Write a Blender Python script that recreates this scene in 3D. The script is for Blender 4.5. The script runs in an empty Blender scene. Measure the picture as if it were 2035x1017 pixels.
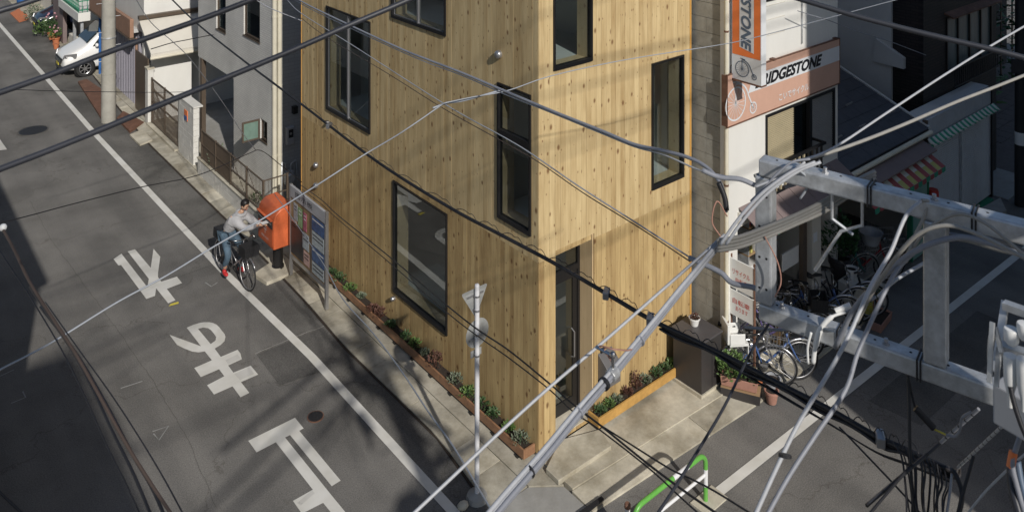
import bpy, math, random
from mathutils import Vector, Matrix, geometry
random.seed(7)
R = math.radians
SC = bpy.context.scene
COL = SC.collection

# ------------------------------------------------------------------ camera
# x runs along the side street (away to the right), y along the main street (away to the left);
# the corner of the timber house stands at 0, 0.
F, CXP, YH, H = 1657.0, 1017.5, -370.0, 9.6
fx, fy = 1/1.567, 1/1.299
_n = math.hypot(fx, fy); fx /= _n; fy /= _n
rx, ry = fy, -fx
def ray(px, py):
    a = (px-CXP)/F
    return (fx+a*rx, fy+a*ry, -(py-YH)/F)
CAMX, CAMY = 0.0, 0.0
_d = ray(1070, 903); _t = (0.1-H)/_d[2]
CAMX, CAMY = -_d[0]*_t, -_d[1]*_t
cam = bpy.data.cameras.new('camera')
camo = bpy.data.objects.new('camera', cam); COL.objects.link(camo)
camo.location = (CAMX, CAMY, H)
camo.rotation_euler = (R(90), 0, math.atan2(-fx, fy))
cam.sensor_width = 36.0
cam.lens = F/2035*36
cam.shift_y = -(508.5-YH)/2035
cam.clip_start = 0.2; cam.clip_end = 600
cam.dof.use_dof = True; cam.dof.focus_distance = 13.0; cam.dof.aperture_fstop = 4.5
SC.camera = camo

# ------------------------------------------------------------------ light
SUN_AZ = R(75.5); SUN_EL = R(33.5)
ld = Vector((math.cos(SUN_AZ)*math.cos(SUN_EL), math.sin(SUN_AZ)*math.cos(SUN_EL), -math.sin(SUN_EL)))
w = bpy.data.worlds.new('World'); SC.world = w; w.use_nodes = True
nt = w.node_tree; nt.nodes.clear()
sky = nt.nodes.new('ShaderNodeTexSky'); sky.sky_type = 'NISHITA'; sky.sun_disc = False
sky.sun_elevation = SUN_EL
sky.sun_rotation = math.atan2(-ld.x, -ld.y)
sky.air_density = 1.0; sky.dust_density = 0.8; sky.ozone_density = 2.2
bg = nt.nodes.new('ShaderNodeBackground'); bg.inputs[1].default_value = 0.072
wo = nt.nodes.new('ShaderNodeOutputWorld')
nt.links.new(sky.outputs[0], bg.inputs[0]); nt.links.new(bg.outputs[0], wo.inputs[0])
sl = bpy.data.lights.new('sun', 'SUN'); sl.energy = 3.35; sl.angle = R(0.7); sl.color = (1.0, 0.95, 0.88)
so = bpy.data.objects.new('sun', sl); COL.objects.link(so)
so.location = (-10, -30, 25)
so.rotation_euler = ld.to_track_quat('-Z', 'Y').to_euler()
SC.view_settings.view_transform = 'Standard'; SC.view_settings.look = 'None'
SC.view_settings.gamma = 1.0; SC.view_settings.exposure = 0.12
SC.view_settings.use_curve_mapping = False

# ------------------------------------------------------------------ where a pixel of the photograph lies in the place
def G(px, py, z=0.0):
    d = ray(px, py); t = (z-H)/d[2]
    return Vector((CAMX+d[0]*t, CAMY+d[1]*t, z))
def PX(px, py, x0):
    d = ray(px, py); t = (x0-CAMX)/d[0]
    return Vector((x0, CAMY+d[1]*t, H+d[2]*t))
def PY(px, py, y0):
    d = ray(px, py); t = (y0-CAMY)/d[1]
    return Vector((CAMX+d[0]*t, y0, H+d[2]*t))
def D(px, py, dist):
    d = ray(px, py)
    return Vector((CAMX+d[0]*dist, CAMY+d[1]*dist, H+d[2]*dist))

# ------------------------------------------------------------------ mesh helpers
class MB:
    def __init__(s): s.v = []; s.f = []
    def add(s, vs, fs):
        n = len(s.v); s.v += [Vector(v) for v in vs]; s.f += [tuple(i+n for i in f) for f in fs]; return s
    def box(s, a, b):
        x0, y0, z0 = (min(a[i], b[i]) for i in range(3)); x1, y1, z1 = (max(a[i], b[i]) for i in range(3))
        return s.add([(x0,y0,z0),(x1,y0,z0),(x1,y1,z0),(x0,y1,z0),(x0,y0,z1),(x1,y0,z1),(x1,y1,z1),(x0,y1,z1)],
                     [(0,3,2,1),(4,5,6,7),(0,1,5,4),(1,2,6,5),(2,3,7,6),(3,0,4,7)])
    def obox(s, m, sx, sy, sz):
        vs = [m @ Vector((x*sx/2, y*sy/2, z*sz/2)) for z in (-1,1) for y in (-1,1) for x in (-1,1)]
        return s.add(vs, [(0,2,3,1),(4,5,7,6),(0,1,5,4),(1,3,7,5),(3,2,6,7),(2,0,4,6)])
    def beam(s, p0, p1, wd, ht, up=(0,0,1)):
        p0 = Vector(p0); p1 = Vector(p1); d = p1-p0; L = d.length; x = d/L; u = Vector(up)
        y = u.cross(x)
        if y.length < 1e-4: y = Vector((0,1,0)).cross(x)
        y.normalize(); z = x.cross(y)
        m = Matrix((x, y, z)).transposed().to_4x4(); m.translation = (p0+p1)/2
        return s.obox(m, L, wd, ht)
    def tube(s, pts, r, n=8, closed=False, cap=True):
        pts = [Vector(p) for p in pts]; N = len(pts)
        rs = r if isinstance(r, (list, tuple)) else [r]*N
        base = len(s.v); prev = None
        for i, p in enumerate(pts):
            if closed: t = pts[(i+1) % N]-pts[i-1]
            else: t = pts[min(i+1, N-1)]-pts[max(i-1, 0)]
            t.normalize()
            if prev is None:
                a = Vector((0,0,1)) if abs(t.z) < .9 else Vector((1,0,0))
                u = a.cross(t).normalized()
            else:
                u = (prev-t*prev.dot(t))
                u = u.normalized() if u.length > 1e-6 else prev
            prev = u; vv = t.cross(u)
            for k in range(n):
                an = 2*math.pi*k/n
                s.v.append(p+(u*math.cos(an)+vv*math.sin(an))*rs[i])
        for i in range(N if closed else N-1):
            j = (i+1) % N
            for k in range(n):
                k2 = (k+1) % n
                s.f.append((base+i*n+k, base+i*n+k2, base+j*n+k2, base+j*n+k))
        if cap and not closed:
            s.f.append(tuple(base+k for k in reversed(range(n))))
            s.f.append(tuple(base+(N-1)*n+k for k in range(n)))
        return s
    def cyl(s, p0, p1, r, n=12, r2=None): return s.tube([p0, p1], [r, r if r2 is None else r2], n)
    def lathe(s, prof, o, n=16, axis='z'):
        base = len(s.v); o = Vector(o)
        for (r, h) in prof:
            for k in range(n):
                a = 2*math.pi*k/n; c, q = r*math.cos(a), r*math.sin(a)
                s.v.append(o+(Vector((c,q,h)) if axis == 'z' else Vector((h,c,q)) if axis == 'x' else Vector((q,h,c))))
        for i in range(len(prof)-1):
            for k in range(n):
                k2 = (k+1) % n
                s.f.append((base+i*n+k, base+i*n+k2, base+(i+1)*n+k2, base+(i+1)*n+k))
        s.f.append(tuple(base+k for k in reversed(range(n))))
        s.f.append(tuple(base+(len(prof)-1)*n+k for k in range(n)))
        return s
    def prism(s, poly, z0, z1):
        n = len(poly)
        vs = [(p[0],p[1],z0) for p in poly]+[(p[0],p[1],z1) for p in poly]
        return s.add(vs, [tuple(reversed(range(n))), tuple(range(n,2*n))]+[(i,(i+1)%n,n+(i+1)%n,n+i) for i in range(n)])
    def slab(s, quad, off):
        """a polygon in space given thickness off (a vector)"""
        n = len(quad); o = Vector(off); q = [Vector(p) for p in quad]
        return s.add(q+[p+o for p in q], [tuple(reversed(range(n))), tuple(range(n,2*n))]+[(i,(i+1)%n,n+(i+1)%n,n+i) for i in range(n)])
    def sheet(s, loops, z):
        """flat outline with holes, lying at height z"""
        L = [[Vector((p[0],p[1],z)) for p in l] for l in loops]
        tris = geometry.tessellate_polygon(L); flat = [p for l in L for p in l]
        out = []
        for t in tris:
            a, b, c = (flat[i] for i in t)
            out.append(t if (b-a).cross(c-a).z > 0 else (t[0],t[2],t[1]))
        return s.add(flat, out)
    def ball(s, c, r, nu=10, nv=7):
        c = Vector(c); r = Vector(r) if not isinstance(r, (int, float)) else Vector((r,r,r))
        prof = [(max(math.sin(math.pi*i/nv), 0.02), -math.cos(math.pi*i/nv)) for i in range(nv+1)]
        b = len(s.v)
        s.lathe(prof, (0,0,0), nu)
        for i in range(b, len(s.v)):
            p = s.v[i]; s.v[i] = Vector((c.x+p.x*r.x, c.y+p.y*r.y, c.z+p.z*r.z))
        return s
    def xf(s, m, start=0):
        for i in range(start, len(s.v)): s.v[i] = m @ s.v[i]
        return s

BASE = {}
def root(name, loc, label, cat, group=None):
    o = bpy.data.objects.new(name, None); COL.objects.link(o)
    o.location = loc; o['label'] = label; o['category'] = cat
    if group: o['group'] = group
    BASE[o.name] = Vector(loc); o.empty_display_size = .2
    return o
def build(name, mb, m, parent=None, smooth=False, bevel=0, label=None, cat=None, group=None, kind=None, solid=0):
    base = BASE.get(parent.name, Vector((0,0,0))) if parent else Vector((0,0,0))
    org = Vector((0,0,0))
    if parent is None and kind != 'structure':
        lo = Vector([min(v[i] for v in mb.v) for i in range(3)]); hi = Vector([max(v[i] for v in mb.v) for i in range(3)])
        org = Vector(((lo.x+hi.x)/2, (lo.y+hi.y)/2, lo.z))
    sh = base if parent else org
    me = bpy.data.meshes.new(name); me.from_pydata([v-sh for v in mb.v], [], mb.f)
    me.materials.append(m)
    if smooth:
        me.polygons.foreach_set('use_smooth', [True]*len(me.polygons))
        if smooth == 'a': me.set_sharp_from_angle(angle=R(40))
    me.update()
    o = bpy.data.objects.new(name, me); COL.objects.link(o)
    if parent: o.parent = parent; BASE[o.name] = base
    else: o.location = org; BASE[o.name] = org
    if bevel:
        b = o.modifiers.new('bevel', 'BEVEL'); b.width = bevel; b.segments = 2; b.limit_method = 'ANGLE'
    if label: o['label'] = label
    if cat: o['category'] = cat
    if group: o['group'] = group
    if kind: o['kind'] = kind
    return o
def copy_tree(o, loc=None, rz=None, label=None, parent=None):
    c = o.copy(); COL.objects.link(c)
    if parent: c.parent = parent
    if loc is not None: c.location = loc
    if rz is not None: c.rotation_euler = (0,0,rz)
    if label: c['label'] = label
    for ch in o.children: copy_tree(ch, parent=c)
    return c
_tc = [0]
def text(s, m, parent, origin, xdir, ydir, width, height, name='lettering', shear=0, bold=0, thick=.003, label=None):
    """flat lettering fitted to width x height on a surface"""
    cu = bpy.data.curves.new('t', 'FONT'); cu.body = s; cu.shear = shear; cu.offset = bold; cu.resolution_u = 3
    to = bpy.data.objects.new('t', cu); COL.objects.link(to)
    bpy.context.view_layer.update()
    me = bpy.data.meshes.new_from_object(to.evaluated_get(bpy.context.evaluated_depsgraph_get()))
    bpy.data.objects.remove(to)
    xs = [v.co.x for v in me.vertices]; ys = [v.co.y for v in me.vertices]
    x0, x1, y0, y1 = min(xs), max(xs), min(ys), max(ys)
    X = Vector(xdir).normalized(); Y = Vector(ydir).normalized(); N = X.cross(Y)
    mb = MB()
    o = Vector(origin)
    vs = [o+X*((v.co.x-x0)/(x1-x0)*width)+Y*((v.co.y-y0)/(y1-y0)*height)+N*thick for v in me.vertices]
    mb.add(vs, [tuple(p.vertices) for p in me.polygons])
    bpy.data.meshes.remove(me)
    return build(name, mb, m, parent, label=label)

# ------------------------------------------------------------------ materials
def _bsdf(name):
    m = bpy.data.materials.new(name); m.use_nodes = True
    return m, m.node_tree, m.node_tree.nodes['Principled BSDF']
def N(nt, t, **k):
    n = nt.nodes.new(t)
    for a, b in k.items(): setattr(n, a, b)
    return n
def mat(name, col, rough=.6, metal=0, var=.12, scale=6, bump=.0, bscale=60, dirt=0, world=False, spec=.5, streak=0):
    """base colour with soft mottling, optional dirt and fine relief"""
    m, nt, b = _bsdf(name); L = nt.links.new
    b.inputs['Roughness'].default_value = rough; b.inputs['Metallic'].default_value = metal
    b.inputs['Specular IOR Level'].default_value = spec
    if world: co = N(nt, 'ShaderNodeNewGeometry').outputs['Position']
    else: co = N(nt, 'ShaderNodeTexCoord').outputs['Object']
    if streak:
        mp = N(nt, 'ShaderNodeMapping'); mp.inputs['Scale'].default_value = (1,1,1/streak); L(co, mp.inputs[0]); co2 = mp.outputs[0]
    else: co2 = co
    n1 = N(nt, 'ShaderNodeTexNoise'); n1.inputs['Scale'].default_value = scale; n1.inputs['Detail'].default_value = 6; n1.inputs['Roughness'].default_value = .65
    L(co2, n1.inputs['Vector'])
    r = N(nt, 'ShaderNodeValToRGB'); L(n1.outputs[0], r.inputs[0])
    c = Vector(col)
    lo = c*(1-var); hi = c*(1+var)
    r.color_ramp.elements[0].position = .3; r.color_ramp.elements[1].position = .7
    r.color_ramp.elements[0].color = (*lo, 1); r.color_ramp.elements[1].color = (min(hi[0],1), min(hi[1],1), min(hi[2],1), 1)
    out = r.outputs[0]
    if dirt:
        n2 = N(nt, 'ShaderNodeTexNoise'); n2.inputs['Scale'].default_value = scale*.35; n2.inputs['Detail'].default_value = 8; n2.inputs['Roughness'].default_value = .7
        L(co2, n2.inputs['Vector'])
        rr = N(nt, 'ShaderNodeValToRGB'); L(n2.outputs[0], rr.inputs[0])
        rr.color_ramp.elements[0].position = .42; rr.color_ramp.elements[1].position = .66
        rr.color_ramp.elements[0].color = (1,1,1,1); rr.color_ramp.elements[1].color = (1-dirt, 1-dirt*1.05, 1-dirt*1.15, 1)
        mx = N(nt, 'ShaderNodeMix', data_type='RGBA', blend_type='MULTIPLY'); mx.inputs[0].default_value = 1
        L(out, mx.inputs[6]); L(rr.outputs[0], mx.inputs[7]); out = mx.outputs[2]
    L(out, b.inputs['Base Color'])
    if bump:
        n3 = N(nt, 'ShaderNodeTexNoise'); n3.inputs['Scale'].default_value = bscale; n3.inputs['Detail'].default_value = 4; L(co, n3.inputs['Vector'])
        bp = N(nt, 'ShaderNodeBump'); bp.inputs['Strength'].default_value = bump; bp.inputs['Distance'].default_value = .01
        L(n3.outputs[0], bp.inputs['Height']); L(bp.outputs[0], b.inputs['Normal'])
    return m

def wood_mat(name, c0, c1, knot, grain=1.0, rough=.62):
    """vertical boards: each board its own tone, streaked grain, scattered knots"""
    m, nt, b = _bsdf(name); L = nt.links.new
    b.inputs['Roughness'].default_value = rough; b.inputs['Specular IOR Level'].default_value = .3
    pos = N(nt, 'ShaderNodeNewGeometry').outputs['Position']
    oi = N(nt, 'ShaderNodeObjectInfo')
    mu = N(nt, 'ShaderNodeMath', operation='MULTIPLY'); mu.inputs[1].default_value = 37.0; L(oi.outputs['Random'], mu.inputs[0])
    ad = N(nt, 'ShaderNodeCombineXYZ'); L(mu.outputs[0], ad.inputs[2])
    va = N(nt, 'ShaderNodeVectorMath', operation='ADD'); L(pos, va.inputs[0]); L(ad.outputs[0], va.inputs[1])
    mp = N(nt, 'ShaderNodeMapping'); mp.inputs['Scale'].default_value = (1,1,.045); L(va.outputs[0], mp.inputs[0])
    n1 = N(nt, 'ShaderNodeTexNoise'); n1.inputs['Scale'].default_value = 38; n1.inputs['Detail'].default_value = 5; n1.inputs['Roughness'].default_value = .6; L(mp.outputs[0], n1.inputs[0])
    mp3 = N(nt, 'ShaderNodeMapping'); mp3.inputs['Scale'].default_value = (1,1,.22); L(va.outputs[0], mp3.inputs[0])
    n2 = N(nt, 'ShaderNodeTexNoise'); n2.inputs['Scale'].default_value = 7; n2.inputs['Detail'].default_value = 3; L(mp3.outputs[0], n2.inputs[0])
    a1 = N(nt, 'ShaderNodeMath', operation='MULTIPLY_ADD'); a1.inputs[1].default_value = .62*grain; L(n1.outputs[0], a1.inputs[0])
    a2 = N(nt, 'ShaderNodeMath', operation='MULTIPLY_ADD'); a2.inputs[1].default_value = .30; L(oi.outputs['Random'], a2.inputs[0]); 
    a3 = N(nt, 'ShaderNodeMath', operation='MULTIPLY_ADD'); a3.inputs[1].default_value = .75; a3.inputs[2].default_value = -.27; L(n2.outputs[0], a3.inputs[0])
    L(a3.outputs[0], a2.inputs[2]); L(a2.outputs[0], a1.inputs[2])
    r = N(nt, 'ShaderNodeValToRGB'); L(a1.outputs[0], r.inputs[0])
    r.color_ramp.elements[0].position = .12; r.color_ramp.elements[1].position = .85
    r.color_ramp.elements[0].color = (*c0, 1); r.color_ramp.elements[1].color = (*c1, 1)
    # knots
    sp = N(nt, 'ShaderNodeSeparateXYZ'); L(va.outputs[0], sp.inputs[0])
    hx = N(nt, 'ShaderNodeMath', operation='ADD'); L(sp.outputs[0], hx.inputs[0]); L(sp.outputs[1], hx.inputs[1])
    zz = N(nt, 'ShaderNodeMath', operation='MULTIPLY'); L(sp.outputs[2], zz.inputs[0]); zz.inputs[1].default_value = .62
    cv = N(nt, 'ShaderNodeCombineXYZ'); L(hx.outputs[0], cv.inputs[0]); L(zz.outputs[0], cv.inputs[1])
    vo = N(nt, 'ShaderNodeTexVoronoi', voronoi_dimensions='2D'); vo.inputs['Randomness'].default_value = 1.0; vo.inputs['Scale'].default_value = 7.3; L(cv.outputs[0], vo.inputs[0])
    ks = N(nt, 'ShaderNodeSeparateColor'); L(vo.outputs['Color'], ks.inputs[0])
    kd = N(nt, 'ShaderNodeMath', operation='MULTIPLY_ADD'); L(ks.outputs[1], kd.inputs[0]); kd.inputs[1].default_value = 1.8; kd.inputs[2].default_value = .55
    kn = N(nt, 'ShaderNodeTexNoise'); kn.inputs['Scale'].default_value = 22; L(cv.outputs[0], kn.inputs[0])
    kq = N(nt, 'ShaderNodeMath', operation='MULTIPLY_ADD'); L(kn.outputs[0], kq.inputs[0]); kq.inputs[1].default_value = .07; L(vo.outputs['Distance'], kq.inputs[2])
    kp = N(nt, 'ShaderNodeMath', operation='MULTIPLY'); L(kq.outputs[0], kp.inputs[0]); L(kd.outputs[0], kp.inputs[1])
    k = N(nt, 'ShaderNodeValToRGB'); L(kp.outputs[0], k.inputs[0])
    k.color_ramp.elements[0].position = .08; k.color_ramp.elements[0].color = (1,1,1,1)
    k.color_ramp.elements[1].position = .17; k.color_ramp.elements[1].color = (0,0,0,1)
    wn = N(nt, 'ShaderNodeSeparateColor'); L(vo.outputs['Color'], wn.inputs[0])
    gt = N(nt, 'ShaderNodeMath', operation='GREATER_THAN'); L(wn.outputs[0], gt.inputs[0])
    gn = N(nt, 'ShaderNodeTexNoise'); gn.inputs['Scale'].default_value = 1.1; gn.inputs['Detail'].default_value = 2; L(cv.outputs[0], gn.inputs[0])
    ga = N(nt, 'ShaderNodeMath', operation='MULTIPLY_ADD'); ga.inputs[1].default_value = -2.6; ga.inputs[2].default_value = 1.65; L(gn.outputs[0], ga.inputs[0]); L(ga.outputs[0], gt.inputs[1])
    km = N(nt, 'ShaderNodeMath', operation='MULTIPLY'); L(k.outputs[0], km.inputs[0]); L(gt.outputs[0], km.inputs[1])
    km2 = N(nt, 'ShaderNodeMath', operation='MULTIPLY'); L(km.outputs[0], km2.inputs[0]); km2.inputs[1].default_value = .82
    mx = N(nt, 'ShaderNodeMix', data_type='RGBA'); L(km2.outputs[0], mx.inputs[0]); L(r.outputs[0], mx.inputs[6]); mx.inputs[7].default_value = (*knot, 1)
    L(mx.outputs[2], b.inputs['Base Color'])
    bp = N(nt, 'ShaderNodeBump'); bp.inputs['Strength'].default_value = .25; bp.inputs['Distance'].default_value = .004
    L(n1.outputs[0], bp.inputs['Height']); L(bp.outputs[0], b.inputs['Normal'])
    return m

def glass_mat(name, tint=(.75,.8,.8), ior=1.5, boost=1.0):
    m = bpy.data.materials.new(name); m.use_nodes = True; nt = m.node_tree; nt.nodes.clear(); L = nt.links.new
    o = N(nt, 'ShaderNodeOutputMaterial'); t = N(nt, 'ShaderNodeBsdfTransparent'); g = N(nt, 'ShaderNodeBsdfGlossy'); g.inputs['Roughness'].default_value = .012
    t.inputs[0].default_value = (*tint, 1)
    lw = N(nt, 'ShaderNodeLayerWeight'); lw.inputs[0].default_value = .5
    pw = N(nt, 'ShaderNodeMath', operation='POWER'); pw.inputs[1].default_value = 4.0; L(lw.outputs['Facing'], pw.inputs[0])
    mm = N(nt, 'ShaderNodeMath', operation='MULTIPLY_ADD', use_clamp=True); mm.inputs[1].default_value = .9; mm.inputs[2].default_value = .05*boost; L(pw.outputs[0], mm.inputs[0])
    mx = N(nt, 'ShaderNodeMixShader'); L(mm.outputs[0], mx.inputs[0]); L(t.outputs[0], mx.inputs[1]); L(g.outputs[0], mx.inputs[2]); L(mx.outputs[0], o.inputs[0])
    return m

def asphalt_mat(name, base, fleck=1.0, dark=.25, cracks=True):
    m, nt, b = _bsdf(name); L = nt.links.new
    b.inputs['Roughness'].default_value = .88; b.inputs['Specular IOR Level'].default_value = .25
    pos = N(nt, 'ShaderNodeNewGeometry').outputs['Position']
    n1 = N(nt, 'ShaderNodeTexNoise'); n1.inputs['Scale'].default_value = .55; n1.inputs['Detail'].default_value = 9; n1.inputs['Roughness'].default_value = .6; L(pos, n1.inputs[0])
    r = N(nt, 'ShaderNodeValToRGB'); L(n1.outputs[0], r.inputs[0]); c = Vector(base)
    r.color_ramp.elements[0].position = .35; r.color_ramp.elements[0].color = (*(c*(1-dark)), 1)
    r.color_ramp.elements[1].position = .62; r.color_ramp.elements[1].color = (*(c*1.1), 1)
    n2 = N(nt, 'ShaderNodeTexNoise'); n2.inputs['Scale'].default_value = 55; n2.inputs['Detail'].default_value = 3; L(pos, n2.inputs[0])
    r2 = N(nt, 'ShaderNodeValToRGB'); L(n2.outputs[0], r2.inputs[0])
    r2.color_ramp.elements[0].position = .3; r2.color_ramp.elements[0].color = (.72,.72,.72,1); r2.color_ramp.elements[1].position = .72; r2.color_ramp.elements[1].color = (1.3,1.28,1.24,1)
    mx = N(nt, 'ShaderNodeMix', data_type='RGBA', blend_type='MULTIPLY'); mx.inputs[0].default_value = fleck; L(r.outputs[0], mx.inputs[6]); L(r2.outputs[0], mx.inputs[7])
    out = mx.outputs[2]
    if cracks:
        n4 = N(nt, 'ShaderNodeTexNoise'); n4.inputs['Scale'].default_value = 2.2; n4.inputs['Detail'].default_value = 4; L(pos, n4.inputs[0])
        ms = N(nt, 'ShaderNodeVectorMath', operation='SCALE'); L(n4.outputs['Color'], ms.inputs[0]); ms.inputs['Scale'].default_value = 1.1
        va = N(nt, 'ShaderNodeVectorMath', operation='ADD'); L(pos, va.inputs[0]); L(ms.outputs[0], va.inputs[1])
        vo = N(nt, 'ShaderNodeTexVoronoi', feature='DISTANCE_TO_EDGE'); vo.inputs['Scale'].default_value = .30; L(va.outputs[0], vo.inputs[0])
        rc = N(nt, 'ShaderNodeValToRGB'); L(vo.outputs[0], rc.inputs[0])
        rc.color_ramp.elements[0].position = .0; rc.color_ramp.elements[0].color = (.74,.72,.70,1); rc.color_ramp.elements[1].position = .006; rc.color_ramp.elements[1].color = (1,1,1,1)
        m2 = N(nt, 'ShaderNodeMix', data_type='RGBA', blend_type='MULTIPLY'); m2.inputs[0].default_value = 1; L(out, m2.inputs[6]); L(rc.outputs[0], m2.inputs[7]); out = m2.outputs[2]
    mq = N(nt, 'ShaderNodeMapping'); mq.inputs['Scale'].default_value = (1.6,.12,1); L(pos, mq.inputs[0])
    n5 = N(nt, 'ShaderNodeTexNoise'); n5.inputs['Scale'].default_value = 1.0; n5.inputs['Detail'].default_value = 5; L(mq.outputs[0], n5.inputs[0])
    r5 = N(nt, 'ShaderNodeValToRGB'); L(n5.outputs[0], r5.inputs[0]); r5.color_ramp.elements[0].position = .35; r5.color_ramp.elements[0].color = (.84,.84,.84,1); r5.color_ramp.elements[1].position = .65; r5.color_ramp.elements[1].color = (1.08,1.075,1.06,1)
    m5 = N(nt, 'ShaderNodeMix', data_type='RGBA', blend_type='MULTIPLY'); m5.inputs[0].default_value = 1; L(out, m5.inputs[6]); L(r5.outputs[0], m5.inputs[7]); out = m5.outputs[2]
    n6 = N(nt, 'ShaderNodeTexNoise'); n6.inputs['Scale'].default_value = 2.6; n6.inputs['Detail'].default_value = 10; n6.inputs['Roughness'].default_value = .75; L(pos, n6.inputs[0])
    r6 = N(nt, 'ShaderNodeValToRGB'); L(n6.outputs[0], r6.inputs[0]); r6.color_ramp.elements[0].position = .60; r6.color_ramp.elements[0].color = (1,1,1,1); r6.color_ramp.elements[1].position = .74; r6.color_ramp.elements[1].color = (.72,.71,.69,1)
    m6 = N(nt, 'ShaderNodeMix', data_type='RGBA', blend_type='MULTIPLY'); m6.inputs[0].default_value = 1; L(out, m6.inputs[6]); L(r6.outputs[0], m6.inputs[7]); out = m6.outputs[2]
    L(out, b.inputs['Base Color'])
    bp = N(nt, 'ShaderNodeBump'); bp.inputs['Strength'].default_value = .5; bp.inputs['Distance'].default_value = .004
    L(n2.outputs[0], bp.inputs['Height']); L(bp.outputs[0], b.inputs['Normal'])
    return m

def paint_mat(name, col, under, wear=.5):
    """road paint worn through to the asphalt in flecks"""
    m, nt, b = _bsdf(name); L = nt.links.new
    b.inputs['Roughness'].default_value = .7
    pos = N(nt, 'ShaderNodeNewGeometry').outputs['Position']
    n1 = N(nt, 'ShaderNodeTexNoise'); n1.inputs['Scale'].default_value = 9; n1.inputs['Detail'].default_value = 10; n1.inputs['Roughness'].default_value = .75; L(pos, n1.inputs[0])
    r = N(nt, 'ShaderNodeValToRGB'); L(n1.outputs[0], r.inputs[0]); c = Vector(col)
    r.color_ramp.elements[0].position = .62+.1*(1-wear); r.color_ramp.elements[0].color = (*c, 1)
    r.color_ramp.elements[1].position = .74+.1*(1-wear); r.color_ramp.elements[1].color = (*under, 1)
    n2 = N(nt, 'ShaderNodeTexNoise'); n2.inputs['Scale'].default_value = 3; n2.inputs['Detail'].default_value = 5; L(pos, n2.inputs[0])
    r2 = N(nt, 'ShaderNodeValToRGB'); L(n2.outputs[0], r2.inputs[0]); r2.color_ramp.elements[0].position = .3; r2.color_ramp.elements[0].color = (.84,.83,.8,1); r2.color_ramp.elements[1].position = .7
    mx = N(nt, 'ShaderNodeMix', data_type='RGBA', blend_type='MULTIPLY'); mx.inputs[0].default_value = 1; L(r.outputs[0], mx.inputs[6]); L(r2.outputs[0], mx.inputs[7])
    L(mx.outputs[2], b.inputs['Base Color'])
    return m

def tile_mat(name, c1, c2, mortar, bw, bh, axis, msize=.01, rough=.6, off=.5, bump=.12):
    """small fired tiles on a far wall; axis is the horizontal direction of the wall"""
    m, nt, b = _bsdf(name); L = nt.links.new; b.inputs['Roughness'].default_value = rough
    pos = N(nt, 'ShaderNodeNewGeometry').outputs['Position']
    sp = N(nt, 'ShaderNodeSeparateXYZ'); L(pos, sp.inputs[0]); cb = N(nt, 'ShaderNodeCombineXYZ')
    L(sp.outputs[0 if axis == 'x' else 1], cb.inputs[0]); L(sp.outputs[2], cb.inputs[1])
    br = N(nt, 'ShaderNodeTexBrick'); br.offset = off; L(cb.outputs[0], br.inputs[0])
    br.inputs['Scale'].default_value = 1; br.inputs['Brick Width'].default_value = bw; br.inputs['Row Height'].default_value = bh
    br.inputs['Mortar Size'].default_value = msize; br.inputs['Mortar Smooth'].default_value = .3
    br.inputs['Color1'].default_value = (*c1, 1); br.inputs['Color2'].default_value = (*c2, 1); br.inputs['Mortar'].default_value = (*mortar, 1)
    n1 = N(nt, 'ShaderNodeTexNoise'); n1.inputs['Scale'].default_value = 1.3; n1.inputs['Detail'].default_value = 6; L(pos, n1.inputs[0])
    r2 = N(nt, 'ShaderNodeValToRGB'); L(n1.outputs[0], r2.inputs[0]); r2.color_ramp.elements[0].position = .3; r2.color_ramp.elements[0].color = (.82,.82,.82,1); r2.color_ramp.elements[1].position = .7
    mx = N(nt, 'ShaderNodeMix', data_type='RGBA', blend_type='MULTIPLY'); mx.inputs[0].default_value = 1; L(br.outputs[0], mx.inputs[6]); L(r2.outputs[0], mx.inputs[7])
    L(mx.outputs[2], b.inputs['Base Color'])
    inv = N(nt, 'ShaderNodeMath', operation='SUBTRACT'); inv.inputs[0].default_value = 1; L(br.outputs['Fac'], inv.inputs[1])
    bp = N(nt, 'ShaderNodeBump'); bp.inputs['Strength'].default_value = bump; bp.inputs['Distance'].default_value = .01
    L(inv.outputs[0], bp.inputs['Height']); L(bp.outputs[0], b.inputs['Normal'])
    return m

M = {}
M['asphalt'] = asphalt_mat('asphalt', (.172,.167,.160))
M['asphalt_old'] = asphalt_mat('asphalt_old', (.145,.141,.134), dark=.42)
M['asphalt_patch'] = asphalt_mat('asphalt_patch', (.115,.112,.108), dark=.3, cracks=False)
M['paint'] = paint_mat('road_paint', (.70,.69,.65), (.16,.16,.15), .3)
M['paint_worn'] = paint_mat('road_paint_worn', (.60,.59,.56), (.11,.11,.105), .95)
M['chalk'] = mat('chalk', (.3,.3,.29), .9)
M['concrete'] = mat('concrete', (.43,.40,.325), .85, var=.22, scale=2.8, bump=.4, bscale=70, dirt=.5, world=True)
M['concrete_light'] = mat('concrete_light', (.57,.53,.43), .85, var=.18, scale=2.2, bump=.35, bscale=60, dirt=.5, world=True)
M['concrete_grey'] = mat('concrete_grey', (.33,.325,.305), .85, var=.14, scale=2.5, bump=.3, dirt=.25, world=True)
M['pole_concrete'] = mat('pole_concrete', (.37,.36,.32), .8, var=.12, scale=4, bump=.15, dirt=.15)
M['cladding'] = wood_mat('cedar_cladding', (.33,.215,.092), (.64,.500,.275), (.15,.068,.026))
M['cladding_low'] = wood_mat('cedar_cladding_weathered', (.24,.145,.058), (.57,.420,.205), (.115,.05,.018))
M['jamb'] = wood_mat('plywood_jamb', (.5,.36,.2), (.72,.56,.34), (.35,.2,.1))
M['edge'] = mat('honey_timber', (.60,.33,.085), .5, var=.15, scale=5, streak=6)
M['redwood'] = mat('red_timber', (.29,.155,.085), .55, var=.25, scale=8, dirt=.2)
M['yellowwood'] = mat('yellow_timber', (.50,.29,.085), .5, var=.2, scale=8, dirt=.15)
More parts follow.
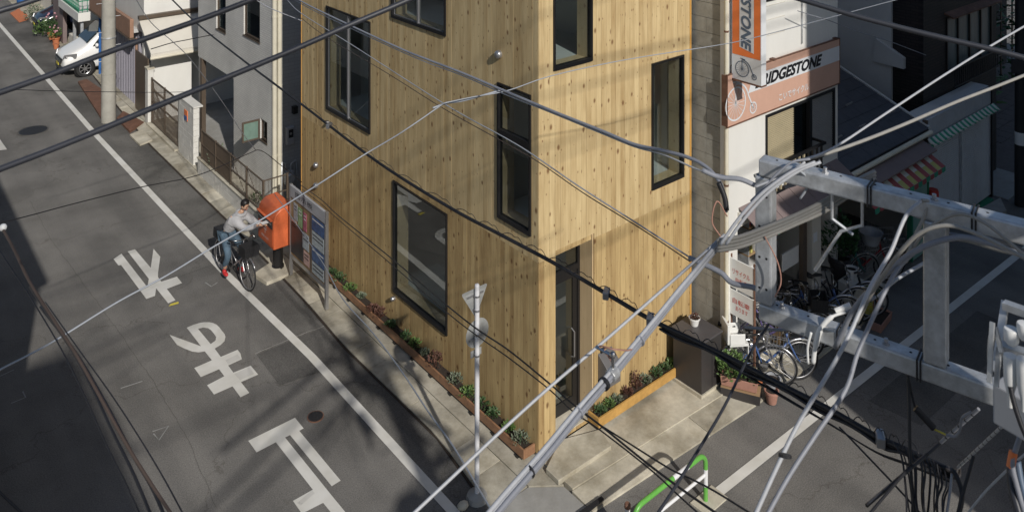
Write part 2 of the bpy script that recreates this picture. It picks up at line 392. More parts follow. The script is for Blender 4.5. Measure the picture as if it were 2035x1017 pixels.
M['black'] = mat('black_frame', (.012,.012,.013), .4, var=.05)
M['blackrub'] = mat('black_rubber', (.018,.018,.02), .55, var=.15)
M['dark'] = mat('dark_interior', (.02,.02,.022), .8)
M['core'] = mat('wall_core', (.03,.025,.02), .9)
M['interior'] = mat('white_plaster_inside', (.72,.73,.70), .7, var=.03)
M['intfloor'] = mat('pale_floor', (.62,.64,.62), .5, var=.05)
M['glass'] = glass_mat('window_glass', (.84,.88,.88), 1.5, 2.3)
M['glass_dim'] = glass_mat('window_glass_dim', (.4,.45,.45), 1.5, 1.2)
M['galv'] = mat('galvanised_steel', (.56,.58,.60), .45, .5, var=.2, scale=13, bump=.12, bscale=45, dirt=.28)
M['hole'] = mat('bolt_hole', (.01,.01,.012), .8)
M['alu'] = mat('brushed_aluminium', (.42,.42,.43), .4, .8, var=.06)
M['white_pole'] = mat('white_pole_paint', (.70,.70,.72), .4, var=.05, dirt=.1)
M['signback'] = mat('sign_back', (.50,.51,.50), .45, .5, var=.1, scale=14, dirt=.1)
M['cable_black'] = mat('black_cable', (.014,.014,.017), .5, var=.1)
M['cable_near'] = mat('charcoal_cable', (.03,.032,.04), .45, var=.1)
M['cable_grey'] = mat('grey_cable', (.24,.25,.28), .5, var=.1, scale=20)
M['cable_light'] = mat('light_cable', (.40,.41,.43), .45, var=.1, scale=20)
M['cable_beige'] = mat('beige_cable', (.29,.28,.255), .5, var=.1, scale=20)
M['cable_brown'] = mat('brown_wire', (.06,.042,.033), .5, var=.1)
M['wire_white'] = mat('pale_wire', (.33,.35,.38), .4, var=.05)
M['post_orange'] = mat('mailbox_paint', (.62,.14,.05), .48, var=.14, scale=5, dirt=.2)
M['chrome'] = mat('chrome', (.45,.45,.45), .25, 1, var=.03)
M['greycab'] = mat('bronze_grey_metal', (.06,.055,.055), .42, .3, var=.05, dirt=.08)
M['cabtop'] = mat('cabinet_lid', (.1,.095,.10), .5, .3, var=.08)
M['mailgrey'] = mat('mail_box_grey', (.17,.165,.165), .4, .3, var=.05)
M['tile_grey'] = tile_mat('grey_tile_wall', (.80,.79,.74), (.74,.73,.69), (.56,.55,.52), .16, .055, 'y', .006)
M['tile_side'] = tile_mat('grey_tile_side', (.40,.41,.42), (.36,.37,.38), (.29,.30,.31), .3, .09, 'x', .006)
M['brick_x'] = tile_mat('dark_brick_x', (.035,.025,.024), (.022,.017,.018), (.009,.008,.009), .24, .075, 'x', .012)
M['brick_y'] = tile_mat('dark_brick_y', (.035,.025,.024), (.022,.017,.018), (.009,.008,.009), .24, .075, 'y', .012)
M['paving_dark'] = mat('dark_pavers', (.1,.085,.08), .85, var=.2, scale=5, bump=.2)
M['whitewall'] = mat('white_stucco', (.74,.735,.70), .8, var=.04, scale=1.2, bump=.15, dirt=.08, world=True, streak=4)
M['creamwall'] = mat('cream_stucco', (.64,.61,.54), .8, var=.05, scale=1.5, bump=.15, dirt=.1, world=True, streak=4)
M['greywall'] = mat('grey_stucco', (.56,.56,.55), .85, var=.06, scale=1, bump=.1, dirt=.1, world=True)
M['lilacwall'] = mat('lilac_corrugated', (.33,.32,.37), .6, var=.06, scale=2, dirt=.1, world=True, streak=5)
M['block'] = mat('concrete_block', (.33,.325,.29), .9, var=.13, scale=9, bump=.4, bscale=90, dirt=.18)
M['whiteblock'] = mat('white_block', (.66,.65,.61), .85, var=.06, scale=8, bump=.3, bscale=60, dirt=.1)
M['cream_pipe'] = mat('cream_pipe', (.66,.62,.50), .5, var=.05, dirt=.1)
M['brownmetal'] = mat('brown_metal', (.13,.10,.075), .45, .3, var=.1)
M['fascia'] = mat('brown_fascia', (.34,.20,.135), .6, var=.12, dirt=.15)
M['rust'] = mat('rusty_plate', (.17,.085,.055), .75, var=.3, scale=7, dirt=.3)
M['slate'] = mat('slate_tile', (.062,.066,.078), .65, var=.2, scale=6)
M['shutter'] = mat('shutter_steel', (.50,.51,.54), .5, .1, var=.05, dirt=.1)
M['louver'] = mat('beige_louver', (.38,.33,.22), .6, var=.06)
M['louver_grey'] = mat('grey_louver', (.30,.30,.29), .6, var=.06)
M['sign_orange'] = mat('sign_orange', (.80,.20,.05), .4, var=.05, scale=3)
M['sign_faded'] = mat('sign_faded_orange', (.60,.37,.28), .5, var=.06, scale=2, dirt=.08)
M['sign_white'] = mat('sign_white', (.68,.70,.72), .45, var=.04)
M['sign_blue'] = mat('sign_slate_blue', (.09,.13,.19), .5)
M['ink'] = mat('black_ink', (.012,.012,.015), .5)
M['red'] = mat('red_paint', (.45,.03,.02), .5)
M['redink'] = mat('red_ink', (.6,.09,.07), .6)
M['yellow'] = mat('yellow_cloth', (.62,.52,.07), .7)
M['white'] = mat('white_plastic', (.72,.72,.70), .45, var=.04)
M['awnwhite'] = mat('awning_white', (.62,.62,.56), .75, var=.06)
M['awnred'] = mat('awning_red', (.36,.08,.08), .75, var=.06)
M['awnyellow'] = mat('awning_yellow', (.50,.47,.15), .75, var=.06)
M['awngreen'] = mat('awning_green', (.04,.30,.18), .7)
M['mauve'] = mat('mauve_awning', (.20,.155,.15), .75, var=.08, scale=5)
M['mint'] = mat('mint_panel', (.24,.42,.36), .6, var=.05)
M['greenmat'] = mat('green_mat', (.02,.19,.10), .9, var=.15)
M['greenrail'] = mat('green_rail', (.02,.22,.12), .5)
M['rail_green'] = mat('rail_green', (.13,.40,.07), .35, var=.06)
M['rail_white'] = mat('rail_white', (.74,.74,.75), .35, var=.04)
M['carwhite'] = mat('white_car_paint', (.80,.80,.78), .22, var=.01)
M['carblack'] = mat('dark_car_paint', (.012,.015,.028), .15, var=.02)
M['carglass'] = mat('car_glass', (.02,.03,.035), .05, var=.02)
M['tyre'] = mat('tyre', (.02,.02,.02), .8)
M['silver'] = mat('silver_paint', (.45,.45,.46), .3, .8, var=.04)
M['bikeblue'] = mat('bike_blue', (.06,.12,.30), .35)
M['bikegreen'] = mat('bike_teal', (.03,.2,.18), .35)
M['bikepurple'] = mat('bike_purple', (.10,.08,.2), .35)
M['bikered'] = mat('bike_red', (.3,.02,.02), .35)
M['terra'] = mat('terracotta', (.50,.17,.075), .8, var=.15, scale=12)
M['terra_pink'] = mat('pinkish_planter', (.38,.2,.15), .7, var=.12, scale=9)
M['soil'] = mat('soil', (.035,.025,.018), .95, var=.4, scale=30, bump=.6)
M['leaf'] = mat('leaf_green', (.055,.10,.035), .55, var=.35, scale=9)
M['leaf_bright'] = mat('leaf_bright', (.09,.155,.04), .5, var=.35, scale=9)
M['leaf_dark'] = mat('leaf_dark', (.03,.09,.03), .55, var=.35, scale=9)
M['leaf_silver'] = mat('leaf_silver', (.16,.19,.13), .6, var=.25, scale=9)
M['leaf_red'] = mat('leaf_red', (.11,.05,.035), .65, var=.3, scale=9)
M['flower'] = mat('pink_flower', (.5,.25,.3), .6)
M['skin'] = mat('skin', (.50,.30,.20), .5, var=.04)
M['hair'] = mat('black_hair', (.012,.010,.009), .5, var=.2)
M['hoodie'] = mat('grey_marl', (.38,.38,.39), .85, var=.12, scale=9, bump=1.0, bscale=16)
M['jeans'] = mat('blue_denim', (.07,.115,.16), .8, var=.3, scale=9, bump=.2)
M['redshoe'] = mat('red_shoe', (.50,.03,.03), .6)
M['blueposter'] = mat('blue_poster', (.05,.10,.22), .4, var=.5, scale=14)
M['posterpale'] = mat('pale_poster', (.34,.38,.40), .5, var=.3, scale=25)
M['postergreen'] = mat('green_poster', (.22,.36,.19), .5, var=.5, scale=20)
M['posterpink'] = mat('pink_poster', (.42,.12,.18), .5, var=.5, scale=15)
M['posterpeach'] = mat('peach_poster', (.50,.33,.29), .5, var=.25, scale=15)
M['boardback'] = mat('notice_board_back', (.30,.20,.10), .7, var=.15)
M['cardboard'] = mat('cardboard', (.33,.22,.12), .85, var=.1)
M['bluetarp'] = mat('blue_plastic', (.03,.12,.35), .5)
M['plasticgrey'] = mat('grey_plastic', (.35,.36,.38), .4, var=.05)

# ================================================================== GROUND
build('ground', MB().box((-300,-300,-.4),(300,300,-.012)), M['asphalt'], kind='structure')
build('road', MB().add([(-45,-45,0),(60,-45,0),(60,60,0),(-45,60,0)], [(0,1,2,3)]), M['asphalt'], kind='structure')
kerb = [(-1.06,-.05),(-.88,1.3),(-.93,4.2),(-.84,6.0),(-.80,10.0),(-.84,16),(-.70,20),(-.5,24),(-.75,34),(-.9,60)]
def kx(y):
    for (x0,y0),(x1,y1) in zip(kerb, kerb[1:]):
        if y <= y1: return x0+(x1-x0)*(y-y0)/(y1-y0)
    return kerb[-1][0]
# older asphalt between the white line and the gutter, and repair patches
wl = [(-1.5,-3),(-1.5,.08),(-1.515,4.32),(-1.69,8.04),(-1.87,17.87),(-1.93,34.7),(-2.0,60)]
def wlx(y):
    for (x0,y0),(x1,y1) in zip(wl, wl[1:]):
        if y <= y1: return x0+(x1-x0)*(y-y0)/(y1-y0)
    return wl[-1][0]
ys = [-.6+.6*i for i in range(60)]
lo = [(wlx(y)-.02, y) for y in ys]+[(kx(y)+.1, y) for y in reversed(ys)]
build('road_edge_strip', MB().sheet([lo], .004), M['asphalt_old'], kind='structure')
build('road_patch', MB().sheet([[tuple(G(*p)[:2]) for p in ((510,705),(700,628),(765,700),(555,765))]], .008), M['asphalt_patch'], kind='structure')
build('road_patch', MB().sheet([[(-1.2,1.2),(-.9,1.3),(-.92,2.9),(-1.25,2.7)]], .008), M['asphalt_patch'], kind='structure')
build('road_patch', MB().sheet([[(5.0,-2.5),(9.0,-2.6),(9,-3.4),(5.1,-3.3)]], .004), M['asphalt_patch'], kind='structure')
def ribbon(pts, wd, z):
    a = []; b = []
    for i, p in enumerate(pts):
        t = (Vector(pts[min(i+1,len(pts)-1)])-Vector(pts[max(i-1,0)])).normalized(); n = Vector((-t.y, t.x))*wd/2
        a.append((p[0]+n.x, p[1]+n.y)); b.append((p[0]-n.x, p[1]-n.y))
    mb = MB(); vs = [(x,y,z) for x,y in a]+[(x,y,z) for x,y in b]; k = len(a)
    return mb.add(vs, [(i, k+i, k+i+1, i+1) for i in range(k-1)])
def dense(pts, step=.5):
    out = []
    for p, q in zip(pts, pts[1:]):
        n = max(1, int((Vector(q)-Vector(p)).length/step))
        out += [tuple(Vector(p).lerp(Vector(q), i/n)) for i in range(n)]
    return out+[pts[-1]]
marks = root('road_marking', (-2.6,5,0.012), 'faded white stop lettering painted upside down on the main street', 'road marking')
marks['kind'] = 'thing'
def glyph(loops, ox, oy, s, label):
    L = [[tuple(G(ox+x*s, oy+y*s)[:2]) for x, y in l] for l in loops]
    return build('painted_character', MB().sheet(L, .012), M['paint'], marks, label=label)
glyph([[(40,260),(155,182),(530,665),(550,545),(245,150),(350,118),(578,385),(618,112),(715,225),(683,460),(683,520),(730,585),(955,512),(1030,605),(810,690),(935,852),(830,898),(655,680),(640,790),(515,835),(150,345),(112,352)]],
      220, 480, 160/1162, 'farthest character of the stop lettering')
glyph([[(40,215),(415,352),(245,132),(320,98),(400,74),(455,66),(510,66),(560,76),(600,95),(636,130),(665,170),(695,205),(706,240),(695,290),(650,335),(578,380),(650,478),(850,393),(885,440),(900,505),(738,580),(800,665),(1005,582),(1095,688),(890,778),(990,905),(885,958),(790,828),(570,925),(487,815),(692,708),(630,625),(413,718),(335,610),(545,518),(460,413),(390,425),(310,415),(215,378),(130,335)],
       [(380,145),(440,130),(500,138),(535,162),(565,198),(595,240),(588,285),(530,325)]], 330, 630, 200/1196, 'middle character of the stop lettering with a loop')
glyph([[(68,303),(540,70),(628,178),(583,202),(1002,705),(912,762),(490,245),(440,270),(935,885),(1250,1265),(1140,1320),(825,930),(610,1040),(520,910),(720,797),(347,318),(152,420)]],
      480, 817, 220/1119, 'nearest character of the stop lettering, a long bar and two strokes')
lm = build('edge_line', ribbon(dense(wl), .15, .012), M['paint'], label='long white edge line on the main street', kind='thing')
lm['label'] = 'long white edge line along the main street beside the mailbox'; lm['category'] = 'road line'
lr = build('edge_line', ribbon(dense([(1.50,-2.05),(4.8,-2.14),(11.76,-2.33),(30,-2.8)]), .15, .012), M['paint'], kind='thing')
lr['label'] = 'white edge line on the side street starting at the green guard rail'; lr['category'] = 'road line'
ls = build('stop_line', MB().sheet([[tuple(G(*p)[:2]) for p in ((-30,262),(0,278),(14,298),(-30,303))]], .012), M['paint_worn'], kind='thing')
ls['label'] = 'short piece of white road line at the left edge of the photo'; ls['category'] = 'road line'
def chalk(pts, lab):
    o = build('survey_mark', ribbon([tuple(G(*p)[:2]) for p in pts], .022, .010), M['chalk'], kind='thing', label=lab, cat='survey mark', group='sprayed survey marks on the road')
chalk([(0,748),(28,735)], 'faint sprayed survey stroke at the left edge above the other marks')
chalk([(22,802),(51,790),(45,778)], 'faint sprayed bracket in the shaded left corner of the road')
chalk([(303,858),(335,847),(316,875),(305,862)], 'faint triangular sprayed mark left of the nearest painted character')
chalk([(240,772),(283,758)], 'faint sprayed line on the road left of the middle painted character')
chalk([(408,562),(420,570),(432,562)], 'faint sprayed tick beside the front of the ridden bicycle')
def manhole(c, r, lab, kind='manhole_cover'):
    rt = root(kind, (c.x, c.y, .006), lab, 'manhole cover', 'round iron covers in the road')
    mb = MB().lathe([(r,-.02),(r,.006),(r*.93,.007)], (c.x,c.y,.006), 40)
    build('rim', mb, M['rust'] if r < .2 else M['asphalt_old'], rt)
    mb = MB().lathe([(r*.9,0),(r*.9,.009),(r*.86,.010)], (c.x,c.y,.006), 40)
    for i in range(-5,6):
        for j in range(-5,6):
            if math.hypot(i,j) < 5.2 and (i+j)%2 == 0:
                s = r*.15; mb.box((c.x+i*s-s*.35, c.y+j*s-s*.35, .0165),(c.x+i*s+s*.35, c.y+j*s+s*.35, .020))
    build('lid', mb, M['blackrub'], rt)
manhole(G(66,260), .42, 'large dark iron manhole cover in the main street near the left edge')
manhole(G(627,828), .13, 'small round iron cover beside the nearest painted character')
def worn(ox, oy, s, pts):
    build('worn_patch', MB().sheet([[tuple(G(ox+x*s, oy+y*s)[:2]) for x, y in pts]], .016), M['paint_worn'], marks)
worn(330,630,200/1196,[(705,518),(850,452),(890,500),(740,572)])
worn(330,630,200/1196,[(812,684),(985,600),(1048,680),(880,758)])
worn(480,817,220/1119,[(560,935),(715,805),(740,835),(600,960)])
def seam(pts, wd, m, name='road_seam'):
    P_ = dense([tuple(G(*p)[:2]) for p in pts], .12); P_ = [(x+random.uniform(-.012,.012), y+random.uniform(-.012,.012)) for x, y in P_]
    build(name, ribbon(P_, wd, .0105), m, kind='structure')
seam([(60,400),(103,479),(200,610),(300,750),(372,870),(430,1010)], .008, M['asphalt_patch'])
seam([(506,704),(600,665),(700,627),(768,600)], .012, M['concrete_grey'])
seam([(556,766),(660,730),(768,692)], .016, M['asphalt_patch'])
seam([(760,700),(790,735),(830,790),(875,850),(905,905)], .018, M['asphalt_patch'])
seam([(230,590),(330,560),(420,528)], .008, M['asphalt_patch'])
build('gutter_dirt', ribbon(dense([(x-.02,y) for x,y in kerb[:8]], .3), .05, .0125), M['soil'], kind='structure')
bc = G(345,605)
build('painted_dot', MB().sheet([[tuple((bc+Vector(p)).xy) for p in ((-.1,-.02,0),(.08,-.05,0),(.1,.02,0),(-.04,.04,0))]], .014), M['yellow'], kind='thing',
      label='small yellow paint dab below the farthest painted character', cat='paint dab')

# pavement: gutter slabs one by one, then a cast concrete strip up to the walls
pave = build('pavement', MB().prism([(-.45,-.3),(-.05,-.6),(.0,-.1),(0,7.6),(.3,8.4),(.3,60),(-.45,60)], -.05, .055), M['concrete'], kind='structure')
y = -.28; i = 0
while y < 42:
    L_ = .60+.02*random.random(); y2 = y+L_-.010
    x0a, x0b = kx(y), kx(y2); dz = random.uniform(-.004,.004)
    q = [(x0a,y,.028+dz),(-.462,y,.05+dz),(-.462,y2,.05+dz),(x0b,y2,.028+dz)]
    build('gutter_slab', MB().slab([Vector(p)-Vector((0,0,.08)) for p in q], (0,0,.08)), M['concrete'] if random.random() < .7 else M['concrete_light'], pave)
    y += L_; i += 1
# corner and side-street apron
apron = build('apron', MB().prism([(-.02,-.02),(-.02,-.75),(3.9,-.98),(7.4,-.95),(7.4,0),(.3,-.0)], -.05, .078), M['concrete_light'], kind='structure')
cg = [(-1.05,-.30),(-.46,-.30),(-.06,-.62),(-.06,-.78),(-.06,-1.25),(-.55,-1.12),(-.98,-.75)]
build('corner_slab', MB().prism(cg, -.05, .04), M['concrete_grey'], pave)
x = -.04
while x < 7.2:
    L_ = 1.21
    def ey(xx): return -1.17-.062*xx*min(1, 4.0/max(xx, .01)) if xx > 0 else -1.17
    def iy(xx): return -.765-.052*xx if xx < 3.9 else -.995
    q = [(x,ey(x),.03),(x+L_-.01,ey(x+L_),.03),(x+L_-.01,iy(x+L_),.06),(x,iy(x),.06)]
    build('gutter_slab', MB().slab([Vector(p)-Vector((0,0,.08)) for p in q], (0,0,.08)), M['concrete_light'] if random.random() < .5 else M['concrete'], apron)
    x += L_
build('door_step', MB().prism([tuple(G(*p, .15)[:2]) for p in ((1085,928),(1110,952),(1215,883),(1192,850))]+[(.42,-.02)], .06, .135), M['concrete_light'], apron, bevel=.008)
build('drain_slot', MB().prism([tuple(G(*p, .1)[:2]) for p in ((1150,1017),(1195,985),(1200,990),(1160,1024))], .08, .104), M['hole'], apron)
# base slab of the pole socket by the sign and drain covers on the pavement
build('steel_ramp', MB().prism([tuple(G(*p, .05)[:2]) for p in ((155,163),(172,158),(205,180),(203,238))], 0, .07), M['rust'], kind='thing', label='rusty steel kerb ramp left of the concrete utility pole', cat='kerb ramp', group='rusty kerb ramps by the garage')
build('steel_ramp', MB().prism([tuple(G(*p, .05)[:2]) for p in ((232,236),(245,222),(286,244),(258,262))], 0, .075), M['rust'], kind='thing', label='rusty steel kerb ramp right of the concrete utility pole', cat='kerb ramp', group='rusty kerb ramps by the garage')
build('drain_lid', MB().prism([tuple(G(*p, .06)[:2]) for p in ((258,268),(282,258),(303,278),(278,288))], .02, .072), M['concrete_light'], pave)
for k, (px, py) in enumerate(((215,300),(505,515),(640,618))):
    pass
c = G(520,540)
build('manhole_slab', MB().prism([tuple(G(*p, .06)[:2]) for p in ((504,545),(538,522),(572,545),(530,562))], .0, .075), M['concrete_light'], pave)

# ================================================================== TIMBER HOUSE
LW, RW, TOP = 7.9, 3.56, 9.6
WL = [(2.335,4.047,.753,2.79),(4.912,6.705,3.41,5.555),(2.38,4.10,5.82,7.9),(.171,.942,3.283,5.375)]       # y0,y1,z0,z1 on the long side
WR = [(2.533,3.351,3.3,5.398),(.303,1.105,5.74,7.8)]                                                         # x0,x1,z0,z1 on the short side
DOOR = (.344,1.172,.155,3.005)
house = root('timber_house', (1.8,4,.1), 'narrow house clad in pale knotty vertical cedar boards on the street corner', 'building')
def cells(a0, a1, z0, z1, holes):
    """rectangles left over when the holes are taken out"""
    out = []; As = sorted({a0,a1}|{h[0] for h in holes}|{h[1] for h in holes})
    for p, q in zip(As, As[1:]):
        if q <= a0 or p >= a1: continue
        hs = sorted((h[2],h[3]) for h in holes if h[0] < (p+q)/2 < h[1]); z = z0
        for h0, h1 in hs:
            if h0 > z: out.append((p,q,z,min(h0,z1)))
            z = max(z, h1)
        if z < z1: out.append((p,q,z,z1))
    return out
core = MB()
for a, b, c, d in cells(.05, LW, .1, TOP, WL): core.box((.024,a,c),(.20,b,d))
for a, b, c, d in cells(.024, RW, .1, TOP, WR+[DOOR]): core.box((a,.024,c),(b,.20 if a > .19 else .05,d))
build('wall_core', core, M['core'], house)
lin = MB()   # pale lining inside
for a, b, c, d in cells(.2, LW-.1, .1, TOP, WL): lin.box((.202,a,c),(.215,b,d))
for a, b, c, d in cells(.216, RW-.1, .1, TOP, WR+[DOOR]): lin.box((a,.202,c),(b,.215,d))
build('inner_lining', lin, M['jamb'], house)
rest = MB().box((RW-.12,.2,.1),(RW-.002,LW,TOP)).box((.2,LW-.12,.1),(RW-.12,LW-.002,TOP)).box((0.0,0.0,TOP),(RW,LW,TOP+.2))
build('rear_wall', rest, M['creamwall'], house)
fl = MB().box((.216,.216,.1),(RW-.13,LW-.13,.16)).box((.216,.216,2.86),(RW-.13,LW-.13,3.1)).box((.216,.216,5.45),(RW-.13,LW-.13,5.68))
build('floor_slab', fl, M['intfloor'], house)
pw = MB().box((1.9,.216,.16),(1.95,4.6,2.86)).box((.3,1.35,3.1),(1.6,1.4,5.45)).box((2.1,.9,5.68),(2.15,4,8)).box((1.3,4.8,3.1),(1.35,7.6,5.45))
build('partition', pw, M['interior'], house)
PW_ = .110
def boards(face, a0, a1, holes, rows, mats):
    n = int(round((a1-a0)/PW_)); wd = (a1-a0)/n; k = 0
    for i in range(n):
        p, q = a0+i*wd, a0+(i+1)*wd
        for (z0, z1), mm in zip(rows, mats):
            jit = random.uniform(0,.0025)
            mb = MB(); comps = []
            # split the board where a window cuts it lengthwise
            cl = cells(p, q, z0, z1, [h for h in holes if h[1] > p and h[0] < q])
            full = [c for c in cl]
            # group touching cells of this board into separate pieces above / below an opening
            full.sort(key=lambda c: (c[2], c[0]))
            used = [False]*len(full)
            for s_ in range(len(full)):
                if used[s_]: continue
                grp = [s_]; used[s_] = True; ch = True
                while ch:
                    ch = False
                    for t_ in range(len(full)):
                        if used[t_]: continue
                        for g_ in grp:
                            A, B = full[g_], full[t_]
                            if (abs(A[1]-B[0]) < 1e-6 or abs(B[1]-A[0]) < 1e-6) and min(A[3],B[3])-max(A[2],B[2]) > .01:
                                grp.append(t_); used[t_] = True; ch = True; break
                m_ = MB(); big = 0
                for g_ in grp:
                    a, b, c, d = full[g_]
                    if b-a < .004: continue
                    ea = a+(.0016 if abs(a-p) < 1e-6 else 0); eb = b-(.0016 if abs(b-q) < 1e-6 else 0)
                    ec = c+(.002 if c == z0 else 0)
                    if face == 'x': m_.box((-jit, ea, ec),(.022, eb, d))
                    else: m_.box((ea, -jit, ec),(eb, .022, d))
                    big += 1
                if big: build('cladding_board', m_, mm, house); k += 1
    return k
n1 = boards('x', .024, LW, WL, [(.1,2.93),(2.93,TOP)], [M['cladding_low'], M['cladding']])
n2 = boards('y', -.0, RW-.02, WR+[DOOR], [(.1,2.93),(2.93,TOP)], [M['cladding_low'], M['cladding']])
print('boards', n1, n2)
build('corner_trim', MB().box((RW-.018,-.012,.1),(RW+.012,.03,TOP)), M['edge'], house)
build('corner_trim', MB().box((-.012,LW+.002,.1),(.03,LW+.02,TOP)), M['edge'], house)
def window(face, w_, mull=None, trans=None, fr=.024, sash=True, dark=False):
    a0, a1, z0, z1 = w_
    def P3(a, d, z): return (d, a, z) if face == 'x' else (a, d, z)
    def bx(mb, a, b, d0, d1, c, e): mb.box(P3(a,d0,c), P3(b,d1,e))
    f = MB(); o = -.028
    bx(f, a0-.012,a0+fr, o,.06, z0-.012,z1+.012); bx(f, a1-fr,a1+.012, o,.06, z0-.012,z1+.012)
    bx(f, a0+fr,a1-fr, o-.004,.06, z0-.012,z0+fr+.02); bx(f, a0+fr,a1-fr, o,.06, z1-fr,z1+.012)
    fo = build('window', f, M['black'], house)
    cols = [(a0+fr, a1-fr)]
    if mull:
        g = MB(); bx(g, mull-.02, mull+.02, -.015,.05, z0+fr+.02, z1-fr); build('mullion', g, M['alu'] if not trans else M['black'], fo)
        cols = [(a0+fr, mull-.02),(mull+.02, a1-fr)]
    rows = [(z0+fr+.02, z1-fr)]
    if trans:
        g = MB(); bx(g, a0+fr,a1-fr, -.034,.05, trans-.05, trans+.05); build('transom', g, M['black'], fo)
        rows = [(z0+fr+.02, trans-.05),(trans+.05, z1-fr)]
    for ci, (a, b) in enumerate(cols):
        for (c, d) in rows:
            dd = .012 if ci == 0 else .026
            g = MB(); bx(g, a,b, dd,dd+.006, c,d); build('pane', g, M['glass'], fo)
            if mull:
                s_ = MB(); t = .012
                bx(s_, a,a+t, dd-.008,dd+.014, c,d); bx(s_, b-t,b, dd-.008,dd+.014, c,d); bx(s_, a+t,b-t, dd-.008,dd+.014, c,c+t); bx(s_, a+t,b-t, dd-.008,dd+.014, d-t,d)
                build('sash', s_, M['alu'] if not trans else M['silver'], fo)
    j = MB(); t = .02
    bx(j, a0,a0+t, .062,.30, z0,z1); bx(j, a1-t,a1, .062,.30, z0,z1); bx(j, a0+t,a1-t, .062,.30, z0,z0+t); bx(j, a0+t,a1-t, .062,.30, z1-t,z1)
    build('reveal', j, M['jamb'], fo)
    g = MB(); bx(g, a0-.15,a1+.25, .302,1.15, z0-.02,z0+.012); build('light_catch_shelf', g, M['interior'], fo)  # white shelf added to catch light, in place of the sunlit floor
window('x', WL[0]); window('x', WL[1], mull=5.80); window('x', WL[2], mull=3.24); window('x', WL[3], trans=4.62)
window('y', WR[0]); window('y', WR[1])
# entrance: board-lined recess and a tall dark door with a glazed top light
a0, a1, z0, z1 = DOOR
d = MB().box((a1-.02,.024,z0),(a1,.36,z1)).box((a0,.024,z0),(a0+.02,.36,z1)).box((a0+.02,.024,z1-.02),(a1-.02,.36,z1))
build('door_recess', d, M['jamb'], house)
build('door_sill', MB().box((a0,.002,z0-.02),(a1,.40,z0+.012)), M['concrete_light'], house)
df = MB(); yd = .30
df.box((a0+.022,yd,z0),(a0+.07,yd+.05,z1-.02)).box((a1-.07,yd,z0),(a1-.022,yd+.05,z1-.02)).box((a0+.07,yd,z1-.07),(a1-.07,yd+.05,z1-.02)).box((a0+.07,yd-.006,2.36),(a1-.07,yd+.05,2.44))
dr = build('door', df, M['black'], house)
lf = MB().box((a0+.075,yd+.012,z0+.014),(a0+.14,yd+.04,2.355)).box((a1-.17,yd+.012,z0+.014),(a1-.075,yd+.04,2.355)).box((a0+.14,yd+.012,z0+.014),(a1-.17,yd+.04,.36)).box((a0+.14,yd+.012,2.24),(a1-.17,yd+.04,2.355))
build('leaf', lf, M['black'], dr)
build('pane', MB().box((a0+.14,yd+.022,.36),(a1-.17,yd+.028,2.24)), M['glass'], dr)
build('pane', MB().box((a0+.07,yd+.022,2.44),(a1-.07,yd+.028,z1-.07)), M['glass'], dr)
build('handle', MB().tube([(a1-.2,yd+.01,1.0),(a1-.2,yd-.06,1.03),(a1-.2,yd-.06,1.42),(a1-.2,yd+.01,1.45)], .011, 8), M['alu'], dr)
def vent(y, z, r=.062):
    mb = MB().lathe([(r,0),(r,-.035),(r*.93,-.055),(r*.6,-.075),(r*.1,-.082)], (-.002,y,z), 24, 'x')
    build('vent_cap', mb, M['silver'], house, smooth='a')
for v in ((.917,5.83,.065),(7.167,2.07,.06),(7.167,1.635,.06),(4.029,.62,.04),(6.637,3.135,.035)): vent(*v)
build('intercom', MB().box((1.30,-.022,1.0),(1.38,-.003,1.14)), M['black'], house, bevel=.003)
build('lens', MB().lathe([(.014,0),(.014,-.004)], (1.34,-.0225,1.1), 12, 'y'), M['silver'], house)
mbx = root('letter_box', (1.40,-.12,.62), 'grey sloping metal letter box on the wall right of the door', 'letter box')
def wedge(x0, x1, yb, yf, z0, zf, zb):
    return MB().add([(x0,yb,z0),(x1,yb,z0),(x1,yf,z0),(x0,yf,z0),(x0,yb,zb),(x1,yb,zb),(x1,yf,zf),(x0,yf,zf)], [(0,1,2,3),(4,7,6,5),(3,2,6,7),(1,0,4,5),(0,3,7,4),(2,1,5,6)])
build('body', wedge(1.25,1.56,-.004,-.20,.62,.93,1.08), M['mailgrey'], mbx, bevel=.006)
build('slot', MB().box((1.29,-.2065,.86),(1.52,-.2005,.885)), M['black'], mbx)
build('knob', MB().lathe([(.012,0),(.012,-.02)], (1.40,-.201,.70), 10, 'y'), M['silver'], mbx)

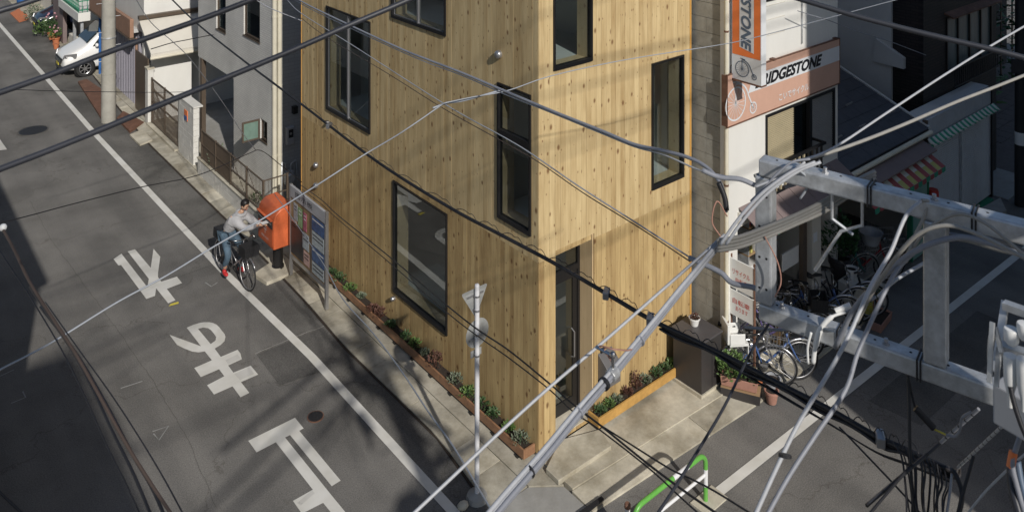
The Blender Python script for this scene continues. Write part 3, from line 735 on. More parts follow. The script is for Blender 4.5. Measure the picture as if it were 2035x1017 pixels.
# ================================================================== PLANTERS AND PLANTS
def leafy(name, c, rad, ht, n, size, m, label, cat='plant', group=None, up=.35, stems=None, flowers=0):
    rt = root(name, c, label, cat, group)
    mb = MB(); rnd = random.Random(hash((round(c[0],2),round(c[1],2),n)) & 0xffff)
    c = Vector(c)
    for i in range(n):
        a = rnd.random()*6.283; rr = rad*math.sqrt(rnd.random()); h = ht*(.15+.85*rnd.random())*(1-.45*rr/rad)
        p = c+Vector((rr*math.cos(a), rr*math.sin(a), h))
        d = Vector((math.cos(a+rnd.uniform(-1,1)), math.sin(a+rnd.uniform(-1,1)), up+rnd.uniform(-.6,.9))).normalized()
        s_ = d.cross(Vector((rnd.uniform(-1,1),rnd.uniform(-1,1),1.2))).normalized(); L_ = size*rnd.uniform(.6,1.3); W_ = L_*.28
        nrm = d.cross(s_)
        mb.add([p, p+d*L_*.5+s_*W_+nrm*L_*.06, p+d*L_-nrm*L_*.12, p+d*L_*.5-s_*W_+nrm*L_*.06], [(0,1,2),(0,2,3)])
    build('foliage', mb, m, rt)
    sb = MB()
    for i in range(stems or 5):
        a = rnd.random()*6.283; r0 = rad*.25*rnd.random(); r1 = rad*.6*rnd.random()
        sb.tube([c+Vector((r0*math.cos(a),r0*math.sin(a),-.01)), c+Vector((r1*math.cos(a),r1*math.sin(a),ht*.7))], .004, 5)
    build('stem', sb, M['leaf_dark'] if m != M['leaf_red'] else M['leaf_red'], rt)
    if flowers:
        for i in range(flowers):
            fb = MB()
            a = rnd.random()*6.283; rr = rad*math.sqrt(rnd.random())
            fb.ball(c+Vector((rr*math.cos(a), rr*math.sin(a), ht*rnd.uniform(.6,1.05))), size*.35, 6, 4)
            build('flower', fb, M['flower'], rt)
    return rt
def planter(name, x0, y0, x1, y1, z0, z1, t, m, label, axis):
    rt = root(name, ((x0+x1)/2,(y0+y1)/2,z0), label, 'planter')
    if axis == 'y':
        n = 3; L_ = (y1-y0)/n
        for i in range(n): build('side_board', MB().box((x0, y0+i*L_+.002, z0),(x0+t, y0+(i+1)*L_-.002, z1)), m, rt, bevel=.003)
        build('end_board', MB().box((x0+t+.001, y0, z0),(x1, y0+t, z1)), m, rt, bevel=.003)
        build('end_board', MB().box((x0+t+.001, y1-t, z0),(x1, y1, z1)), m, rt, bevel=.003)
        for i in range(12):
            yy = y0+.15+i*(y1-y0-.3)/11; build('foot', MB().box((x0-.02,yy-.025,z0-.045),(x0+.05,yy+.025,z0-.001)), M['black'], rt)
    else:
        build('side_board', MB().box((x0, y0, z0),(x1, y0+t, z1)), m, rt, bevel=.003)
        build('end_board', MB().box((x0, y0+t+.001, z0),(x0+t, y1, z1)), m, rt, bevel=.003)
        build('end_board', MB().box((x1-t, y0+t+.001, z0),(x1, y1, z1)), m, rt, bevel=.003)
        for xx in (x0+.06, x1-.06): build('foot', MB().box((xx-.04,y0+.02,z0-.045),(xx+.04,y0+.1,z0-.001)), M['black'], rt)
    sb = MB(); nx = 30 if axis == 'x' else 3; ny = 60 if axis == 'y' else 3; vs = []; fs = []
    for j in range(ny+1):
        for i in range(nx+1):
            vs.append((x0+t+(x1-x0-2*t)*i/nx, y0+t+(y1-y0-2*t)*j/ny, z1-.035+random.uniform(-.008,.012)))
    for j in range(ny):
        for i in range(nx): a = j*(nx+1)+i; fs.append((a,a+1,a+nx+2,a+nx+1))
    build('soil', MB().add(vs, fs), M['soil'], rt)
    return rt
planter('long_planter', -.235, .06, -.012, 6.65, .1, .235, .03, M['redwood'], 'long reddish timber planter trough along the street side of the timber house', 'y')
planter('short_planter', 1.02, -.245, 3.06, -.012, .145, .29, .03, M['yellowwood'], 'short honey yellow timber planter trough right of the front door', 'x')
GP = 'plants in the long planter'
PL = [(.22,'silver',.11,.20,'wispy silver grey plant at the near end of the long planter'),
      (.62,'bright',.09,.14,'low bright green plant, second from the near end of the long planter'),
      (.95,'green',.10,.16,'low green plant, third from the near end of the long planter'),
      (1.28,'green',.10,.18,'bushy green plant left of the sign post in the long planter'),
      (1.62,'bright',.10,.17,'pale green leafy plant behind the sign post in the long planter'),
      (1.98,'silver',.11,.22,'grey green bushy plant beside the tall red wispy plant'),
      (2.42,'red',.11,.34,'tall reddish wispy plant under the large ground floor window edge'),
      (2.78,'silver',.08,.12,'small pale green plant between the red wispy plant and the leafy one'),
      (3.12,'bright',.10,.20,'bright leafy green plant below the large ground floor window'),
      (3.48,'green',.10,.20,'dark leafy green plant below the middle of the large window'),
      (3.86,'green',.10,.22,'round green plant below the far edge of the large window'),
      (4.25,'red',.12,.26,'dark maroon plant just left of the large ground floor window'),
      (4.62,'red',.09,.16,'thin brownish plant left of the dark maroon plant'),
      (5.02,'silver',.10,.16,'pale grey green plant in the far half of the long planter'),
      (5.4,'bright',.10,.16,'bright green plant near the notice board end of the long planter'),
      (5.8,'green',.11,.20,'green plant second from the far end of the long planter'),
      (6.25,'green',.11,.22,'green plant at the far end of the long planter by the notice board')]
MM = {'silver':M['leaf_silver'],'bright':M['leaf_bright'],'green':M['leaf'],'red':M['leaf_red']}
for yy, k, rd, ht, lb in PL:
    leafy({'red':'wispy_plant','silver':'silver_plant'}.get(k,'leafy_plant'), (-.125+random.uniform(-.03,.03), yy+random.uniform(-.08,.08), .20), rd*random.uniform(.75,1.25), ht*(.8 if k != 'red' else 1)*random.uniform(.6,1), 110 if k != 'silver' else 130, .05 if k != 'silver' else .045, MM[k], lb, group=GP, up=1.2 if k in ('red','silver') else .3)
GP2 = 'plants in the short planter'
PR = [(1.18,'green',.08,.10,'dark rounded succulent at the left end of the short planter'),
      (1.38,'bright',.08,.12,'mid green succulent, second in the short planter'),
      (1.56,'silver',.07,.10,'blue green succulent, third in the short planter'),
      (1.80,'red',.07,.12,'low brown plant left of the tall red one in the short planter'),
      (2.02,'red',.07,.34,'tall reddish brown grass in the middle of the short planter'),
      (2.24,'silver',.09,.13,'pale rosette plant right of the tall red grass'),
      (2.50,'green',.08,.14,'small dark green plant in the right half of the short planter'),
      (2.72,'green',.08,.13,'green plant second from the right end of the short planter'),
      (2.92,'bright',.08,.13,'green plant at the right end of the short planter by the cabinet')]
for xx, k, rd, ht, lb in PR:
    leafy({'red':'wispy_plant','silver':'succulent'}.get(k,'succulent'), (xx, -.13, .26), rd, ht, 110, .045, MM[k], lb, group=GP2, up=1.0 if k == 'red' else .5)
# bronze-grey cabinet and the little pot on it
cb = root('utility_cabinet', (3.12,-.48,.1), 'dark bronze grey metal cabinet standing at the right corner of the timber house', 'cabinet')
build('plinth', MB().box((2.83,-.80,.08),(3.44,-.16,.13)), M['concrete_light'], cb)
build('body', MB().box((2.86,-.78,.13),(3.39,-.19,.945)), M['greycab'], cb, bevel=.006)
build('lid', MB().box((2.84,-.80,.948),(3.41,-.17,.975)), M['cabtop'], cb, bevel=.006)
build('lock', MB().lathe([(.02,0),(.02,-.012),(.012,-.02)], (3.32,-.781,.62), 12, 'y'), M['silver'], cb)
build('seam', MB().box((3.13,-.7835,.15),(3.136,-.7805,.93)), M['black'], cb)
def pot(c, r, h, m, label, name='plant_pot', group=None, soil=True):
    rt = root(name, c, label, 'plant pot' if 'bucket' not in name else 'bucket', group)
    build('body', MB().lathe([(r*.68,0),(r*.95,h*.82),(r*1.08,h*.83),(r*1.08,h),(r*.92,h),(r*.88,h*.85)], c, 20), m, rt, smooth='a')
    if soil: build('soil', MB().lathe([(r*.86,h*.8),(r*.86,h*.86)], c, 16), M['soil'], rt)
    return rt
pot((3.16,-.40,.977), .09, .13, M['white'], 'white pot with dry brown plant on top of the dark cabinet')
leafy('dry_plant', (3.16,-.40,1.09), .08, .06, 60, .04, M['leaf_red'], 'dry brown plant in the white pot on the cabinet', up=.8)

# ================================================================== GREY TILED HOUSE
gh = root('grey_house', (2,12.7,0), 'grey finely tiled house with cream corner downpipes left of the timber house', 'building')
X0 = .32; YS = 10.2
holes = [(12.68,15.4,-.1,2.50),(10.95,11.99,3.83,5.7),(13.25,13.95,3.6,5.0),(10.50,10.92,1.43,1.95)]
mb = MB()
for a,b,c,d in cells(YS, 15.4, -.05, 9.5, holes): mb.box((X0,a,c),(X0+.18,b,d))
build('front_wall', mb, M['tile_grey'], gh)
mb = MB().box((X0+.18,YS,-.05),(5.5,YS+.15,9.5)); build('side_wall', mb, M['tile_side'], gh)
mb = MB().box((5.3,YS+.15,-.05),(5.5,15.4,9.5)).box((X0+.18,15.25,2.5),(5.3,15.4,9.5)).box((X0+.18,YS+.15,2.52),(5.3,15.25,2.7)).box((X0,YS,9.5),(5.5,15.4,9.7)).box((X0+.18,12.5,-.05),(5.3,12.68,2.52))
build('inner_wall', mb, M['brownmetal'], gh)
build('garage_floor', MB().box((.1,12.68,.0),(5.3,15.4,.05)), M['concrete_grey'], gh)
for dy in (0,.13):
    p = MB().tube([(X0+.03+dy,YS-.065,.0),(X0+.03+dy,YS-.065,9.4)], .058, 12)
    q = build('downpipe', p, M['cream_pipe'], gh, smooth='a')
    for z in (1.2,2.9,4.6): build('bracket', MB().lathe([(.063,z),(.063,z+.05)], (X0+.03+dy,YS-.065,0), 12), M['cream_pipe'], q)
def gwin(y0,y1,z0,z1,deep=.08):
    f = MB(); t = .05; x = X0+.03
    f.box((x,y0,z0),(x+.05,y0+t,z1)).box((x,y1-t,z0),(x+.05,y1,z1)).box((x,y0+t,z0),(x+.05,y1-t,z0+t)).box((x,y0+t,z1-t),(x+.05,y1-t,z1)).box((X0-.02,y0-.02,z0-.03),(X0+.03,y1+.02,z0))
    fo = build('window', f, M['brownmetal'], gh)
    build('pane', MB().box((x+.02,y0+t,z0+t),(x+.026,y1-t,z1-t)), M['glass_dim'], fo)
    build('room', MB().box((X0+.19,y0-.1,z0-.1),(X0+.2,y1+.1,z1+.1)), M['dark'], fo)
    return fo
gwin(10.95,11.99,3.83,5.7); gwin(13.25,13.95,3.6,5.0)
cw = gwin(10.50,10.92,1.43,1.95)
sa = MB(); t = .04; ya = 10.86
sa.box((-.17,ya,1.45),(-.13,ya+.03,1.95)).box((.24,ya,1.45),(.28,ya+.03,1.95)).box((-.13,ya,1.45),(.24,ya+.03,1.49)).box((-.13,ya,1.91),(.24,ya+.03,1.95))
so_ = build('casement_sash', sa, M['brownmetal'], gh, label='small window sash swung open over the street')
build('pane', MB().box((-.13,ya+.012,1.49),(.24,ya+.018,1.91)), mat('green_glass', (.16,.24,.2), .15), so_)
build('carport_post', MB().box((X0-.02,15.05,0),(X0+.1,15.19,2.5)), M['brownmetal'], gh)
build('carport_post', MB().box((X0-.02,15.22,0),(X0+.04,15.30,2.5)), M['alu'], gh)
mt = root('meter_box', (.73,YS-.1,1.4), 'pale electricity meter box with dark window on the shaded side wall', 'meter box')
build('body', MB().box((.64,YS-.13,1.42),(.84,YS-.003,1.86)), M['plasticgrey'], mt, bevel=.02)
build('dial_window', MB().box((.69,YS-.136,1.60),(.81,YS-.131,1.80)), M['black'], mt)
build('dial', MB().lathe([(.03,0),(.03,-.006)], (.74,YS-.1365,1.70), 12, 'y'), M['silver'], mt)
gm = root('gas_meter', (.7,YS-.2,.4), 'round grey gas meter with pipes behind the orange mailbox', 'gas meter')
build('body', MB().box((.56,YS-.22,.52),(.78,YS-.06,.80)).lathe([(.10,0),(.12,-.05),(.10,-.09)], (.67,YS-.22,.66), 16, 'y'), M['galv'], gm, smooth='a')
build('pipe', MB().tube([(.6,YS-.12,.78),(.6,YS-.12,1.0),(.52,YS-.12,1.05),(.52,YS-.1,.1)], .022, 8), M['galv'], gm, smooth=True)
build('pipe', MB().tube([(.75,YS-.12,.78),(.75,YS-.12,.95),(.88,YS-.1,1.0),(.95,YS-.08,.1)], .022, 8), M['galv'], gm, smooth=True)
ci = root('eave_camera_box', (.86,YS-.1,2.2), 'small dark box with drooping cable on the shaded side wall', 'wall box')
build('body', MB().box((.82,YS-.12,2.15),(.94,YS-.003,2.33)), M['black'], ci, bevel=.005)
# passage between the houses
build('side_passage', MB().box((.05,7.95,-.02),(5.4,YS-.005,.04)), M['concrete_grey'], kind='structure')
# low white block wall with dark mesh fence
lw = root('low_block_wall', (-.38,11.3,0), 'low white block wall carrying the dark mesh fence before the grey house', 'wall')
rnd = random.Random(5)
def wallrun(parent, p0, p1, th, z0, z1, bl, bh, m, name='block'):
    p0 = Vector((*p0,0)); p1 = Vector((*p1,0)); d = (p1-p0); L_ = d.length; d.normalize(); nz = int(round((z1-z0)/bh)); n = int(round(L_/bl))
    for k in range(nz):
        off = .5 if k % 2 else 0
        edges = sorted({0.0, L_} | {(i+off)*L_/n for i in range(n+1) if 0 < (i+off)*L_/n < L_})
        for a, b in zip(edges, edges[1:]):
            q0 = p0+d*(a+.003); q1 = p0+d*(b-.003); zc = z0+(k+.5)*(z1-z0)/nz
            q0.z = q1.z = zc; j = rnd.uniform(-.002,.002); nn = Vector((-d.y,d.x,0))*j
            build(name, MB().beam(q0+nn, q1+nn, th, (z1-z0)/nz-.006), m, parent)
wallrun(lw, (-.42,8.99), (-.44,13.1), .10, .03, .45, .39, .21, M['whiteblock'])
wallrun(lw, (-.36,9.02), (.20,9.14), .10, .03, .45, .39, .21, M['whiteblock'])
build('coping', MB().box((-.50,8.92,.452),(-.36,13.15,.475)).box((-.36,8.92,.453),(.2,9.1,.474)), M['concrete_light'], lw)
fe = root('mesh_fence', (-.43,11,.475), 'dark bronze mesh fence with rails on top of the low white block wall', 'fence')
def fpost(x, y, h): build('post', MB().box((x-.022,y-.022,.476),(x+.022,y+.022,h)), M['brownmetal'], fe)
for yy in (8.98,9.95,10.95,11.95,12.95): fpost(-.43, yy, 1.25)
fpost(.16,9.0,1.25)
for z in (.52,.86,1.22):
    build('rail', MB().box((-.445,9.0,z-.012),(-.415,12.95,z+.012)), M['brownmetal'], fe)
    build('rail', MB().box((-.41,8.985,z-.011),(.14,9.012,z+.011)), M['brownmetal'], fe)
for i, (a, b) in enumerate(((9.0,9.93),(9.97,10.93),(10.97,11.93),(11.97,12.93))):
    wires = MB()
    for k in range(12): wires.box((-.433,a+(k+.5)*(b-a)/12-.004,.53),(-.427,a+(k+.5)*(b-a)/12+.004,1.21))
    if i > 1: wires.box((-.4262,a,.54),(-.4222,b,1.2))
    build('mesh_panel', wires, M['brownmetal'], fe)
    if i < 2: build('brace', MB().beam((-.43,a+.02,.54),(-.43,b-.02,1.2), .008,.012), M['brownmetal'], fe)
wires = MB()
for k in range(7): wires.box((-.38+k*.075,8.995,.53),(-.374+k*.075,9.001,1.21))
build('mesh_panel', wires, M['brownmetal'], fe)
leafy('fence_plant', (-.2,9.9,.3), .16, .3, 120, .07, M['leaf'], 'green weeds behind the mesh fence of the grey house')
leafy('fence_plant', (-.2,12.4,.4), .22, .65, 160, .09, M['leaf_silver'], 'dry beige plant behind the far end of the mesh fence', up=1)
# white block gate pillar
gp = root('gate_pillar', (-.32,14.2,0), 'white block gate pillar with a small coloured name plate', 'gate pillar')
wallrun(gp, (-.33,13.67), (-.33,14.9), .16, .05, 1.60, .40, .155, M['whiteblock'])
build('cap', MB().box((-.42,13.64,1.602),(-.16,14.93,1.635)), M['whiteblock'], gp)
npl = build('name_plate', MB().box((-.428,14.12,1.12),(-.411,14.36,1.40)), M['sign_orange'], gp)
build('plate_field', MB().box((-.432,14.13,1.13),(-.4285,14.35,1.25)), M['bluetarp'], npl)
# brown lattice gate
gt = root('lattice_gate', (-.36,16.3,.05), 'brown metal lattice gate between white block pillar and white post', 'gate')
for yy in (15.0,16.25,17.5): build('stile', MB().box((-.385,yy-.025,.12),(-.345,yy+.025,1.5)), M['brownmetal'], gt)
for z in (.16,.8,1.46):
    build('rail', MB().box((-.38,15.026,z-.02),(-.35,16.224,z+.02)), M['brownmetal'], gt)
    build('rail', MB().box((-.38,16.276,z-.02),(-.35,17.474,z+.02)), M['brownmetal'], gt)
for k in range(24):
    yy = 15.08+k*.1
    if abs(yy-16.25) > .04:
        build('bar', MB().box((-.372,yy-.011,.181),(-.358,yy+.011,.779)).box((-.372,yy-.011,.821),(-.358,yy+.011,1.439)), M['brownmetal'], gt)
        build('scroll', MB().tube([(-.365,yy+.035*math.cos(a),1.15+.05*math.sin(a)) for a in [i*math.pi/5 for i in range(10)]], .009, 5, closed=True), M['brownmetal'], gt)
build('sill', MB().box((-.5,14.95,.05),(-.2,17.6,.11)), M['concrete_light'], gt)
wp = root('white_gate_post', (-.36,17.75,0), 'white square gate post at the far end of the lattice gate', 'gate post')
build('shaft', MB().box((-.45,17.62,.05),(-.27,17.9,1.72)), M['whiteblock'], wp, bevel=.01)
build('cap', MB().box((-.47,17.6,1.722),(-.25,17.92,1.76)), M['concrete_light'], wp)
dp = root('brown_door_panel', (-.33,18.5,0), 'brown metal door panel beside the lilac garage wall', 'door')
build('leaf', MB().box((-.35,17.98,.06),(-.31,19.3,1.95)), M['brownmetal'], dp, bevel=.004)
build('handle', MB().box((-.38,18.1,1.0),(-.352,18.14,1.12)), M['silver'], dp)
gbk = root('storage_crate', (1.6,14,.05), 'blue plastic crate in the open garage of the grey house', 'crate')
build('body', MB().box((1.2,13.3,.05),(1.9,14.0,.5)), M['bluetarp'], gbk, bevel=.01); build('lid', MB().box((1.18,13.28,.502),(1.92,14.02,.54)), M['greycab'], gbk)
gt2 = root('covered_scooter', (2.6,14.2,.05), 'dark covered shape standing in the shade of the open garage', 'scooter')
build('cover', MB().ball((2.4,14.3,.6),(.9,.35,.55),14,9), M['blackrub'], gt2, smooth=True); build('wheel', MB().tube([(1.7+.25*math.cos(a),14.3,.3+.25*math.sin(a)) for a in [i*math.pi/10 for i in range(20)]], .05, 6, closed=True), M['tyre'], gt2)
# courtyard ground
build('courtyard', MB().box((-.2,13.2,.0),(6,18.6,.045)), M['concrete_grey'], kind='structure')
# ---------------------------------------------------------------- white house with the lean-to roof
wh = root('white_house', (2.5,21,0), 'white plastered house with a cream lean-to roof behind the lattice gate', 'building')
mb = MB().box((-.28,18.62,-.05),(6.5,18.8,9.5)).box((-.28,18.8,2.6),(-.1,22,9.5))
build('wall', mb, M['whitewall'], wh)
ro = MB().slab([(-.45,17.3,2.22),(3.4,17.3,2.22),(3.4,18.60,3.05),(-.45,18.60,3.05)], (0,0,.06))
build('lean_to_roof', ro, M['creamwall'], wh)
build('flashing', MB().box((-.47,18.45,3.09),(3.4,18.615,3.2)), M['brownmetal'], wh)
build('eave_board', MB().box((-.47,17.24,2.10),(3.42,17.295,2.27)), M['creamwall'], wh)
build('gutter', MB().tube([(-.5,17.2,2.16),(3.4,17.2,2.16)], .045, 8), M['cream_pipe'], wh)
build('lower_wall', MB().box((-.26,17.85,0),(.95,18.0,2.3)).box((.95,18.3,0),(3.4,18.45,2.5)), M['whitewall'], wh)
sl_ = build('side_wall', MB().box((-.26,18.02,0),(-.18,18.61,2.6)), M['greywall'], wh)
for z in (3.9,5.2): build('siding_joint', MB().box((-.2,18.612,z),(6.4,18.6195,z+.03)), M['creamwall'], wh)
# ---------------------------------------------------------------- lilac garage with brown fascia
ga = root('lilac_garage', (1.5,21.7,0), 'lilac grey corrugated garage with a brown fascia behind the utility pole', 'garage')
mb = MB()
mb.box((-.22,19.4,0),(3.2,19.5,2.6))
for k in range(44):
    yy = 19.5+k*.1; xo = -.25 if k % 2 else -.22
    mb.box((xo,yy,.02),(-.12,yy+.1,2.45))
mb.box((-.12,23.8,0),(3.2,23.9,2.6))
build('wall', mb, M['lilacwall'], ga)
build('fascia', MB().box((-.52,19.3,2.35),(-.40,24.6,2.95)), M['fascia'], ga, bevel=.01)
build('fascia_trim', MB().box((-.545,19.28,2.30),(-.38,24.62,2.345)), M['brownmetal'], ga)
build('roof', MB().box((-.399,19.3,2.5),(3.2,24.6,2.62)), M['greywall'], ga)
build('corner_pipe', MB().tube([(-.30,23.95,0),(-.30,23.95,2.3)], .05, 10), M['bluetarp'], ga)
build('corner_pipe', MB().tube([(-.30,19.36,0),(-.30,19.36,2.3)], .04, 10), M['fascia'], ga)
build('upper_wall', MB().box((.2,19.6,2.62),(4,24.2,8)), M['creamwall'], ga)
hd = MB()
for k in range(12): hd.box((.14,21.1+k*.09,3.75),(.16,21.13+k*.09,4.6))
hd.box((.13,21.0,3.7),(.17,22.25,3.75)).box((.13,21.0,4.6),(.17,22.25,4.65))
build('window_grille', hd, M['brownmetal'], ga)
# ---------------------------------------------------------------- house with green balcony
bh = root('balcony_house', (1.5,28,0), 'house with a white balcony and green railings above the parked cars', 'building')
build('wall', MB().box((.35,26.05,0),(5,26.2,8)).box((.35,26.2,0),(.5,31.2,8)).box((.5,31.0,0),(5,31.2,8)), M['creamwall'], bh)
build('balcony', MB().box((-.62,25.85,1.62),(.34,29.3,1.95)), M['whitewall'], bh, bevel=.01)
gr = MB().tube([(-.58,25.9,1.95),(-.58,25.9,2.75)], .02, 6)
rl = MB()
for z in (2.05,2.4,2.75): rl.box((-.6,25.9,z-.018),(-.565,29.25,z+.018)); rl.box((-.56,25.88,z-.018),(.34,25.915,z+.018))
r_ = build('railing', rl, M['greenrail'], bh)
for k in range(18): build('baluster', MB().box((-.593,25.95+k*.19,1.951),(-.573,25.97+k*.19,2.03)).box((-.593,25.95+k*.19,2.07),(-.573,25.97+k*.19,2.73)), M['greenrail'], r_)
for k in range(5): build('baluster', MB().box((-.48+k*.18,25.888,1.951),(-.46+k*.18,25.907,2.03)).box((-.48+k*.18,25.888,2.07),(-.46+k*.18,25.907,2.73)), M['greenrail'], r_)
for yy in (26.0,27.2): build('post', MB().box((-.50,yy,0),(-.40,yy+.12,1.62)), M['galv'], bh)
build('porch_wall', MB().box((-.45,29.3,0),(-.3,31.2,2.3)), M['mauve'], bh)
build('low_wall', MB().box((-.45,27.4,0),(-.3,28.2,.7)), M['creamwall'], bh)
for (ya,za,yb,zb) in ((26.8,2.2,27.7,3.6),(28.5,4.0,29.6,5.4)): 
    f = build('window', MB().box((.30,ya,za),(.345,yb,zb)), M['brownmetal'], bh); build('pane', MB().box((.29,ya+.06,za+.06),(.298,yb-.06,zb-.06)), M['glass_dim'], f)
# houses further up the street
fh = root('far_house', (1.5,39,0), 'far house at the top left corner behind the dark car', 'building')
build('wall', MB().box((.3,33.5,0),(6,44,7)), M['creamwall'], fh)
build('roof', MB().add([(.0,33.2,7),(6.3,33.2,7),(6.3,44.3,7),(0,44.3,7),(3.1,33.2,8.8),(3.1,44.3,8.8)], [(0,1,4),(2,3,5),(1,2,5,4),(3,0,4,5),(0,3,2,1)]), M['slate'], fh)
build('awning', MB().slab([(-.9,36.2,2.0),(.3,36.2,2.5),(.3,41,2.5),(-.9,41,2.0)], (0,0,.05)), M['terra'], fh)
build('door', MB().box((.27,34.4,0),(.298,35.4,2.0)), M['brownmetal'], fh)
build('window', MB().box((.27,37,3.6),(.298,38.6,4.9)), M['brownmetal'], fh)
build('orange_mat', MB().prism([tuple(G(*p, .04)[:2]) for p in ((20,26),(44,14),(62,36),(38,44))], .0,.035), M['terra'], kind='thing', label='orange red mat lying on the gutter near the dark car', cat='mat')
bt = root('blue_bin', (-.35,36.5,0), 'blue plastic bin at the top left corner of the photo', 'bin')
build('body', MB().lathe([(.2,.03),(.26,.6),(.27,.62)], (-.5,38.2,0), 16), M['bluetarp'], bt, smooth='a')

# ---------------------------------------------------------------- concrete utility pole on the main street
up = root('utility_pole', (-1.28,18.8,0), 'pale round concrete utility pole standing beside the lilac garage', 'utility pole')
build('shaft', MB().tube([(-1.28,18.80,-.1),(-1.28,18.80,2.0),(-1.28,18.80,12.5)], [.212,.205,.15], 28), M['pole_concrete'], up, smooth='a')
for z in (1.50,2.6,2.62): build('band', MB().lathe([(.214,z),(.216,z+.004),(.216,z+.02),(.214,z+.024)], (-1.28,18.8,0), 28), M['galv'] if z > 2 else M['pole_concrete'], up)
for k in range(5): build('step_bolt', MB().cyl((-1.28+(.1 if k%2 else -.35),18.8,1.9+.45*k),(-1.28+(.35 if k%2 else -.1),18.8,1.9+.45*k), .009, 6), M['galv'], up)
# ================================================================== VEHICLES
def car(y0, nose, L_, W_, Hh, paint, label, plate=True):
    """car with its nose towards -x, centre line at y0"""
    rt = root('minivan' if Hh > 1.6 else 'small_car', (nose+L_/2, y0, 0), label, 'car')
    # side profile (x from nose, z) bottom to top, per section: [x, half width low, z low, half width belt, z belt, z top (bonnet or roof), half width top]
    S = [(0.00,.62,.32,.70,.58,.66,.55),(.10,.74,.24,.80,.62,.76,.66),(.35,.80,.22,.83,.68,.90,.72),(.62,.82,.22,.85,.78,1.00,.74),
         (.80,.82,.22,.85,.84,1.08,.73),(1.15,.83,.22,.86,.90,1.38,.70),(1.52,.83,.22,.86,.92,1.62,.66),(1.9,.83,.22,.86,.93,1.70,.64),(3.2,.83,.22,.86,.93,1.72,.64),(3.9,.82,.24,.85,.92,1.68,.62),(4.1,.78,.30,.80,.90,1.25,.66)]
    sx = L_/4.1; sz = Hh/1.72; sy = W_/1.72
    mb = MB(); ring = []
    for (x,w0,zl,w1,zb,zt,wt) in S:
        X = nose+x*sx; r_ = []
        for (yy,zz) in ((0,zl),(w0*.85,zl),(w0,zl+.08),(w1,zb*.62+.1),(w1,zb),(wt*1.0+(w1-wt)*.25,zb+(zt-zb)*.55),(wt,zt-.03),(wt*.6,zt),(0,zt+.012)):
            r_.append(Vector((X, yy*sy, zz*sz)))
        ring.append(r_)
    K = 9
    for r_ in ring:
        full = r_+[Vector((p.x,-p.y,p.z)) for p in reversed(r_[1:-1])]
        mb.v += [p+Vector((0,y0,0)) for p in full]
    n = 2*K-2
    for i in range(len(S)-1):
        for k in range(n): mb.f.append((i*n+k, (i+1)*n+k, (i+1)*n+(k+1)%n, i*n+(k+1)%n))
    mb.f.append(tuple(range(n))); mb.f.append(tuple((len(S)-1)*n+k for k in reversed(range(n))))
    bo = build('body', mb, paint, rt, smooth=True)
    ss = bo.modifiers.new('subsurf', 'SUBSURF'); ss.levels = 2; ss.render_levels = 2
    def q(x, y, z): return Vector((nose+x*sx, y0+y*sy, z*sz))
    # windscreen, side glass
    build('windscreen', MB().slab([q(.84,-.67,1.10),q(.84,.67,1.10),q(1.46,.58,1.60),q(1.46,-.58,1.60)], (-.03,0,.05)), M['carglass'], rt, bevel=.01)
    for s in (-1,1):
        build('side_window', MB().slab([q(1.0,s*.80,1.0),q(1.75,s*.80,1.0),q(1.75,s*.685,1.55),q(1.5,s*.685,1.55)], (0,s*.02,.004)), M['carglass'], rt)
        build('side_window', MB().slab([q(1.82,s*.80,1.0),q(2.95,s*.80,1.0),q(2.95,s*.68,1.57),q(1.82,s*.68,1.57)], (0,s*.02,.004)), M['carglass'], rt)
        m_ = MB().ball(q(1.12,s*.93,1.05), (.06,.1,.075), 10, 7); build('mirror', m_, paint, rt, smooth=True)
        h = MB().slab([q(.02,s*.54,.60),q(.44,s*.82,.66),q(.50,s*.83,.84),q(.10,s*.60,.80)], (-.035,s*.03,.015)); hl = build('headlight', h, M['alu'], rt, bevel=.012)
        build('lens', MB().ball(q(.14,s*.67,.71), (.045,.05,.04), 10, 6), M['chrome'], hl, smooth=True)
    build('grille', MB().slab([q(-.012,-.50,.50),q(-.012,.50,.50),q(.035,.52,.66),q(.035,-.52,.66)], (-.03,0,.01)), M['black'], rt, bevel=.006)
    for z in (.54,.60): build('grille_bar', MB().box(tuple(q(-.035,-.5,z)), tuple(q(-.022,.5,z+.018))), M['chrome'], rt)
    build('bumper_intake', MB().box(tuple(q(-.01,-.5,.26)), tuple(q(.03,.5,.40))), M['black'], rt)
    if plate: build('number_plate', MB().box(tuple(q(-.04,-.17,.40)), tuple(q(-.02,.17,.50))), M['yellow'], rt)
    for x in (.72,3.35):
        for s in (-1,1):
            c = q(x, s*.80, 0); c.z = .31
            arch = MB().lathe([(.36,-.02),(.36,.012)], (c.x, c.y+s*.035 if s > 0 else c.y-.035, c.z), 28, 'y'); build('wheel_arch', arch, M['black'], rt)
            yo = c.y+s*.055
            ty = MB(); prof = [(.20,-.09),(.29,-.095),(.31,-.07),(.31,.07),(.29,.095),(.20,.09)]
            ty.lathe(prof, (c.x, yo-s*.04, c.z), 28, 'y'); tw = build('wheel', ty, M['tyre'], rt, smooth='a')
            rm = MB(); yf = yo+s*.06
            rm.lathe([(.20,-.01),(.20,.01)], (c.x, yf-s*.02, c.z), 24, 'y')
            build('rim_well', rm, M['black'], tw)
            sp = MB()
            sp.tube([(c.x+.19*math.cos(a), yf, c.z+.19*math.sin(a)) for a in [i*math.pi/12 for i in range(24)]], .014, 6, closed=True)
            for k in range(7):
                a = k*2*math.pi/7; sp.beam((c.x+.03*math.cos(a),yf,c.z+.03*math.sin(a)),(c.x+.185*math.cos(a),yf,c.z+.185*math.sin(a)), .035,.02, up=(0,1,0))
            sp.lathe([(.045,-.012),(.045,.016)], (c.x,yf,c.z), 12, 'y')
            build('rim', sp, M['silver'], tw)
    return rt
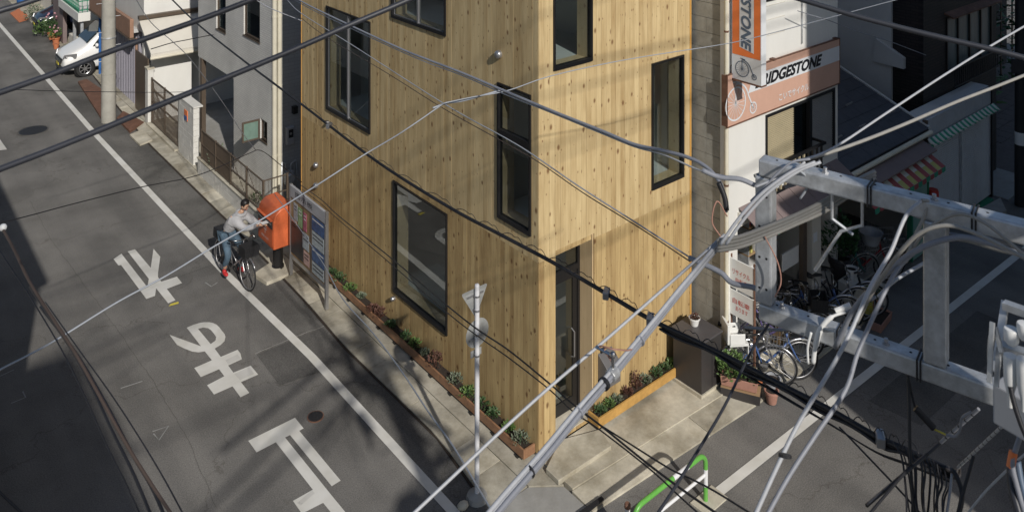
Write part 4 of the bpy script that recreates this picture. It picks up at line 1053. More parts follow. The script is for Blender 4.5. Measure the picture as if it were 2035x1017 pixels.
car(24.9, -1.48, 4.0, 1.62, 1.80, M['carwhite'], 'white minivan parked nose out between the lilac garage and the balcony house')
car(32.4, -.95, 3.9, 1.6, 1.50, M['carblack'], 'dark blue black car parked nose out near the top left corner')
# potted flowers beside the dark car
fpot = [((-.65,29.6,0),.15,.28,'terra'),((-.80,28.8,0),.12,.24,'terra'),((-.62,30.5,0),.17,.30,'terra'),((-.78,27.9,0),.10,.2,'terra_pink')]
fl_lab = ['orange terracotta pot with white flowers in front of the balcony house','small terracotta pot nearest the white minivan','larger terracotta pot beside the dark car','smallest pinkish pot at the foot of the balcony post']
for (c,r,h,m),lb in zip(fpot, fl_lab): pot(c, r, h, M[m], lb, group='flower pots before the balcony house')
leafy('flowering_plant', (-.65,29.6,.26), .25, .45, 160, .10, M['leaf_bright'], 'green plant with pale flowers in the orange terracotta pot', flowers=9)
leafy('flowering_plant', (-.62,30.5,.28), .30, .8, 200, .12, M['leaf'], 'tall green plant with pink flowers right of the dark car', flowers=7)
leafy('bush', (-.85,31.3,.03), .30, .7, 150, .13, M['leaf_bright'], 'pale green bush left of the dark car nose')
leafy('bush', (-.6,34.6,.03), .35, .9, 200, .13, M['leaf_silver'], 'light grey green bush behind the dark car')

# ================================================================== MAILBOX AND NOTICE BOARD
mbx = root('mailbox', (-.77,7.36,.05), 'orange red street mailbox on a black pedestal beside the notice board', 'mailbox')
bx0,bx1,by0,by1 = -1.0,-.55,7.12,7.92
bd = MB(); prof = [(bx0,.58),(bx0,1.16),(bx0+.05,1.30),(bx0+.16,1.385),(bx1-.03,1.41),(bx1,1.38),(bx1,.58)]
bd.add([(x,by0,z) for x,z in prof]+[(x,by1,z) for x,z in prof], [tuple(range(7)), tuple(reversed(range(7,14)))]+[(i,i+7,(i+1)%7+7,(i+1)%7) for i in range(7)])
build('body', bd, M['post_orange'], mbx, bevel=.022, smooth='a')
build('pedestal', MB().lathe([(.125,.05),(.125,.09),(.105,.10),(.105,.579)], (-.77,7.42,0), 24), M['black'], mbx, smooth='a')
sf = build('slot_plate', MB().box((bx0-.016,by0+.05,1.0),(bx0-.001,by1-.05,1.17)), M['greycab'], mbx, bevel=.004)
for yy in (7.20,7.55): build('slot', MB().box((bx0-.03,yy,1.09),(bx0-.0165,yy+.28,1.115)), M['silver'], sf)
build('slot_hood', MB().box((bx0-.05,by0+.04,1.172),(bx0-.001,by1-.04,1.19)), M['post_orange'], mbx)
dd = build('collection_door', MB().box((bx0-.008,by0+.05,.64),(bx0-.001,by1-.05,.97)), M['post_orange'], mbx, bevel=.003)
text('〒', M['white'], mbx, (bx0-.010,7.60,.80), (0,-1,0),(0,0,1), .17,.14, name='post_mark')
text('郵便 POST', M['white'], mbx, (bx0-.010,7.70,.70), (0,-1,0),(0,0,1), .36,.055, name='post_lettering')
text('〒', M['white'], mbx, (-.68,by0-.002,1.17), (1,0,0),(0,0,1), .06,.05, name='post_mark')
nb = root('notice_board', (-.685,6.2,.05), 'public notice board with metal posts and posters beside the mailbox', 'notice board')
ya, yb, xb = 5.39, 6.97, -.685
for yy in (ya,yb): build('post', MB().box((xb-.03,yy-.03,.05),(xb+.03,yy+.03,1.93)), M['brownmetal'] if 0 else M['silver'], nb, bevel=.004)
build('back_panel', MB().box((xb-.012,ya+.031,.50),(xb+.012,yb-.031,1.68)), M['boardback'], nb)
build('header', MB().box((xb-.03,ya+.031,1.69),(xb+.02,yb-.031,1.92)), M['plasticgrey'], nb, bevel=.003)
build('lower_panel', MB().box((xb-.02,6.35,.55),(xb-.0125,yb-.05,1.18)), M['greycab'], nb)
build('bottom_rail', MB().box((xb-.02,ya+.031,.42),(xb+.02,yb-.031,.495)), M['silver'], nb)
build('divider', MB().box((xb-.028,6.0,.5),(xb-.013,6.035,1.68)), M['brownmetal'], nb)
text('掲示板', M['ink'], nb, (xb-.0305,6.72,1.76), (0,-1,0),(0,0,1), .80,.11, name='header_lettering')
def poster(y0,y1,z0,z1,m,lb=None):
    p = build('poster', MB().box((xb-.026,y0,z0),(xb-.0205,y1,z1)), M[m], nb, label=lb)
    l = MB()
    for k in range(1 if m == 'blueposter' else 2): l.box((xb-.0275,y0+.03,z1-.07-.07*k),(xb-.0265,y1-.03,z1-.05-.07*k))
    build('print', l, M['ink'] if m in ('posterpale','posterpeach') else M['white'], p)
for a in ((6.62,6.79,1.28,1.62,'posterpale'),(6.40,6.58,1.22,1.60,'postergreen'),(6.20,6.36,1.22,1.58,'posterpink'),(6.10,6.38,.86,1.18,'posterpale'),(5.44,5.97,1.38,1.66,'blueposter'),(5.46,5.96,1.08,1.36,'posterpale'),(5.44,5.97,.78,1.06,'blueposter'),(5.46,5.96,.54,.76,'posterpale'),(6.08,6.33,.56,.82,'posterpeach'),(6.66,6.9,1.19,1.26,'posterpeach')): poster(*a)
# ================================================================== STOP SIGN SEEN FROM BEHIND
sg = root('sign_post', (-1.106,.048,0), 'white pole carrying sign plates seen from behind, near the corner', 'road sign')
build('pole', MB().tube([(-1.106,.048,-.02),(-1.106,.048,2.98)], .034, 16), M['white_pole'], sg, smooth='a')
build('base', MB().lathe([(.16,0),(.14,.06),(.05,.09)], (-1.106,.048,0), 14), M['concrete_grey'], sg)
build('cap', MB().lathe([(.036,2.98),(.03,3.0),(.01,3.008)], (-1.106,.048,0), 14), M['white_pole'], sg)
yt = .10
tri = [(-1.345,2.92),(-.875,2.92),(-1.09,2.50)]
def rounded(poly, r=.03, n=4):
    out = []
    for i in range(len(poly)):
        a, b, c = Vector(poly[i-1]), Vector(poly[i]), Vector(poly[(i+1)%len(poly)])
        p = b+(a-b).normalized()*r*1.5; q = b+(c-b).normalized()*r*1.5
        for k in range(n+1):
            t = k/n; out.append(p*(1-t)**2+b*2*t*(1-t)+q*t*t)
    return out
def plate(poly, y0, th, m, name, parent):
    return build(name, MB().slab([(x,y0,z) for x,z in poly], (0,th,0)), m, parent)
tp = plate(rounded(tri), yt, .003, M['signback'], 'triangle_plate', sg)
build('rib', MB().box((-1.25,yt-.014,2.82),(-.96,yt-.001,2.85)), M['alu'], tp); build('rib', MB().box((-1.15,yt-.014,2.62),(-1.02,yt-.001,2.65)), M['alu'], tp)
cpl = plate([(-1.06+.20*math.cos(a*math.pi/16), 2.28+.20*math.sin(a*math.pi/16)) for a in range(32)], yt, .003, M['signback'], 'round_plate', sg)
build('rib', MB().box((-1.2,yt-.014,2.20),(-.92,yt-.001,2.23)), M['alu'], cpl)
spl = plate([(-1.18,1.96),(-.99,1.96),(-.99,2.06),(-1.18,2.06)], yt, .003, M['signback'], 'small_plate', sg)
for z in (2.84,2.64,2.30,2.01): build('clamp', MB().lathe([(.041,z-.012),(.041,z+.012)], (-1.106,.048,0), 14), M['alu'], sg)
build('rubble', MB().ball((-1.35,.05,.03), (.09,.07,.05), 8, 6), M['concrete_light'], kind='thing', label='small broken lump of pale mortar beside the sign pole base', cat='rubble')
# ================================================================== GREEN AND WHITE GUARD RAIL
gl = root('guard_rail', (.65,-2.03,0), 'green and white tubular guard rail at the corner of the side street', 'guard rail')
YR = -2.03
def arc(cx_, cz_, r, a0_, a1_, n=6): return [(cx_+r*math.cos(R(a0_+(a1_-a0_)*i/n)), YR, cz_+r*math.sin(R(a0_+(a1_-a0_)*i/n))) for i in range(n+1)]
build('top_bar', MB().tube([(.93,YR,.68)]+arc(1.17,.53,.15,90,0)+[(1.32,YR,.46)], .032, 14), M['rail_green'], gl, smooth='a', label='green bend at the right end')
build('post_band', MB().tube([(1.32,YR,.459),(1.32,YR,.22)], .032, 14), M['rail_white'], gl, smooth='a')
build('post_foot', MB().tube([(1.32,YR,.219),(1.32,YR,-.02)], .032, 14), M['rail_green'], gl, smooth='a')
build('bar_band', MB().tube([(.929,YR,.68),(.62,YR,.68)], .032, 14), M['rail_white'], gl, smooth='a')
build('top_bar', MB().tube([(.619,YR,.68)]+arc(-.01,.53,.15,90,180)+[(-.16,YR,.46)], .032, 14), M['rail_green'], gl, smooth='a', label='green bend at the left end')
build('post_band', MB().tube([(-.16,YR,.459),(-.16,YR,.22)], .032, 14), M['rail_white'], gl, smooth='a')
build('post_foot', MB().tube([(-.16,YR,.219),(-.16,YR,-.02)], .032, 14), M['rail_green'], gl, smooth='a')
build('lower_bar', MB().tube([(1.30,YR,.38),(-.14,YR,.38)], .022, 12), M['rail_white'], gl, smooth='a')
build('footing', MB().prism([(1.12,-2.2),(1.6,-2.2),(1.6,-1.92),(1.12,-1.92)], 0,.022), M['concrete_light'], gl)
bo = root('bollard', (.03,-1.75,0), 'short yellow and white bollard post with dark red cap at the bottom edge', 'bollard')
bp_ = G(1247,1000,.55)
build('shaft', MB().tube([(bp_.x,bp_.y,0),(bp_.x,bp_.y,.50)], .035, 14), M['white'], bo, smooth='a')
build('yellow_stripe', MB().lathe([(.0365,.28),(.0365,.42)], (bp_.x-.004,bp_.y-.004,0), 14), M['yellow'], bo)
build('cap', MB().lathe([(.042,.50),(.042,.54),(.03,.56)], (bp_.x,bp_.y,0), 14), M['rust'], bo)

# ================================================================== BICYCLES
def bike(label, fm, basket='wire', seat_child=False, black_parts='black', group=None, fenders=True):
    rt = root('bicycle', (0,0,0), label, 'bicycle', group)
    RW_, FWx = -.50, .58
    r = .325
    for wx, nm in ((RW_,'rear'),(FWx,'front')):
        ty = MB().tube([(wx+r*math.cos(a),0,.34+r*math.sin(a)) for a in [i*2*math.pi/36 for i in range(36)]], .017, 6, closed=True)
        wo_ = build('wheel', ty, M['tyre'], rt, smooth=True)
        rm = MB().tube([(wx+(r-.026)*math.cos(a),0,.34+(r-.026)*math.sin(a)) for a in [i*2*math.pi/36 for i in range(36)]], .011, 5, closed=True)
        build('rim', rm, M['alu'], wo_, smooth=True)
        sp = MB()
        for k in range(20):
            a = k*2*math.pi/20; s = .02 if k % 2 else -.02
            sp.tube([(wx+.02*math.cos(a+.8*(1 if k%4<2 else -1)),s,.34+.02*math.sin(a+.8*(1 if k%4<2 else -1))),(wx+(r-.03)*math.cos(a),0,.34+(r-.03)*math.sin(a))], .0018, 4, cap=False)
        build('spokes', sp, M['alu'], wo_)
        build('hub', MB().cyl((wx,-.045,.34),(wx,.045,.34), .022, 10), M['chrome'], wo_)
        if fenders:
            a0_, a1_ = (R(20), R(200)) if nm == 'rear' else (R(35), R(165))
            fd = MB().tube([(wx+(r+.03)*math.cos(a0_+(a1_-a0_)*i/14),0,.34+(r+.03)*math.sin(a0_+(a1_-a0_)*i/14)) for i in range(15)], .02, 6)
            build('mudguard', fd, M['silver'], rt, smooth=True)
    bb = (-.06,0,.29); st = (-.22,0,.74); hd0 = (.36,0,.80); hd1 = (.40,0,.66)
    fr = MB().tube([bb, (.05,0,.36),(.25,0,.52), hd1], .019, 8).tube([bb, st], .016, 8).tube([hd0, hd1], .021, 8)
    for s in (-.05,.05):
        fr.tube([(-.06,s*.4,.29),(RW_,s,.34)], .009, 6).tube([(-.2,s*.4,.66),(RW_,s,.34)], .008, 6)
    fr.tube([(-.19,0,.60),(.12,0,.42)], .012, 6)
    build('frame', fr, fm, rt, smooth=True)
    fk = MB()
    for s in (-.05,.05): fk.tube([(.40,0,.66),(.43,s,.60),(.52,s,.42),(FWx,s,.34)], .011, 6)
    build('fork', fk, fm, rt, smooth=True)
    build('seat_post', MB().tube([st,(-.25,0,.86)], .012, 8), M['chrome'], rt)
    sd = MB().add([(-.38,-.085,.865),(-.38,.085,.865),(-.22,.06,.875),(-.08,.022,.875),(-.08,-.022,.875),(-.22,-.06,.875),(-.37,-.07,.915),(-.37,.07,.915),(-.22,.05,.905),(-.09,.018,.9),(-.09,-.018,.9),(-.22,-.05,.905)],
                  [(0,1,2,3,4,5),(11,10,9,8,7,6),(0,6,7,1),(1,7,8,2),(2,8,9,3),(3,9,10,4),(4,10,11,5),(5,11,6,0)])
    build('saddle', sd, M[black_parts], rt, bevel=.01)
    hb = MB().tube([(.24,-.27,1.0),(.34,-.23,1.02),(.38,-.1,1.0),(.36,0,.98),(.38,.1,1.0),(.34,.23,1.02),(.24,.27,1.0)], .0115, 8).tube([(.36,0,.98),hd0], .013, 8)
    ho = build('handlebar', hb, M['chrome'], rt, smooth=True)
    for s in (-1,1):
        build('grip', MB().tube([(.30,s*.25,1.012),(.22,s*.275,.997)], .017, 8), M[black_parts], ho)
        build('brake_lever', MB().tube([(.33,s*.225,1.0),(.36,s*.25,.97),(.29,s*.28,.96)], .006, 5), M['chrome'], ho)
    if basket:
        bk = MB(); m_ = M['alu'] if basket == 'wire' else M['blackrub']
        x0,x1,y_,z0,z1 = .44,.74,.17,.74,.99
        for z,e in ((z0,.0),(z0+.12,.02),(z1,.04)):
            bk.tube([(x0,-y_-e,z),(x1+e,-y_-e,z),(x1+e,y_+e,z),(x0,y_+e,z)], .005, 4, closed=True)
        nn = 6
        for i in range(nn+1):
            x = x0+(x1-x0)*i/nn
            for s in (-1,1): bk.tube([(x,s*y_,z0),(x+.04*i/nn,s*(y_+.04),z1)], .003, 4, cap=False)
            bk.tube([(x,-y_,z0),(x,y_,z0)], .003, 4, cap=False)
        for i in range(8):
            y = -y_+2*y_*i/7
            bk.tube([(x1,y,z0),(x1+.04,y*1.2,z1)], .003, 4, cap=False).tube([(x0,y,z0),(x0,y*1.2,z1)], .003, 4, cap=False)
        bo_ = build('basket', bk, m_, rt)
        if basket == 'black':
            build('liner', MB().box((x0+.01,-y_+.005,z0+.01),(x0+.02,y_-.005,z1-.03)).box((x1-.02,-y_+.005,z0+.01),(x1-.01,y_-.005,z1-.03)).box((x0+.02,-y_+.005,z0+.01),(x1-.02,-y_+.015,z1-.03)).box((x0+.02,y_-.015,z0+.01),(x1-.02,y_-.005,z1-.03)), M['blackrub'], bo_)
    build('lamp', MB().lathe([(.03,0),(.036,.05)], (.62,0,.69), 10, 'x'), M['chrome'], rt)
    ck = MB().cyl((-.06,-.06,.29),(-.06,.06,.29), .02, 8).beam((-.06,.06,.29),(.08,.065,.20), .02,.012).beam((-.06,-.06,.29),(-.20,-.065,.38), .02,.012).lathe([(.085,0),(.085,.006)], (-.06,-.045,.29), 20, 'y')
    cr = build('crank', ck, M['chrome'], rt)
    build('pedal', MB().box((.04,.07,.185),(.13,.16,.21)), M[black_parts], cr); build('pedal', MB().box((-.25,-.16,.37),(-.16,-.07,.395)), M[black_parts], cr)
    build('chain_guard', MB().slab([(-.50,-.07,.36),(-.10,-.07,.36),(.0,-.07,.33),(.0,-.07,.29),(-.10,-.07,.32),(-.50,-.07,.33)], (0,.008,0)), M['silver'] if fm != M['silver'] else M['black'], rt)
    rk = MB()
    for s in (-.06,.06): rk.tube([(-.26,s,.70),(-.70,s,.70),(-.70,0,.70)], .006, 5).tube([(-.64,s,.70),(RW_,s*.9,.35)], .005, 5)
    for x in (-.35,-.48,-.6): rk.tube([(x,-.06,.70),(x,.06,.70)], .005, 4)
    build('rear_rack', rk, M['silver'], rt)
    build('kick_stand', MB().tube([(RW_,.06,.32),(RW_-.08,.16,.02)], .009, 6), M['silver'], rt)
    if seat_child:
        cs = MB().box((-.68,-.15,.72),(-.36,.15,.76)).box((-.72,-.15,.76),(-.68,.15,1.08)).box((-.68,-.17,.76),(-.42,-.15,.94)).box((-.68,.15,.76),(-.42,.17,.94)).box((-.36,-.12,.55),(-.34,.12,.75))
        build('child_seat', cs, M['white'], rt, bevel=.02)
    return rt
def place(b, x, y, heading, lean=0):
    b.location = (x, y, .0); b.rotation_euler = (R(lean), 0, R(heading)); return b
MANX, MANY = -1.655, 7.62
place(bike('black city bicycle with black basket ridden by the man at the mailbox', M['silver'], 'black'), MANX, MANY, -83, -3)

bb_ = [o for o in bpy.data.objects if o.name == 'bicycle'][0]
build('rear_basket', MB().box((-.74,-.13,.72),(-.47,.13,.93)), M['blackrub'], bb_, bevel=.02)
# ================================================================== THE MAN
def skinmesh(name, nodes, links, parent, m, lv=2, rootn=0):
    me = bpy.data.meshes.new(name); me.from_pydata([n[0] for n in nodes], links, [])
    o = bpy.data.objects.new(name, me); COL.objects.link(o); o.parent = parent
    sk = o.modifiers.new('skin', 'SKIN'); sk.use_smooth_shade = True
    sv = me.skin_vertices[0].data if me.skin_vertices else None
    if sv is None:
        bm = bmesh.new(); bm.from_mesh(me); bm.verts.layers.skin.verify(); bm.to_mesh(me); bm.free(); sv = me.skin_vertices[0].data
    for i, n in enumerate(nodes):
        rr = n[1]; sv[i].radius = rr if isinstance(rr, tuple) else (rr, rr); sv[i].use_root = (i == rootn)
    ss = o.modifiers.new('subsurf', 'SUBSURF'); ss.levels = lv; ss.render_levels = lv
    me.materials.append(m)
    return o
import bmesh
_b0 = bb_; _b0.scale = (.95,.95,.95)
person = root('person', (0,0,0), 'man in grey hoodie and jeans astride a bicycle, leaning over to post a letter', 'person')
# coordinates relative to the bicycle: +x ahead, +y his left (towards the mailbox)
hip=(-.24,0,.96); wst=(-.18,.03,1.10); chs=(-.05,.12,1.30); nck=(.03,.17,1.43); hdb=(.07,.19,1.50)
Ls=(.03,.29,1.34); Le=(.17,.45,1.13); Lw=(.27,.60,1.08); Rs=(.02,-.02,1.37); Re=(.26,.12,1.16); Rw=(.30,.44,1.14)
Lh=(-.20,.10,.93); Lk=(.10,.17,.66); La=(.06,.13,.30); Rh=(-.20,-.10,.93); Rk=(.08,-.15,.62); Ra=(-.08,-.16,.27)
nodes=[(hip,(.13,.11)),(wst,(.12,.10)),(chs,(.13,.09)),(nck,.052),(hdb,.05),
       (Ls,.050),(Le,.040),(Lw,.030),(Rs,.050),(Re,.042),(Rw,.030),
       (Lh,.085),(Lk,.058),(La,.04),(Rh,.085),(Rk,.058),(Ra,.04)]
links=[(0,1),(1,2),(2,3),(3,4),(2,5),(5,6),(6,7),(2,8),(8,9),(9,10),(0,11),(11,12),(12,13),(0,14),(14,15),(15,16)]
skinmesh('body', nodes, links, person, M['skin'])
hn=[((-.24,0,1.00),(.17,.15)),((-.19,.03,1.10),(.165,.14)),((-.05,.12,1.28),(.21,.17)),((.00,.15,1.375),(.14,.12)),((.03,.165,1.42),(.075,.075)),
    (Ls,.105),(Le,.078),((.25,.575,1.085),.055),(Rs,.105),(Re,.078),((.295,.40,1.142),.055)]
skinmesh('hoodie', hn, [(0,1),(1,2),(2,3),(3,4),(2,5),(5,6),(6,7),(2,8),(8,9),(9,10)], person, M['hoodie'])
hoodm = MB().tube([(.03-.09*math.cos(a)*1.0,.17+.10*math.sin(a),1.42+.02*math.cos(a)) for a in [i*2*math.pi/14 for i in range(14)]], .04, 8, closed=True)
build('hood', hoodm, M['hoodie'], person, smooth=True)
skinmesh('jeans', [((-.24,0,.95),(.155,.13)),(Lh,.10),(Lk,.075),((.06,.13,.24),.058),(Rh,.10),(Rk,.078),((-.08,-.158,.33),.062)], [(0,1),(1,2),(2,3),(0,4),(4,5),(5,6)], person, M['jeans'])
# head, turned down to the mailbox
hm = MB().ball((0,0,0), (.092,.076,.115), 18, 14)
for i, v in enumerate(hm.v):
    if v.z < -.03: v.y *= 1-.28*min(1,(-.03-v.z)/.08); v.x *= 1-.10*min(1,(-.03-v.z)/.08)
hm.ball((.092,0,-.012),(.018,.014,.022),8,6); hm.ball((0,.078,-.01),(.018,.010,.028),8,6); hm.ball((0,-.078,-.01),(.018,.010,.028),8,6)
HM = Matrix.Translation((.11,.215,1.60)) @ Matrix.Rotation(R(22),4,'Z') @ Matrix.Rotation(R(28),4,'Y')
he = build('head', hm.xf(HM), M['skin'], person, smooth=True)
ha = MB().ball((-.014,0,.034),(.098,.086,.098),18,12)
ha.v = [v if not (v.x > .045 and v.z < .06) else Vector((.045,v.y*.9,max(v.z,.05))) for v in ha.v]
for k in range(70):
    a = random.random()*6.28; e = random.uniform(.15,1.4)
    p = Vector((-.014+.096*math.cos(a)*math.cos(e), .084*math.sin(a)*math.cos(e), .034+.096*math.sin(e)))
    if p.x > .055 and p.z < .07: continue
    d = (p+Vector((0,0,.05))).normalized(); t = d.cross(Vector((0,0,1))).normalized()*.012
    ha.add([p-t, p+t, p+d*.022+Vector((0,0,-.01))], [(0,1,2)])
build('hair', ha.xf(HM), M['hair'], person, smooth=True)
fm_ = MB()
for s in (-1,1): fm_.ball((.083,s*.030,.012),(.008,.012,.006),8,5)
build('eyes', fm_.xf(HM), M['ink'], person)
build('mouth', MB().ball((.083,0,-.052),(.008,.022,.005),8,5).xf(HM), M['redink'], person)
br_ = MB()
for s in (-1,1): br_.box((.082,s*.018,.028),(.093,s*.045,.034))
build('eyebrows', br_.xf(HM), M['hair'], person)
def hand(w_, d, side, nm):
    """palm and five bent fingers running along d"""
    w_ = Vector(w_); d = Vector(d).normalized(); s = d.cross(Vector((0,0,1))).normalized()*side; dn = Vector((0,0,-1))
    nodes = [(tuple(w_),.026),(tuple(w_+d*.045),.034),(tuple(w_+d*.085),.034)]; links = [(0,1),(1,2)]
    for k, (o, l) in enumerate(((-.033,.060),(-.011,.072),(.011,.068),(.033,.052))):
        i = len(nodes); b = w_+d*.085+s*o
        nodes += [(tuple(b+d*.012),.0095),(tuple(b+d*(l*.5)+dn*.008),.009),(tuple(b+d*(l*.95)+dn*.026),.0075)]
        links += [(2,i),(i,i+1),(i+1,i+2)]
    i = len(nodes); b = w_+d*.03-s*.034
    nodes += [(tuple(b+d*.012-s*.014),.011),(tuple(b+d*.05-s*.02+dn*.014),.009)]; links += [(1,i),(i,i+1)]
    return skinmesh('hand', nodes, links, person, M['skin'])
hand(Lw, (.10,.6,-.12), 1, 'l'); hand(Rw, (.08,.6,-.02), -1, 'r')
def shoe(p, d, m):
    p = Vector(p); d = Vector(d).normalized()
    mb = MB().ball((0,0,0),(.13,.048,.04),12,8)
    for v in mb.v:
        if v.x < -.02: v.z += .012
        v.z = max(v.z, -.028)
    mb.ball((-.05,0,.03),(.055,.042,.045),10,7)
    ang = math.atan2(d.y,d.x)
    return build('shoe', mb.xf(Matrix.Translation(p) @ Matrix.Rotation(ang,4,'Z')), m, person, smooth=True)
shoe((-.03,-.17,.20),(1,-.1,0), M['redshoe']); shoe((.12,.13,.235),(1,0,0), M['redshoe'])
place(person, MANX, MANY, -83); person.scale = (.94,.94,.94)
lt = build('letter', MB().box((-1.16,7.30,1.10),(-1.02,7.42,1.104)), M['white'], kind='thing', label='white envelope the man is putting into the mailbox slot', cat='letter')

# ================================================================== BICYCLE SHOP
sh = root('bicycle_shop', (5.5,2,0), 'white bicycle shop building with orange sign boards and striped awning', 'building')
SX0, SX1, SY = 3.66, 7.26, -.62
# block side wall, block by block
core2 = MB().box((SX0+.03,SY+.05,-.05),(SX0+.14,1.2,8.4)); build('side_wall_core', core2, M['concrete_grey'], sh)
bh_ = .262; rows = int(8.2/bh_)
for k in range(rows):
    off = 0 if k % 2 else .30
    y = SY+.06-off; 
    while y < .9:
        a = max(y, SY+.06); b = min(y+.60-.006, .9)
        if b-a > .03:
            j = random.uniform(0,.004)
            build('concrete_block', MB().box((SX0-j, a, .03+k*bh_+.004),(SX0+.03, b, .03+(k+1)*bh_-.004)), M['block'], sh)
        y += .60
# front wall with openings
holes = [(4.78,7.14,2.98,4.22),(3.95,7.14,.0,2.62)]
fw = MB()
for a,b,c,d in cells(SX0+.001, SX1, -.05, 8.4, holes): fw.box((a,SY-.08,c),(b,SY+.04,d))
fw.box((SX1-.12,SY+.04,-.05),(SX1,6,8.4)).box((SX0,SY-.08,8.4),(SX1,6,8.6)).box((SX0+.14,1.2,-.05),(SX1-.12,1.3,8.4)).box((SX0+.14,SY+.04,2.75),(SX1-.12,1.2,2.86))
build('front_wall', fw, M['whitewall'], sh)
build('shop_floor', MB().box((SX0+.14,SY-.05,.0),(SX1-.12,1.2,.105)), M['concrete_grey'], sh)
build('corner_pipe', MB().tube([(SX0-.05,SY-.10,0),(SX0-.05,SY-.10,8.4)], .035, 10), M['cream_pipe'], sh, smooth='a')
for z in (1.0,2.2,3.3,4.6,5.9): build('pipe_clip', MB().lathe([(.042,z),(.042,z+.03)], (SX0-.05,SY-.10,0), 10), M['rust'], sh)
build('corner_strip', MB().box((SX0-.02,SY-.085,0),(SX0+.0,SY+.05,8.4)), M['whitewall'], sh)
wf = MB(); a0,a1,z0,z1 = 4.78,7.14,2.98,4.22; t = .05; y0 = SY-.10
wf.box((a0,y0,z0),(a0+t,SY,z1)).box((a1-t,y0,z0),(a1,SY,z1)).box((a0+t,y0,z1-t),(a1-t,SY,z1)).box((a0+t,y0,z0),(a1-t,SY,z0+t)).box((6.22,y0,z0+t),(6.30,SY,z1-t))
wn = build('window', wf, M['black'], sh)
build('pane', MB().box((5.72,SY-.02,z0+t),(6.22,SY-.014,z1-t)), M['glass_dim'], wn)
def louvers(x0,x1,m,name):
    mb = MB(); n = 34; h = (z1-z0-2*t)/n
    for k in range(n):
        z = z0+t+k*h
        mb.add([(x0,SY-.05,z),(x1,SY-.05,z),(x1,SY-.075,z+h*.7),(x0,SY-.075,z+h*.7),(x0,SY-.05,z+h),(x1,SY-.05,z+h)], [(0,1,2,3),(3,2,5,4)])
    mb.box((x0,SY-.045,z0+t),(x1,SY-.03,z1-t))
    return build(name, mb, m, sh, label='closed slatted window shutter')
louvers(a0+t,5.72,M['louver'],'window_shutter'); louvers(6.30,a1-t,M['louver_grey'],'window_shutter')
bl = root('window_rail', (5.5,SY-.3,2.95), 'black window rail with beige balusters under the shop signboard', 'railing')
build('top_rail', MB().box((4.62,SY-.36,3.40),(6.35,SY-.31,3.44)), M['black'], bl)
build('top_rail', MB().box((4.62,SY-.31,3.40),(4.66,SY-.08,3.44)).box((6.31,SY-.31,3.40),(6.35,SY-.08,3.44)), M['black'], bl)
build('bottom_rail', MB().box((4.62,SY-.36,2.93),(6.35,SY-.31,2.97)), M['black'], bl)
for k in range(11): build('baluster', MB().box((4.70+k*.15,SY-.35,2.971),(4.735+k*.15,SY-.32,3.399)), M['louver'] if k < 7 else M['black'], bl)
# upper window and siding grooves
uw = build('window', MB().box((4.5,SY-.12,6.25),(6.3,SY-.081,7.4)), M['black'], sh); build('pane', MB().box((4.58,SY-.13,6.33),(6.22,SY-.121,7.32)), M['glass_dim'], uw)
for z in (5.62,5.9,6.15): build('siding_groove', MB().box((4.0,SY-.086,z),(5.4,SY-.081,z+.012)), M['creamwall'], sh)
build('conduit', MB().tube([(5.95,SY-.1,5.3),(5.95,SY-.1,8.2)], .018, 6), M['galv'], sh)
# big horizontal board
sb = root('shop_signboard', (5.4,SY-.14,4.33), 'wide faded orange shop signboard with white band and black bold lettering', 'sign')
yb_ = SY-.15; x0,x1,z0,z1 = 3.57,7.20,4.32,5.18
build('board', MB().box((x0,yb_,z0),(x1,SY-.085,z1)), M['sign_faded'], sb)
ef = MB().box((x0-.012,yb_-.01,z0-.02),(x1+.012,yb_+.03,z0-.001)).box((x0-.012,yb_-.01,z1+.001),(x1+.012,yb_+.03,z1+.015)).box((x0-.014,yb_-.01,z0),(x0-.002,yb_+.11,z1)).box((x1+.002,yb_-.01,z0),(x1+.014,yb_+.11,z1))
build('edge_frame', ef, M['rust'], sb)
yf = yb_-.003
build('white_band', MB().add([(4.16,yf,4.76),(x1,yf,4.76),(x1,yf,5.045),(4.30,yf,5.045)], [(0,1,2,3)]), M['sign_white'], sb)
text('BRIDGESTONE', M['ink'], sb, (4.36,yf-.001,4.795), (1,0,0),(0,0,1), 2.20,.215, shear=.3, bold=.045, name='brand_lettering')
text('こいでサイクル', M['sign_white'], sb, (5.10,yf,4.42), (1,0,0),(0,0,1), .98,.13, bold=.01, name='shop_lettering')
for xx in (4.9,7.05): build('bracket', MB().box((xx,yb_-.04,z1+.016),(xx+.1,SY-.086,z1+.035)), M['rust'], sb)
